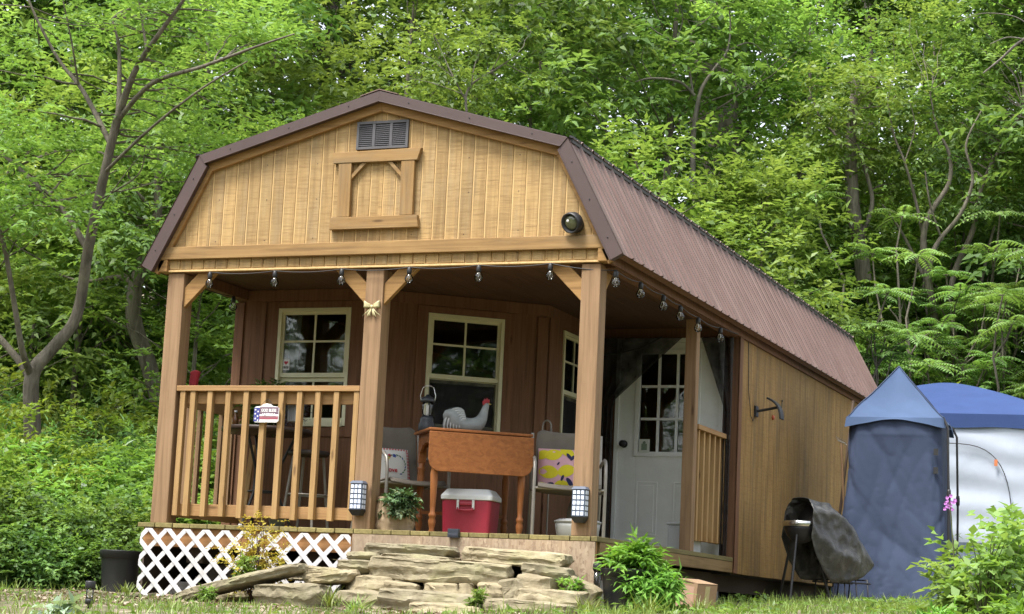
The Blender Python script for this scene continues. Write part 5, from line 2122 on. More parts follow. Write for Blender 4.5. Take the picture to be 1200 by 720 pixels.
def make_grill():
    p = at(938, 688, 16.3)
    z = ground_z(p.x, p.y)
    bc = at(939, 618, 16.35)
    T = thing('kettle_grill', 'black kettle grill on thin legs against the cabin side wall', 'grill', (bc.x, bc.y, z))
    r = .15
    b = MB()
    b.lathe(bc, [(.03, -.135), (.08, -.115), (.12, -.075), (.145, -.02), (.15, .0)], 24); part(b, 'bowl', MAT['black'], T)
    b = MB(); b.lathe(bc, [(.152, .001), (.158, .004), (.158, .045), (.152, .048), (.14, .048), (.14, .01)], 24); part(b, 'bowl_rim', MAT['chrome'], T)
    for k in range(3):
        a = math.radians(25 + 120 * k); d = Vector((math.cos(a), math.sin(a), 0))
        l = MB(); q = bc + d * .11; q.z = bc.z - .06
        f = bc + d * .27; f.z = ground_z(f.x, f.y) - .01
        l.tube([q, f], .012, 8); part(l, 'leg', MAT['black_metal'], T)
    # lid standing open on its hinge
    ax = Vector((-.62, -.78, .12)).normalized()
    b = MB(); b.lathe(bc + Vector((.06, .12, .04)), [(.158, .03), (.155, .0), (.13, -.06), (.08, -.09), (.01, -.1)], 24, axis=ax)
    part(b, 'lid', MAT['black'], T)
    # loose cover thrown over it: a tunnel of vinyl sloping down to the right
    A = Vector((.66, .75, 0)).normalized()
    S_ = Vector((A.y, -A.x, 0))
    m0 = bc + Vector((.0, .05, .02))
    c = MB()

    def lerp_tab(t, tab):
        for (a0, b0), (a1, b1) in zip(tab, tab[1:]):
            if t <= a1: return b0 + (b1 - b0) * (t - a0) / (a1 - a0)
        return tab[-1][1]

    def cov(u, v):
        top = lerp_tab(u, ((0, .215), (.3, .165), (.55, .05), (.8, -.12), (1, -.29)))
        bot = lerp_tab(u, ((0, -.12), (.12, -.32), (.28, -.47), (.55, -.47), (.8, -.41), (1, -.33)))
        wid = lerp_tab(u, ((0, .175), (.3, .185), (.7, .13), (1, .02)))
        a = 2 * v - 1
        q = abs(a)
        x = wid * (1 if a > 0 else -1) * min(1, (q * 1.7)) ** .62 * (1 + .18 * max(0, q - .5))
        k = 1 - max(0, (q - .05) / .95) ** 1.9
        zz = bot + (top - bot) * k
        n = (1 - 2.3 * abs(mn.noise((u * 3 + .7 * a, a * 2.5, 1.0)))) * .035 + (1 - 2.2 * abs(mn.noise((u * 8, a * 5, 4.0)))) * .016
        n *= math.sin(math.pi * min(1, u * 1.2 + .12)) ** .5
        return m0 + A * (.78 * u - .06 + .03 * k) + S_ * (x + n * (1 if a > 0 else -1)) + Vector((0, 0, zz + n * .6))
    c.grid(cov, 60, 60, True, .004)
    o = c.build('grill_cover', vinyl_mat(), loc=(m0.x, m0.y, z))
    tag(o, 'crumpled grey vinyl cover pulled half off the kettle grill', 'cover')
    # low wire shelf
    w = MB()
    for k in range(4):
        q = bc + A * (.25 + .12 * k); q.z = ground_z(q.x, q.y) + .05
        w.tube([q + S_ * .14, q + S_ * .12 + Vector((0, 0, .16)), q - S_ * .12 + Vector((0, 0, .16)), q - S_ * .14], .007, 6)
    q0, q1 = bc + A * .22, bc + A * .64
    q0.z = q1.z = ground_z(bc.x, bc.y) + .2
    w.tube([q0 + S_ * .125, q1 + S_ * .125], .007, 6); w.tube([q0 - S_ * .125, q1 - S_ * .125], .007, 6)
    tag(w.build('wire_stand', MAT['black_metal'], loc=(q0.x, q0.y, z)), 'low black wire stand in the grass under the grill cover', 'stand')


def vinyl_mat():
    m, nt, b = new_mat('grey_vinyl')
    n = noise(nt, coords(nt), 7.0, 6, 0.65, .6)
    col = ramp(nt, n, [(0.3, (.014, .014, .014)), (0.52, (.032, .032, .03)), (0.76, (.10, .098, .092))])
    nt.links.new(col, b.inputs['Base Color'])
    b.inputs['Roughness'].default_value = 0.32
    bump(nt, b, noise(nt, coords(nt), 14.0, 5, 0.65, .5), .5, .02)
    return m


make_grill()

# garden rake leaning in the gap between the wall and the pointed tent
a, b_ = at(983, 612, 18.6), at(1000, 470, 18.9)
q = MB(); q.tube([a, a.lerp(b_, .5), b_], .014, 8)
R_ = q.build('garden_rake', wood('dark_handle_wood', (.06, .04, .03), (.1, .07, .05), (.14, .1, .07)), loc=tuple(a))
tag(R_, 'dark handled garden rake leaning in the gap beside the pointed tent', 'rake')
q = MB()
c0 = a.lerp(b_, .62)
q.tube([c0 + Vector((-.10, 0, .06)), c0 + Vector((-.03, 0, .03)), c0, c0 + Vector((.02, 0, -.09))], .006, 6)
for k in range(5):
    e = c0 + Vector((-.10 + .02 * k, 0, .06 - .009 * k)); q.tube([e, e + Vector((-.012, -.02, .035))], .003, 5)
part(q, 'rake_head', MAT['grey_metal'], R_)
a, b_ = at(991, 640, 18.4), at(986, 520, 18.6)
q = MB(); q.tube([a, b_], .012, 8)
tag(q.build('wooden_stake', MAT['post'], loc=tuple(a)), 'brown wooden stake standing just left of the pointed tent', 'stake')

# ------------------------------------------------------------------ plants
MAT['leaf_bright'] = leaf_mat('bright_maple_leaves', (.10, .175, .042), (.18, .295, .075), (.285, .415, .125), .45)
MAT['leaf_mid'] = leaf_mat('mid_green_leaves', (.065, .128, .034), (.12, .21, .058), (.20, .315, .10), .42)
MAT['leaf_dark'] = leaf_mat('deep_green_leaves', (.028, .066, .02), (.052, .115, .032), (.09, .17, .05), .36)
MAT['leaf_sumac'] = leaf_mat('sumac_leaves', (.11, .20, .055), (.185, .315, .09), (.27, .40, .135), .46)
MAT['leaf_shrub'] = leaf_mat('shrub_leaves', (.09, .17, .036), (.165, .29, .062), (.26, .40, .11), .42)
MAT['leaf_gold'] = leaf_mat('golden_leaves', (.24, .13, .025), (.36, .27, .045), (.42, .38, .09), .35)
MAT['leaf_grey'] = leaf_mat('grey_green_leaves', (.18, .26, .17), (.28, .36, .26), (.40, .48, .38), .3)
MAT['petal'] = paint('pink_purple_petals', (.46, .16, .52), .6)
MAT['bark'] = bark_mat('grey_brown_bark', (.07, .06, .048), (.22, .195, .16))
MAT['bark_pale'] = bark_mat('pale_bark', (.12, .11, .095), (.30, .28, .25))
MAT['bark_grey'] = bark_mat('weathered_grey_bark', (.09, .08, .068), (.22, .20, .175))
MAT['bark_dark'] = bark_mat('dark_bark', (.028, .022, .018), (.075, .062, .052))
MAT['stem'] = paint('green_stem', (.09, .10, .04), .7, var=.3)
MAT['stem_red'] = paint('reddish_stem', (.10, .055, .04), .7, var=.3)


def leaf_arrays(P, D, Nn, L, Wd, tint, fold=.22, droop=.25):
    """Six-sided folded leaves: base P, axis D, face normal Nn, length L, width Wd (arrays)."""
    S_ = np.cross(D, Nn)
    S_ /= np.maximum(np.linalg.norm(S_, axis=1, keepdims=True), 1e-9)
    L = L[:, None]; Wd = Wd[:, None]
    up = Nn
    a = P
    tip = P + D * L - up * (L * droop)
    m1 = P + D * (L * .38) - up * (L * droop * .12)
    l1 = m1 + S_ * (Wd * .5) + up * (Wd * fold)
    r1 = m1 - S_ * (Wd * .5) + up * (Wd * fold)
    V = np.stack([a, r1, tip, l1], 1).reshape(-1, 3)
    n = len(P)
    idx = np.arange(n)[:, None] * 4
    F = np.concatenate([idx, idx + 1, idx + 2, idx + 3], 1)
    return V, F, tint


def unit(v):
    return v / np.maximum(np.linalg.norm(v, axis=-1, keepdims=True), 1e-9)


def quad_mesh(name, V, F, tint, mat):
    me = bpy.data.meshes.new(name)
    n = len(F)
    me.vertices.add(len(V))
    me.vertices.foreach_set('co', np.ascontiguousarray(V, dtype=np.float32).ravel())
    me.loops.add(n * 4)
    me.loops.foreach_set('vertex_index', np.ascontiguousarray(F, dtype=np.int32).ravel())
    me.polygons.add(n)
    me.polygons.foreach_set('loop_start', np.arange(0, n * 4, 4, dtype=np.int32))
    at_ = me.attributes.new('tint', 'FLOAT', 'FACE')
    at_.data.foreach_set('value', np.ascontiguousarray(tint, dtype=np.float32))
    me.materials.append(mat)
    me.update()
    me.validate()
    return me


def twig_leaves(rs, C, R, per, nl, L, Wd, flat=.45, lay=.0, out_c=None, twig=.32, droop=.25, tvar=.28, ttw=.13, up_bias=1.25):
    """Leaves on short twigs filling flattened clumps. C: clump centres, R: clump radii."""
    K = len(C)
    n = K * per
    ci = np.repeat(np.arange(K), per)
    u = unit(rs.normal(size=(n, 3)))
    rad = rs.random(n) ** .55
    off = u * rad[:, None] * R[ci][:, None]
    off[:, 2] *= flat
    base = C[ci] + off
    if out_c is None: out_c = C.mean(0)
    od = unit(base - out_c)
    d = unit(u * np.array([1, 1, .35]) * .9 + od * .6 + rs.normal(size=(n, 3)) * .35 + np.array([0, 0, -.05]))
    tl = twig * (.6 + .8 * rs.random(n))
    ctint = np.clip(.5 + rs.normal(size=K) * tvar, .05, .95)[ci]
    # leaves along each twig
    m = n * nl
    ti = np.repeat(np.arange(n), nl)
    k = np.tile(np.arange(nl), n)
    f = (k + .5) / nl
    D0 = d[ti]
    P = base[ti] + D0 * (tl[ti] * f)[:, None]
    P[:, 2] -= .18 * tl[ti] * f ** 2
    side = unit(np.cross(D0, np.array([0, 0, 1.0])) + rs.normal(size=(m, 3)) * .15)
    sg = np.where(k % 2 == 0, 1.0, -1.0)
    last = (k == nl - 1)
    LD = unit(D0 * .55 + side * sg[:, None] * np.where(last, .1, .85)[:, None] + rs.normal(size=(m, 3)) * .18)
    Nn = unit(np.array([0, 0, up_bias]) + od[ti] * .35 + rs.normal(size=(m, 3)) * .38)
    Nn = unit(Nn - LD * (Nn * LD).sum(1, keepdims=True))
    LL = L * (.7 + .6 * rs.random(m))
    WW = Wd * (.75 + .5 * rs.random(m))
    tint = np.clip(ctint[ti] + rs.normal(size=m) * ttw, 0, 1)
    return leaf_arrays(P, LD, Nn, LL, WW, tint, droop=droop)


def limb(mb, a, b, r0, r1, rr, n=6, sag=.12, seg=6):
    a, b = Vector(a), Vector(b)
    L = (b - a).length
    s1 = Vector((rr.uniform(-1, 1), rr.uniform(-1, 1), rr.uniform(-.3, .8))) * L * sag
    pts, rs_ = [], []
    for k in range(seg + 1):
        t = k / seg
        p = a.lerp(b, t) + s1 * (4 * t * (1 - t)) + Vector((rr.uniform(-1, 1), rr.uniform(-1, 1), rr.uniform(-1, 1))) * L * .025 * (0 if k in (0, seg) else 1)
        pts.append(p); rs_.append(r0 + (r1 - r0) * t ** .8)
    mb.tube(pts, rs_, n)
    return pts


def tree_meshes(seed, height, spread, base_h, trunk_r, nclump, per, nl, L, Wd, leafm, barkm, clump_r=.8, flat=.45, lean=(0, 0), shell=.5, limbs=26, tvar=.28, twig=.32, shape=1.0):
    """Trunk mesh and crown mesh of one tree, around the origin."""
    rr = random.Random(seed)
    rs = np.random.RandomState(seed)
    # clumps in an uneven egg
    C, R = [], []
    ph = [rr.uniform(0, 6.28) for _ in range(4)]
    tries = 0
    while len(C) < nclump and tries < nclump * 60:
        tries += 1
        a = rr.uniform(0, 2 * math.pi)
        t = rr.random()
        env = math.sin(math.pi * min(1, (t * .94 + .05)) ** shape) ** .6
        lump = 1 + .25 * math.sin(3 * a + ph[0] + 4 * t) + .18 * math.sin(5 * a + ph[1] - 7 * t) + .15 * math.sin(9 * t + ph[2])
        q = shell + (1 - shell) * rr.random() if rr.random() < .72 else rr.random()
        r = spread * env * lump * q
        c = (r * math.cos(a) + lean[0] * t, r * math.sin(a) + lean[1] * t, base_h + (height - base_h) * t)
        C.append(c); R.append(clump_r * rr.uniform(.6, 1.35))
    C = np.array(C); R = np.array(R)
    V, F, tint = twig_leaves(rs, C, R, per, nl, L, Wd, flat, out_c=np.array([lean[0] * .5, lean[1] * .5, base_h + (height - base_h) * .4]), twig=twig, tvar=tvar)
    crown = quad_mesh('crown', V, F, tint, leafm)
    mb = MB()
    seg = 9
    pts, rs_ = [], []
    for k in range(seg + 1):
        t = k / seg
        pts.append(Vector((lean[0] * t * .9 + .05 * height * .12 * math.sin(4 * t + ph[0]) * t, lean[1] * t * .9 + .05 * height * .12 * math.sin(5 * t + ph[1]) * t, -.3 + (height * .93 + .3) * t)))
        rs_.append(trunk_r * (1.25 if k == 0 else 1) * (1 - t * .85))
    mb.tube(pts, rs_, 9)
    order = list(range(len(C))); rr.shuffle(order)
    for i in order[:limbs]:
        c = Vector(C[i])
        t = max(.12, min(.95, (c.z - .35 * math.hypot(c.x - pts[3].x, c.y - pts[3].y)) / height))
        k = t * seg; k0 = min(int(k), seg - 1)
        a = pts[k0].lerp(pts[k0 + 1], k - k0)
        limb(mb, a, c, max(.012, trunk_r * .38 * (1 - t)), .007, rr)
    b = bpy.data.meshes.new('trunk')
    b.from_pydata(mb.v, [], mb.f)
    b.polygons.foreach_set('use_smooth', mb.s)
    b.materials.append(barkm)
    return b, crown


def plant_tree(name, label, cat, meshes, loc, rz=0.0, sc=1.0, group=None, parts=('trunk', 'crown')):
    T = thing(name, label, cat, loc, group)
    T.rotation_euler = (0, 0, rz)
    T.scale = (sc, sc, sc)
    for nm, me in zip(parts, meshes):
        o = bpy.data.objects.new(nm, me)
        COL.objects.link(o)
        o.parent = T
    return T


def ground_at(px, d, dz=-.05):
    p = at(px, 620, d)
    return (p.x, p.y, ground_z(p.x, p.y) + dz)


def zone(px):
    if px < 310: return ('left of the cabin',)
    if px < 640: return ('behind the roof peak',)
    if px < 920: return ('behind the right roof slope',)
    return ('beyond the tents',)


def forest():
    rr = random.Random(21)
    bright, mid, dark = MAT['leaf_bright'], MAT['leaf_mid'], MAT['leaf_dark']
    # ---- far tall trees
    far = [tree_meshes(100 + k, (15, 17, 14, 18, 16)[k], (3.6, 3.4, 3.8, 4.0, 3.5)[k], (2.0, 3.0, 1.0, 2.5, 1.5)[k], .24, 88, 13, 6, .22, .13, (dark, mid, dark, mid, dark)[k], MAT['bark_dark'], clump_r=1.3, flat=.38, limbs=34, twig=.5) for k in range(5)]
    spots = []
    for i in range(21):
        spots.append((-480 + i * 104 + rr.uniform(-28, 28), rr.uniform(43, 49), rr.uniform(.85, 1.1)))
    for i in range(6):
        spots.append((-150 + i * 260 + rr.uniform(-35, 35), rr.uniform(54, 64), rr.uniform(.95, 1.25)))
    for i, (px, d, s) in enumerate(spots):
        plant_tree('forest_tree', 'tall deep green tree in the woods ' + zone(px)[0], 'tree', far[i % 5], ground_at(px, d), rr.uniform(0, 6.28), s, 'tall trees of the woods ' + zone(px)[0])
    # ---- middle row
    md = [tree_meshes(200 + k, (9.5, 10.5, 8.5, 11, 9, 10)[k], (2.5, 2.3, 2.7, 2.6, 2.4, 2.2)[k], (1.0, 1.6, .6, 1.2, .8, 1.8)[k], .13, 100, 14, 7, (.125, .19, .15, .20, .135, .17)[k], (.07, .10, .085, .10, .065, .095)[k], (bright, mid, bright, mid, bright, mid)[k], MAT['bark'], clump_r=.85, flat=.30, limbs=30, twig=.36) for k in range(6)]
    mspots = [(-60, 31, 1.0), (-130, 29, 1.0), (-200, 27, 1.0), (-260, 31, 1.1), (-330, 28, 1.0), (-400, 30, 1.05), (1360, 31, 1.0), (1430, 33, 1.0), (40, 29, .95), (130, 33, 1.05), (205, 28, .9), (285, 31, 1.0), (370, 34, 1.05), (450, 30, .95), (530, 34, 1.0), (600, 31, .85), (770, 31, .95), (850, 34, 1.0),
              (690, 36, 1.05), (935, 33, .9), (1010, 36, 1.0), (1085, 34, .92), (1150, 37, 1.0), (1225, 33, .95), (1290, 30, 1.0)]
    for i, (px, d, s) in enumerate(mspots):
        k = (i * 5 + 1) % 6
        plant_tree('leafy_tree', 'middle sized leafy tree at the edge of the woods ' + zone(px)[0], 'tree', md[k], ground_at(px, d), rr.uniform(0, 6.28), s, 'leafy trees at the edge of the woods ' + zone(px)[0])
    # ---- saplings: bushy young trees close behind the cabin and to its left
    sp = [tree_meshes(300 + k, (5.2, 4.4, 5.8, 4.8)[k], (1.5, 1.6, 1.45, 1.7)[k], (.3, .2, .5, .2)[k], .06, 80, 13, 7, (.11, .155, .125, .165)[k], (.052, .085, .06, .08)[k], bright, MAT['bark'], clump_r=.55, flat=.30, limbs=26, twig=.3) for k in range(4)]
    sspots = [(-30, 23, 1.0), (20, 26, 1.0), (75, 24, 1.05), (150, 25, .95), (215, 22.5, .85), (255, 24.5, .9), (300, 26, 1.0), (690, 27, 1.15), (760, 26, 1.2), (830, 27, 1.1), (885, 26, 1.0), (640, 29, 1.2), (560, 29, 1.2), (480, 28, 1.1),
              (925, 30, 1.0), (985, 33, 1.0), (1060, 34, 1.0), (1130, 34, 1.0), (1210, 33, 1.0)]
    for i, (px, d, s) in enumerate(sspots):
        plant_tree('sapling', 'bright green young tree in the undergrowth ' + zone(px)[0], 'tree', sp[i % 4], ground_at(px, d), rr.uniform(0, 6.28), s, 'young trees ' + zone(px)[0])
    # ---- unseen trees added behind the viewer only so the windows reflect foliage
    for i, (x, y, s) in enumerate([(4 + 33 * math.cos(math.radians(a)), -4 + 33 * math.sin(math.radians(a)), 1.15 + .1 * (a % 3)) for a in range(190, 352, 8)]):
        plant_tree('forest_tree', 'unseen tall tree added behind the viewer for the window reflections', 'tree', far[i % 5], (x, y, ground_z(x, y)), rr.uniform(0, 6.28), s, 'unseen tall trees added for window reflections')
    for i in range(22):
        a = math.radians(188 + i * 7.6)
        x, y = 4 + 28 * math.cos(a), -4 + 28 * math.sin(a)
        plant_tree('leafy_tree', 'unseen leafy tree added behind the viewer for the window reflections', 'tree', md[i % 6], (x, y, ground_z(x, y)), rr.uniform(0, 6.28), 1.15, 'unseen leafy trees added for window reflections')


forest()


def sumac_mesh(seed, h, nst, spread):
    """Several bare leaning stems, each topped with a whorl of long arching fronds of paired leaflets."""
    rr = random.Random(seed); rs = np.random.RandomState(seed)
    st = MB()
    P, D, Nn, LL, WW, TT = [], [], [], [], [], []
    heads = []
    for s in range(nst):
        a = rr.uniform(0, 6.28)
        top = Vector((math.cos(a) * spread * rr.random() ** .5, math.sin(a) * spread * rr.random() ** .5, h * rr.uniform(.5, 1.0)))
        pts = limb(st, (top.x * .2, top.y * .2, -.15), top, .03, .012, rr, 7, .06, 7)
        heads.append(top)
        for q in range(2):
            j = rr.choice((3, 4, 5))
            t2 = pts[j] + Vector((rr.uniform(-.5, .5), rr.uniform(-.5, .5), rr.uniform(.25, .7)))
            limb(st, pts[j], t2, .014, .008, rr, 6, .1, 4)
            heads.append(t2)
    for hd in heads:
        ht = .5 + rr.gauss(0, .2)
        nf = rr.randint(8, 12)
        for f in range(nf):
            az = 2 * math.pi * f / nf + rr.uniform(-.3, .3)
            el = rr.uniform(.1, .75)
            ln = rr.uniform(.38, .58)
            d0 = Vector((math.cos(az) * math.cos(el), math.sin(az) * math.cos(el), math.sin(el)))
            sd = Vector((-math.sin(az), math.cos(az), 0))
            prev = hd.copy()
            npair = 10
            rach = [hd.copy()]
            for k in range(npair):
                t = (k + 1) / npair
                p = hd + d0 * ln * t - Vector((0, 0, 1)) * (.42 * ln * t * t)
                ax = (p - prev).normalized()
                nn = sd.cross(ax); nn = nn if nn.z > 0 else -nn
                ll = .125 * (math.sin(math.pi * (.18 + .72 * t)) ** .8) * rr.uniform(.85, 1.1)
                for sg in (-1, 1):
                    P.append(p); D.append((sd * sg * .93 + ax * .38 - nn * .18).normalized()); Nn.append(nn)
                    LL.append(ll); WW.append(.034); TT.append(min(1, max(0, ht + rr.gauss(0, .1))))
                prev = p
                rach.append(p)
            P.append(prev); D.append(ax); Nn.append(nn); LL.append(.1); WW.append(.032); TT.append(ht)
            st.tube(rach[::3], .004, 4, caps=False)
    V, F, t = leaf_arrays(np.array(P), unit(np.array(D)), unit(np.array(Nn)), np.array(LL), np.array(WW), np.array(TT), fold=.15, droop=.2)
    crown = quad_mesh('crown', V, F, t, MAT['leaf_sumac'])
    b = bpy.data.meshes.new('trunk')
    b.from_pydata(st.v, [], st.f)
    b.polygons.foreach_set('use_smooth', st.s)
    b.materials.append(MAT['bark'])
    return b, crown


def sumacs():
    rr = random.Random(5)
    S4 = [sumac_mesh(400 + k, (4.2, 3.6, 4.8, 3.2)[k], (6, 7, 5, 7)[k], (1.1, 1.3, 1.0, 1.2)[k]) for k in range(4)]
    spots = [(905, 24.5, .75), (945, 25.5, .95), (990, 26.5, .95), (1035, 27.5, 1.0), (1075, 28.5, 1.0), (1120, 29, 1.0), (1165, 28.5, .95), (1205, 28, 1.05), (1000, 29.5, 1.15), (1100, 31, 1.2), (1250, 27, 1.2), (960, 24, .7), (1180, 30.5, 1.25), (1055, 25.5, .6), (885, 27, .95)]
    for i, (px, d, s) in enumerate(spots):
        plant_tree('sumac', 'sumac with long feathery fronds growing beyond the tents', 'shrub', S4[i % 4], ground_at(px, d), rr.uniform(0, 6.28), s, 'sumacs beyond the tents')


sumacs()


def px_tree(name, label, d, lines, bark, crown=None, cat='tree', thin=1.0):
    """A tree whose stems were measured: each line is a list of (px, py, depth offset, radius)."""
    first = lines[0][0]
    b0 = at(first[0], first[1], d + first[2])
    T = thing(name, label, cat, tuple(b0))
    mb = MB()
    spine = []
    for ln in lines:
        pts = [at(x, y, d + o) for x, y, o, r in ln]
        rad = [r * thin for x, y, o, r in ln]
        # smooth the line
        P, R_ = [], []
        for i in range(len(pts) - 1):
            p0, p1, p2, p3 = pts[max(i - 1, 0)], pts[i], pts[i + 1], pts[min(i + 2, len(pts) - 1)]
            for k in range(5):
                t = k / 5
                P.append(.5 * ((2 * p1) + (p2 - p0) * t + (2 * p0 - 5 * p1 + 4 * p2 - p3) * t * t + (3 * p1 - p0 - 3 * p2 + p3) * t ** 3))
                R_.append(rad[i] + (rad[i + 1] - rad[i]) * t)
        P.append(pts[-1]); R_.append(rad[-1])
        mb.tube(P, R_, 9)
        spine.extend(list(zip(P, R_))[2:])
    if crown:
        lr = random.Random(len(label))
        for c in crown[0]:
            c = Vector(c)
            q, qr = min(spine, key=lambda e: (e[0] - c).length + max(0.0, e[0].z - c.z) * .8)
            if .15 < (q - c).length < 2.6:
                limb(mb, q, c, min(qr * .6, .016), .004, lr, 5, .12, 5)
    mb.build('trunk', bark, T)
    if crown:
        C, R, kw = crown
        C = np.array(C) - np.array(b0)
        V, F, t = twig_leaves(np.random.RandomState(abs(hash(label)) % 1000 if False else len(label) * 7), C, np.array(R), **kw)
        me = quad_mesh('crown', V, F, t, kw_mat)
        o = bpy.data.objects.new('crown', me)
        COL.objects.link(o)
        o.parent = T
    return T


def special_trees():
    global kw_mat
    rr = random.Random(77)
    d = 19.0
    lines = [
        [(38, 545, 0, .115), (38, 500, 0, .10), (38, 440, 0, .088), (62, 408, .1, .072), (90, 370, .2, .066), (104, 290, .2, .062), (120, 215, .1, .055), (138, 140, 0, .05), (160, 80, -.2, .034), (190, 35, -.4, .026), (218, -5, -.5, .02), (235, -50, -.6, .014)],
        [(38, 445, 0, .06), (20, 420, .1, .044), (-6, 390, .2, .038), (-40, 350, .3, .026)],
        [(37, 442, 0, .05), (26, 410, -.2, .036), (15, 345, -.3, .03), (4, 285, -.4, .026), (-12, 240, -.4, .018)],
        [(104, 296, .2, .04), (78, 252, .4, .034), (42, 216, .6, .028), (4, 182, .8, .022), (-40, 150, 1, .014)],
        [(131, 172, .05, .034), (98, 108, .4, .027), (70, 72, .6, .02), (42, 20, .7, .016), (22, -30, .8, .01)],
        [(138, 146, 0, .034), (140, 95, .2, .028), (139, 52, .3, .02), (131, 22, .4, .012)],
        [(139, 140, 0, .032), (178, 98, -.3, .027), (238, 78, -.7, .020), (300, 55, -1.1, .014), (345, 40, -1.4, .008)],
        [(125, 200, .05, .022), (175, 152, -.4, .016), (235, 105, -.8, .012), (290, 72, -1.0, .008)],
        [(92, 100, .4, .014), (84, 50, .2, .010), (72, -8, .2, .007)],
        [(172, 60, -.2, .02), (166, 20, 0, .014), (158, -30, 0, .009)],
        [(117, 234, .1, .012), (162, 205, -.2, .008), (170, 170, -.3, .005)],
        [(114, 248, .1, .010), (150, 200, -.2, .006), (168, 178, -.3, .004)],
    ]
    C, R = [], []
    for _ in range(125):
        u = rr.random()
        if u < .62:
            px, py = rr.uniform(-60, 330), rr.uniform(-70, 190)
            if 95 < px < 185 and 40 < py < 300 and rr.random() < .8: continue
            if px > 230 and py > 150: continue
        elif u < .85:
            px, py = rr.uniform(-60, 115), rr.uniform(165, 275)
        else:
            px, py = rr.uniform(150, 300), rr.uniform(100, 215)
        C.append(tuple(at(px, py, d + rr.uniform(-.7, 2.3)))); R.append(rr.uniform(.22, .5))
    kw_mat = MAT['leaf_bright']
    px_tree('forked_tree', 'forked grey barked tree left of the cabin, leaning in above it', d, lines, MAT['bark'],
            (C, R, dict(per=17, nl=7, L=.085, Wd=.04, flat=.34, twig=.26, tvar=.2, out_c=np.array([0, 0, 2.0]))), thin=.86)
    d = 23
    kw_mat = MAT['leaf_mid']
    C = [tuple(at(rr.uniform(120, 240), rr.uniform(140, 330), d + rr.uniform(-1, 1.5))) for _ in range(34)]
    px_tree('bent_tree', 'tree with thick curved trunk behind the left porch post', d,
            [[(186, 470, 0, .10), (172, 420, 0, .10), (158, 380, 0, .098), (158, 340, 0, .09), (170, 300, .1, .075), (184, 255, .1, .06), (186, 200, .2, .045), (196, 150, .2, .03)],
             [(160, 335, 0, .05), (140, 325, .1, .03), (100, 330, .2, .018), (70, 322, .3, .01)], [(184, 250, .1, .03), (160, 225, 0, .02), (150, 205, 0, .012)]], MAT['bark'],
            (C, [rr.uniform(.3, .6) for _ in C], dict(per=15, nl=7, L=.10, Wd=.05, flat=.36, twig=.3)))
    d = 30
    kw_mat = MAT['leaf_mid']
    C = [tuple(at(rr.uniform(560, 720), rr.uniform(-60, 60), d + rr.uniform(0, 3))) for _ in range(26)]
    px_tree('dark_trunk_tree', 'tall tree with dark straight trunk above the cabin roof', 40,
            [[(646, 250, 0, .26), (643, 150, 0, .24), (640, 60, 0, .22), (638, -40, 0, .2), (636, -120, 0, .16)], [(641, 80, 0, .08), (610, 30, .5, .06), (590, -30, .8, .04)]], MAT['bark_dark'],
            (C, [rr.uniform(.5, 1.0) for _ in C], dict(per=14, nl=6, L=.16, Wd=.09, flat=.4, twig=.4)))
    kw_mat = MAT['leaf_mid']
    C = [tuple(at(rr.uniform(780, 920), rr.uniform(-80, 30), 38 + rr.uniform(-2, 2))) for _ in range(24)]
    px_tree('grey_trunk_tree', 'massive grey trunked tree above the right slope of the roof', 40,
            [[(840, 240, 0, .52), (836, 140, 0, .5), (832, 60, 0, .48), (828, -40, 0, .44), (824, -140, 0, .38)]], MAT['bark'],
            (C, [rr.uniform(.5, 1.0) for _ in C], dict(per=14, nl=6, L=.16, Wd=.09, flat=.4, twig=.4)))
    C = [tuple(at(rr.uniform(960, 1090), rr.uniform(-80, 20), 44 + rr.uniform(-2, 2))) for _ in range(20)]
    px_tree('pale_trunk_tree', 'tree with slim pale trunk high at the top of the woods', 43,
            [[(1004, 260, 0, .2), (1010, 120, 0, .17), (1016, 40, 0, .16), (1024, -20, 0, .15), (1034, -100, 0, .12)]], MAT['bark_pale'],
            (C, [rr.uniform(.5, .9) for _ in C], dict(per=14, nl=6, L=.16, Wd=.09, flat=.4, twig=.4)))
    kw_mat = MAT['leaf_bright']
    # dead snag with twisted grey branches
    px_tree('dead_tree', 'dead tree with twisted bare grey branches above the roof', 31,
            [[(812, 230, 0, .08), (812, 170, 0, .07), (815, 138, 0, .062), (822, 105, .1, .05), (838, 80, .2, .04), (852, 60, .3, .03), (856, 30, .3, .02), (852, -6, .3, .012)],
             [(814, 112, 0, .045), (796, 96, -.1, .036), (764, 92, -.2, .028), (742, 96, -.3, .02), (728, 90, -.3, .013), (712, 92, -.3, .008)],
             [(812, 108, 0, .03), (805, 70, .1, .024), (794, 50, .1, .02), (800, 20, .2, .014), (790, -10, .2, .009)],
             [(796, 50, .1, .018), (770, 38, .1, .014), (752, 22, .1, .010), (735, 18, .1, .006)], [(852, 60, .3, .02), (878, 50, .4, .016), (896, 64, .5, .010), (902, 86, .5, .006)],
             [(764, 92, -.2, .016), (752, 70, -.2, .012), (758, 48, -.3, .007)], [(840, 78, .2, .02), (862, 88, .3, .014), (880, 104, .3, .008)], [(820, 30, .2, .012), (838, 12, .2, .009), (846, -12, .2, .006)], [(800, 22, .2, .01), (822, 26, .2, .008), (842, 14, .2, .005)]],
            MAT['bark_grey'], ([tuple(at(rr.uniform(700, 920), rr.uniform(-40, 130), 31 + rr.uniform(-.3, 1.5))) for _ in range(16)], [.35] * 16, dict(per=8, nl=7, L=.11, Wd=.06, flat=.4, twig=.3)), thin=.62)
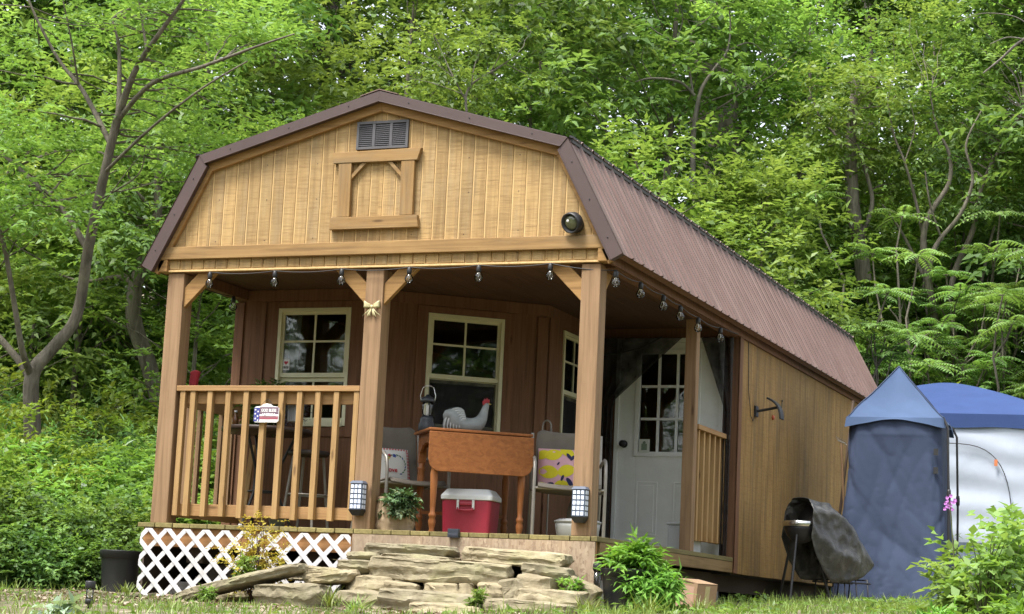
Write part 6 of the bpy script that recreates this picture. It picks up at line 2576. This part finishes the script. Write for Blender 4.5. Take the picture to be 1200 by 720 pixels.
    # bare branched shrub above the left roof slope
    px_tree('bare_shrub', 'bare twiggy shrub with pale branches above the roof ridge', 25,
            [[(556, 180, 0, .03), (546, 124, 0, .028), (552, 100, .1, .022), (580, 82, .2, .018), (604, 66, .3, .010)], [(546, 118, 0, .02), (530, 88, .1, .016), (518, 62, .2, .012), (508, 40, .2, .007)],
             [(552, 104, 0, .016), (556, 78, .1, .012), (566, 52, .1, .008)], [(575, 84, .2, .012), (586, 64, .2, .009), (590, 44, .2, .005)], [(530, 90, .1, .012), (500, 66, .2, .009), (484, 60, .2, .005)], [(546, 112, 0, .012), (508, 98, -.1, .009), (480, 92, -.1, .005)]],
            MAT['bark_grey'], ([tuple(at(rr.uniform(470, 625), rr.uniform(30, 120), 25.3 + rr.uniform(-.3, 1.2))) for _ in range(26)], [.28] * 26, dict(per=10, nl=7, L=.10, Wd=.05, flat=.36, twig=.26)), thin=.6)
    # right: vine-wrapped trunk and a leaning cluster of stems
    kw_mat = MAT['leaf_bright']
    C = [tuple(at(rr.uniform(955, 1060), rr.uniform(70, 280), 30.5 + rr.uniform(-.8, 1.2))) for _ in range(40)]
    px_tree('vine_tree', 'tree with rough vine wrapped trunk above the pointed tent', 30.5,
            [[(1012, 330, 0, .13), (1008, 290, 0, .12), (1000, 245, 0, .11), (997, 190, 0, .10), (998, 140, .1, .08), (1004, 90, .1, .05)], [(1006, 285, -.1, .04), (1022, 240, -.1, .035), (1014, 200, -.1, .03), (1004, 170, -.1, .02)],
             [(997, 195, 0, .03), (980, 160, .2, .022), (962, 140, .2, .014), (950, 110, .2, .008)]], MAT['bark'],
            (C, [rr.uniform(.3, .6) for _ in C], dict(per=14, nl=7, L=.11, Wd=.058, flat=.4, twig=.3)))
    kw_mat = MAT['leaf_mid']
    C = [tuple(at(rr.uniform(1040, 1200), rr.uniform(20, 250), 31 + rr.uniform(-.8, 1.6))) for _ in range(64)]
    px_tree('leaning_tree', 'clump of thin grey leaning stems rising above the canopy tent', 30.0,
            [[(1100, 440, 0, .07), (1096, 380, 0, .065), (1086, 320, 0, .06), (1082, 280, 0, .05), (1090, 250, .1, .045), (1112, 215, .2, .036), (1112, 180, .2, .028), (1098, 150, .2, .018), (1090, 110, .2, .01)],
             [(1088, 330, 0, .045), (1092, 300, -.1, .04), (1102, 280, -.1, .036), (1126, 250, -.2, .03), (1140, 210, -.2, .024), (1132, 170, -.2, .018), (1150, 130, -.2, .010)],
             [(1090, 340, .1, .03), (1066, 290, .2, .026), (1050, 262, .2, .02), (1034, 240, .2, .012)], [(1086, 300, .1, .03), (1074, 240, .2, .026), (1060, 190, .2, .02), (1048, 160, .3, .016), (1040, 120, .3, .008)],
             [(1118, 400, .3, .06), (1116, 330, .4, .05), (1140, 270, .5, .045), (1150, 220, .6, .035), (1174, 170, .6, .024), (1200, 130, .6, .014)], [(1150, 330, .6, .03), (1164, 270, .6, .022), (1180, 240, .6, .012)],
             [(1104, 282, -.1, .02), (1090, 240, -.2, .016), (1084, 200, -.2, .010)], [(1060, 190, .2, .012), (1072, 150, .2, .008), (1066, 120, .2, .005)]], MAT['bark'],
            (C, [rr.uniform(.3, .6) for _ in C], dict(per=12, nl=7, L=.11, Wd=.055, flat=.4, twig=.3)))
    # bare branch coming in at the top right
    px_tree('overhanging_branch', 'bare branch reaching in at the top right corner', 24,
            [[(1290, 20, 0, .04), (1240, 30, 0, .034), (1200, 46, 0, .028), (1172, 70, .1, .02), (1152, 86, .1, .012)], [(1200, 46, 0, .014), (1180, 44, 0, .01), (1160, 52, 0, .006)], [(1215, 38, 0, .014), (1190, 20, .1, .01), (1150, 16, .1, .007), (1118, 28, .1, .004)],
             [(1172, 70, .1, .01), (1190, 90, .1, .007), (1196, 110, .1, .004)]], MAT['bark_grey'], cat='branch', thin=.7)


kw_mat = None
special_trees()


def shrub_meshes(seed, h, w, nst, L, Wd, leafm, stemm, per=9, clump=.20, flat=.55, tvar=.2, dens=1.0, nl=6, twig=.18, droop=.25, kmin=2):
    rr = random.Random(seed); rs = np.random.RandomState(seed)
    st = MB(); C, R = [], []
    for s in range(nst):
        a = rr.uniform(0, 6.28); q = rr.random() ** .5
        top = Vector((math.cos(a) * w * q, math.sin(a) * w * q, h * (1 - .45 * q ** 2) * rr.uniform(.6, 1.05)))
        pts = limb(st, (top.x * .15, top.y * .15, -.06), top, .004 + .006 * h, .002, rr, 5, .1, 6)
        for k in range(kmin, 7):
            if rr.random() < dens:
                p = pts[k]
                C.append((p.x + rr.uniform(-.06, .06), p.y + rr.uniform(-.06, .06), p.z + rr.uniform(-.03, .05))); R.append(clump * rr.uniform(.6, 1.3))
    V, F, t = twig_leaves(rs, np.array(C), np.array(R), per, nl, L, Wd, flat, out_c=np.array([0, 0, h * .2]), twig=twig, tvar=tvar, droop=droop)
    crown = quad_mesh('foliage', V, F, t, leafm)
    b = bpy.data.meshes.new('stems')
    b.from_pydata(st.v, [], st.f)
    b.polygons.foreach_set('use_smooth', st.s)
    b.materials.append(stemm)
    return b, crown


def shrubs():
    rr = random.Random(3)
    LF = [MAT['leaf_shrub'], leaf_mat('yellow_shrub_leaves', (.12, .18, .03), (.20, .28, .05), (.29, .38, .09), .4), MAT['leaf_mid'], leaf_mat('blue_green_shrub_leaves', (.05, .12, .035), (.10, .20, .06), (.17, .29, .10), .38), MAT['leaf_shrub']]
    sh = [shrub_meshes(500 + k, (1.2, 1.5, .9, 1.35, .75)[k], (.6, .7, .55, .5, .5)[k], (26, 28, 24, 22, 20)[k], (.085, .075, .07, .095, .06)[k], (.042, .036, .05, .024, .03)[k], LF[k], MAT['stem'], per=(9, 7, 6, 9, 8)[k]) for k in range(5)]
    spots = [(8, 15.2, 2, .9), (52, 15.4, 4, 1.0), (92, 15.3, 2, .8), (125, 15.6, 4, 1.0), (-30, 15.5, 0, .9), (20, 16.4, 0, .95), (70, 16.6, 1, .8), (112, 16.4, 0, .85), (150, 16.2, 2, 1.0), (165, 17.2, 0, .95),
             (-10, 17.4, 1, 1.0), (40, 17.8, 3, 1.0), (85, 18, 1, .95), (130, 17.8, 3, 1.05), (172, 18.6, 1, 1.0), (5, 19.4, 3, 1.15), (60, 20, 1, 1.2), (110, 19.6, 3, 1.2), (155, 20.3, 1, 1.2), (205, 19.6, 0, 1.2), (235, 20.2, 3, 1.3), (265, 20.8, 1, 1.25), (225, 18.6, 2, 1.0),
             (200, 17.4, 2, .8), (250, 19.2, 0, 1.0), (-60, 18, 1, 1.2), (-50, 20.5, 3, 1.2)]
    for i, (px, d, k, s) in enumerate(spots):
        plant_tree('shrub', 'leafy green shrub in the thicket left of the porch', 'shrub', sh[k], ground_at(px, d), rr.uniform(0, 6.28), s, 'shrubs in the thicket left of the porch', ('stems', 'foliage'))
    for i, (px, d) in enumerate(((-12, 14.7), (22, 14.9), (50, 14.75), (100, 14.8), (122, 15.0), (36, 15.2))):
        plant_tree('shrub', 'leafy green shrub in the thicket left of the porch', 'shrub', sh[4 if i % 2 else 2], ground_at(px, d), rr.uniform(0, 6.28), .62, 'shrubs in the thicket left of the porch', ('stems', 'foliage'))
    # low brambles behind tents and grill
    for i, (px, d, k, s) in enumerate(((1000, 23.5, 1, 1.1), (1045, 23, 3, 1.0), (1160, 27.5, 3, 1.4), (1090, 27.8, 1, 1.4), (1030, 26, 3, 1.3), (975, 24.2, 1, 1.3), (1240, 26, 1, 1.4))):
        plant_tree('shrub', 'leafy green shrub crowding round the tents', 'shrub', sh[k], ground_at(px, d), rr.uniform(0, 6.28), s, 'shrubs around the tents', ('stems', 'foliage'))
    # the dry tangle at the foot of the thicket
    dry = shrub_meshes(520, .42, .4, 40, .05, .012, leaf_mat('dry_stalks', (.12, .10, .06), (.2, .17, .1), (.28, .25, .16), .2), MAT['bark_pale'], per=3, clump=.12)
    plant_tree('dry_brush', 'tangle of dry brown stalks at the foot of the thicket', 'brush', dry, ground_at(78, 15.0), 0, .6, None, ('stems', 'foliage'))
    # golden bush before the lattice
    gold = shrub_meshes(530, .47, .22, 20, .030, .014, MAT['leaf_gold'], MAT['stem_red'], per=4, clump=.07, nl=6, twig=.10, dens=.8)
    p = at(302, 660, 13.3)
    plant_tree('golden_bush', 'thin twiggy bush with golden leaves in front of the lattice', 'shrub', gold, (p.x, p.y, ground_z(p.x, p.y) + .06), 0, 1.0, None, ('stems', 'foliage'))
    # leafy plant in the right pot
    pot = shrub_meshes(540, .19, .15, 24, .085, .024, leaf_mat('fresh_green_leaves', (.08, .19, .025), (.15, .32, .045), (.24, .43, .09), .4), MAT['stem'], per=2, clump=.04, nl=7, twig=.11, droop=.3, kmin=4)
    plant_tree('potted_plant', 'bushy fresh green plant growing in the black pot at the porch corner', 'plant', pot, (POT2.x + .05, POT2.y, POT2.z + .235), .4, .88, None, ('stems', 'foliage'))
    tr = shrub_meshes(541, .12, .12, 16, .075, .02, pot[1].materials[0], MAT['stem'], per=3, clump=.05, nl=7, twig=.12, droop=.5)
    plant_tree('trailing_plant', 'green plant spilling from the pot towards the cardboard box', 'plant', tr, (POT2.x + .19, POT2.y - .03, POT2.z + .12), 2.0, 1.0, None, ('stems', 'foliage'))
    # plants standing on the bistro table
    fl = shrub_meshes(542, .30, .12, 16, .06, .022, MAT['leaf_mid'], MAT['stem'], per=5, clump=.05, nl=6, twig=.08)
    tp = thing('table_pot', 'small pot with leafy green plant on the round dark table', 'pot', (.58, .72, .776))
    b = MB(); b.lathe((.58, .72, .776), [(.045, 0), (.06, .085), (.062, .1), (.05, .1)], 16); part(b, 'pot_body', paint('grey_table_pot', (.3, .33, .36), .5), tp)
    plant_tree('green_plant', 'leafy green plant in a small pot showing above the railing', 'plant', fl, (.58, .72, .85), 0, .85, None, ('stems', 'foliage'))
    lv = shrub_meshes(543, .30, .07, 22, .03, .008, leaf_mat('lavender_grey_leaves', (.10, .09, .12), (.17, .16, .2), (.24, .22, .28), .2), MAT['stem'], per=4, clump=.03, nl=6, twig=.07)
    tp = thing('table_pot', 'small pot with lavender before the left window', 'pot', (.76, .80, .776))
    b = MB(); b.lathe((.76, .80, .776), [(.04, 0), (.055, .075), (.056, .09), (.045, .09)], 16); part(b, 'pot_body', paint('brown_table_pot', (.18, .1, .06), .6), tp)
    plant_tree('lavender', 'grey purple lavender sprigs showing above the railing before the window', 'plant', lv, (.76, .80, .84), 0, .85, None, ('stems', 'foliage'))
    # bark-faced planter on the deck
    P0 = Vector((1.975, .20, 0))
    T = thing('stump_planter', 'pale log planter with trailing plant beside the middle post', 'planter', P0)
    b = MB()

    def log(u, v):
        a = 2 * math.pi * u
        r = .122 * (1 + .04 * math.sin(3 * a + 1) + .03 * math.sin(7 * a)) * (1 + .07 * math.sin(math.pi * v)) + .012 * mn.noise((math.cos(a) * 4, math.sin(a) * 4, v * 5)) + .006 * mn.noise((math.cos(a) * 14, math.sin(a) * 14, v * 16))
        return (P0.x + r * 1.08 * math.cos(a), P0.y + r * math.sin(a), v * (.215 + .03 * math.cos(a + 2.4)))
    b.grid(lambda u, v: log(1 - u, v), 48, 16)
    part(b, 'log', MAT['log'], T)
    b = MB(); b.lathe((P0.x, P0.y, .17), [(.115, 0), (.11, .012)], 20); part(b, 'potting_soil', MAT['soil'], T)
    tl = shrub_meshes(544, .075, .085, 18, .032, .02, leaf_mat('variegated_leaves', (.035, .07, .03), (.09, .15, .06), (.27, .33, .2), .2), MAT['stem'], per=5, clump=.035, nl=6, twig=.045, tvar=.3)
    plant_tree('trailing_plant', 'small variegated plant trailing over the pale log planter', 'plant', tl, (P0.x + .05, P0.y - .065, .175), 0, 1.0, None, ('stems', 'foliage'))
    # weeds: single leafy stem before the lattice, tufts by the stones
    wd = shrub_meshes(545, .20, .05, 5, .075, .03, MAT['leaf_shrub'], MAT['stem'], per=3, clump=.03, nl=5, twig=.05)
    for i, (px, py, d, s, lab) in enumerate(((289, 672, 13.15, .6, 'young weed with broad leaves standing before the lattice'), (243, 700, 12.7, .4, 'low broad leaved weed in front of the tilted slab'), (560, 706, 12.2, .45, 'tiny weed sprouting between the lower stones'), (668, 700, 12.4, .6, 'weed beside the mossy stone at the right of the steps'))):
        p = at(px, py, d)
        plant_tree('weed', lab, 'weed', wd, (p.x, p.y, max(ground_z(p.x, p.y), p.z - .03)), i * 1.3, s, None, ('stems', 'foliage'))
    # big-leaved grey plant at the lower left
    gp = shrub_meshes(546, .09, .10, 6, .14, .085, MAT['leaf_grey'], MAT['stem'], per=2, clump=.03, nl=2, twig=.05, droop=.35)
    p = at(66, 722, 10.7)
    plant_tree('mullein', 'low plant with large pale grey green leaves at the lower left', 'plant', gp, (p.x, p.y, ground_z(p.x, p.y)), 0, .62, None, ('stems', 'foliage'))
    # tall weeds at the right with one pink flower
    wl_ = leaf_mat('pale_weed_leaves', (.13, .24, .05), (.22, .37, .095), (.31, .46, .17), .45)
    big = shrub_meshes(550, .74, .25, 18, .068, .05, wl_, MAT['stem'], per=2, clump=.08, nl=5, twig=.12, dens=.8)
    big2 = shrub_meshes(551, .50, .22, 15, .078, .044, wl_, MAT['stem'], per=2, clump=.09, nl=5, twig=.12)
    lowp = shrub_meshes(552, .36, .28, 22, .12, .035, leaf_mat('fresh_weed_leaves', (.09, .20, .035), (.16, .33, .05), (.25, .43, .09), .4), MAT['stem'], per=2, clump=.08, nl=5, twig=.12)
    labs = ['tall weed with lobed leaves before the white tent wall', 'leafy weed beside the base of the pointed tent', 'tall leafy weed at the right edge of the yard', 'low bright green weed in the lower right corner', 'second low bright weed before the tents']
    for i, (me, px, d, s) in enumerate(((big, 1160, 11.6, 1.05), (big2, 1128, 12.2, .95), (big, 1205, 12.4, 1.1), (lowp, 1186, 10.3, .62), (lowp, 1104, 10.9, .42))):
        plant_tree('tall_weed', labs[i], 'weed', me, ground_at(px, d), i * 1.7, s, None, ('stems', 'foliage'))
    p = at(1116, 600, 12.0)
    b0 = Vector(ground_at(1118, 12.0))
    T = thing('pink_flower', 'tall weed stem topped by a pink purple flower before the tents', 'flower', b0)
    q = MB(); top = at(1113, 588, 12.0); q.tube([b0, b0.lerp(top, .5) + Vector((.02, 0, 0)), top], [.006, .005, .003], 6); part(q, 'stem', MAT['stem'], T)
    for k in range(16):
        c = top + Vector((rr.uniform(-.035, .035), rr.uniform(-.035, .035), rr.uniform(-.05, .045)))
        f = MB()
        for j in range(4):
            a = j * math.pi / 2 + rr.random()
            u_ = Vector((math.cos(a), -.35, math.sin(a))).normalized() * .013
            w_ = Vector((-math.sin(a), 0, math.cos(a))) * .007
            f._add([c, c + u_ * .6 + w_, c + u_, c + u_ * .6 - w_], [(0, 1, 2, 3)])
        part(f, 'blossom', MAT['petal'], T)


MAT['log'] = wood('pale_log_bark', (.22, .15, .09), (.36, .27, .175), (.48, .38, .27), 'Z', saw=.3, stain=.5, knots=False, isl=0)
shrubs()


def ground_cover():
    rs = np.random.RandomState(9)
    # grass blades of the yard
    n = 52000
    x = rs.uniform(-4.5, 8.5, n); y = rs.uniform(-4.2, 9.5, n)
    keep = []
    for i in range(n):
        if x[i] < 3.75 and y[i] > -.06 and x[i] > -.05: keep.append(False); continue
        dens = .5 + .5 * mn.noise((x[i] * 1.1, y[i] * 1.1, 3.3))
        front = x[i] < 3.9 and -1.7 < y[i] < 0.1 and x[i] > -.2
        if front: dens *= .35 + .5 * (mn.noise((x[i] * 2, y[i] * 2, 8.1)) > .1)
        if x[i] > 3.9: dens += .45
        keep.append(rs.rand() < dens * 1.1 + .1)
    k = np.array(keep)
    x, y = x[k], y[k]
    z = np.array([ground_z(a, b) + .05 * mn.noise((a * .6, b * .6, 1.0)) + .018 * mn.noise((a * 2.5, b * 2.5, 4.0)) for a, b in zip(x, y)]) - .008
    n = len(x)
    P = np.stack([x, y, z], 1)
    cl = np.array([mn.noise((a * 3, b * 3, 5.5)) for a, b in zip(x, y)])
    D = unit(np.stack([rs.normal(size=n) * .35, rs.normal(size=n) * .35, np.ones(n)], 1))
    Nn = unit(rs.normal(size=(n, 3)) * np.array([1, 1, .2]))
    Nn = unit(Nn - D * (Nn * D).sum(1, keepdims=True))
    L = (.045 + .05 * rs.random(n)) * (1 + .8 * np.clip(cl, 0, 1))
    L = np.where((x < 3.2) & (x > -.2) & (y > -1.5), L * .5, L)
    tint = np.clip(.5 + cl * .35 + rs.normal(size=n) * .2, 0, 1)
    V, F, t = leaf_arrays(P, D, Nn, L, np.full(n, .0075), tint, fold=.1, droop=.3)
    me = quad_mesh('grass', V, F, t, leaf_mat('grass_blades', (.12, .175, .04), (.18, .265, .055), (.28, .34, .10), .4))
    o = link_mesh('grass', me); tag(o, kind='stuff')
    # clover and small broad leaves between the grass, thicker to the right and along the walls
    n = 15000
    x = np.concatenate([rs.uniform(3.7, 8.5, n // 2), rs.uniform(-4.5, 8.5, n - n // 2)]); y = np.concatenate([rs.uniform(-1.0, 9.5, n // 2), rs.uniform(-4.2, 8, n - n // 2)])
    cl = np.array([mn.noise((a * 1.6, b * 1.6, 15.5)) for a, b in zip(x, y)])
    k = (cl + rs.normal(size=n) * .15 > .05) & ~((x < 3.65) & (y > -.06) & (x > -.05))
    x, y, cl = x[k], y[k], cl[k]
    n = len(x)
    z = np.array([ground_z(a, b) + .05 * mn.noise((a * .6, b * .6, 1.0)) for a, b in zip(x, y)]) + rs.random(n) * (.03 + .12 * np.clip(cl, 0, 1) * (x > 3.6))
    D = unit(np.stack([rs.normal(size=n), rs.normal(size=n), np.full(n, .25)], 1))
    Nn = unit(np.stack([rs.normal(size=n) * .4, rs.normal(size=n) * .4, np.ones(n)], 1))
    Nn = unit(Nn - D * (Nn * D).sum(1, keepdims=True))
    V, F, t = leaf_arrays(np.stack([x, y, z], 1), D, Nn, .035 + .04 * rs.random(n), .018 + .02 * rs.random(n), np.clip(.5 + rs.normal(size=n) * .25, 0, 1))
    me = quad_mesh('weeds', V, F, t, leaf_mat('low_weed_leaves', (.08, .16, .03), (.135, .25, .045), (.22, .34, .08), .4))
    o = link_mesh('weeds', me); tag(o, kind='stuff')
    # undergrowth on the bank
    n = 82000
    px = rs.uniform(-480, 1480, n); d = 19.5 + 26 * rs.random(n) ** 1.1
    X = CAM.x + CR.x * (px - 600) / FPX * d + CF.x * d + CD.x * .1 * d
    Y = CAM.y + CR.y * (px - 600) / FPX * d + CF.y * d + CD.y * .1 * d
    k = ~((X > -.4) & (X < 4.0) & (Y < 10.2)) & ~((X > 1.8) & (X < 5.6) & (Y < 15.0)) & ((Y > 5) | (X < -2))
    X, Y = X[k], Y[k]; n = len(X)
    cl = np.array([mn.noise((a * .8, b * .8, 2.5)) for a, b in zip(X, Y)])
    Z = np.array([ground_z(a, b) + .5 * mn.noise((a * .15, b * .15, 9.0)) * (b > 12) for a, b in zip(X, Y)]) + rs.random(n) ** .7 * (.5 + 1.0 * np.clip(cl + .3, 0, 1))
    D = unit(np.stack([rs.normal(size=n), rs.normal(size=n), rs.normal(size=n) * .3], 1))
    Nn = unit(np.stack([rs.normal(size=n) * .4, rs.normal(size=n) * .4, np.ones(n)], 1))
    Nn = unit(Nn - D * (Nn * D).sum(1, keepdims=True))
    V, F, t = leaf_arrays(np.stack([X, Y, Z], 1), D, Nn, .12 + .1 * rs.random(n), .06 + .06 * rs.random(n), np.clip(.5 + cl * .3 + rs.normal(size=n) * .15, 0, 1))
    me = quad_mesh('undergrowth', V, F, t, MAT['leaf_mid'])
    o = link_mesh('undergrowth', me); tag(o, kind='stuff')
    # pebbles and dry leaf litter in the bare strip before the lattice
    n = 2600
    x = rs.uniform(-.8, 3.6, n); y = rs.uniform(-1.9, -.1, n)
    z = np.array([ground_z(a, b) + .05 * mn.noise((a * .6, b * .6, 1.0)) + .018 * mn.noise((a * 2.5, b * 2.5, 4.0)) for a, b in zip(x, y)]) + .006
    D = unit(np.stack([rs.normal(size=n), rs.normal(size=n), rs.normal(size=n) * .3], 1))
    Nn = unit(np.stack([rs.normal(size=n) * .4, rs.normal(size=n) * .4, np.ones(n)], 1))
    Nn = unit(Nn - D * (Nn * D).sum(1, keepdims=True))
    V, F, t = leaf_arrays(np.stack([x, y, z], 1), D, Nn, .02 + .03 * rs.random(n), .012 + .018 * rs.random(n), rs.random(n))
    me = quad_mesh('leaf_litter', V, F, t, leaf_mat('dry_leaf_litter', (.12, .08, .05), (.25, .19, .13), (.45, .38, .30), .1))
    o = link_mesh('litter', me); tag(o, kind='stuff')


ground_cover()

# grass tufts by the stones
def tuft(px, py, d, h, label, seed, n=46):
    rs = np.random.RandomState(seed)
    p = at(px, py, d)
    o = Vector((p.x, p.y, ground_z(p.x, p.y) - .01))
    P = np.stack([rs.normal(size=n) * .03, rs.normal(size=n) * .03, np.zeros(n)], 1)
    D = unit(np.stack([rs.normal(size=n) * .4, rs.normal(size=n) * .4, np.ones(n)], 1))
    Nn = unit(-D * np.array([1, 1, 0]) + np.array([0, 0, .5]))
    Nn = unit(Nn - D * (Nn * D).sum(1, keepdims=True))
    V, F, t = leaf_arrays(P, D, Nn, h * (.6 + .6 * rs.random(n)), np.full(n, .010), np.clip(.6 + rs.normal(size=n) * .2, 0, 1), fold=.15, droop=.35)
    me = quad_mesh('grass_tuft', V, F, t, bpy.data.materials['grass_blades'])
    ob = link_mesh('grass_tuft', me, None, tuple(o))
    tag(ob, label, 'grass tuft')


tuft(388, 705, 12.35, .16, 'tall grass tuft at the left end of the stone steps', 1)
tuft(418, 712, 12.0, .14, 'bright grass tuft in front of the pale cracked slab', 2)
tuft(690, 706, 12.1, .16, 'grass tuft between the steps and the black pot', 3)
tuft(760, 716, 11.9, .20, 'long grass tuft in front of the right black pot', 4)
tuft(820, 716, 12.4, .16, 'grass tuft in front of the cardboard box', 5)
tuft(148, 694, 13.9, .12, 'grass tuft at the foot of the left black pot', 6)
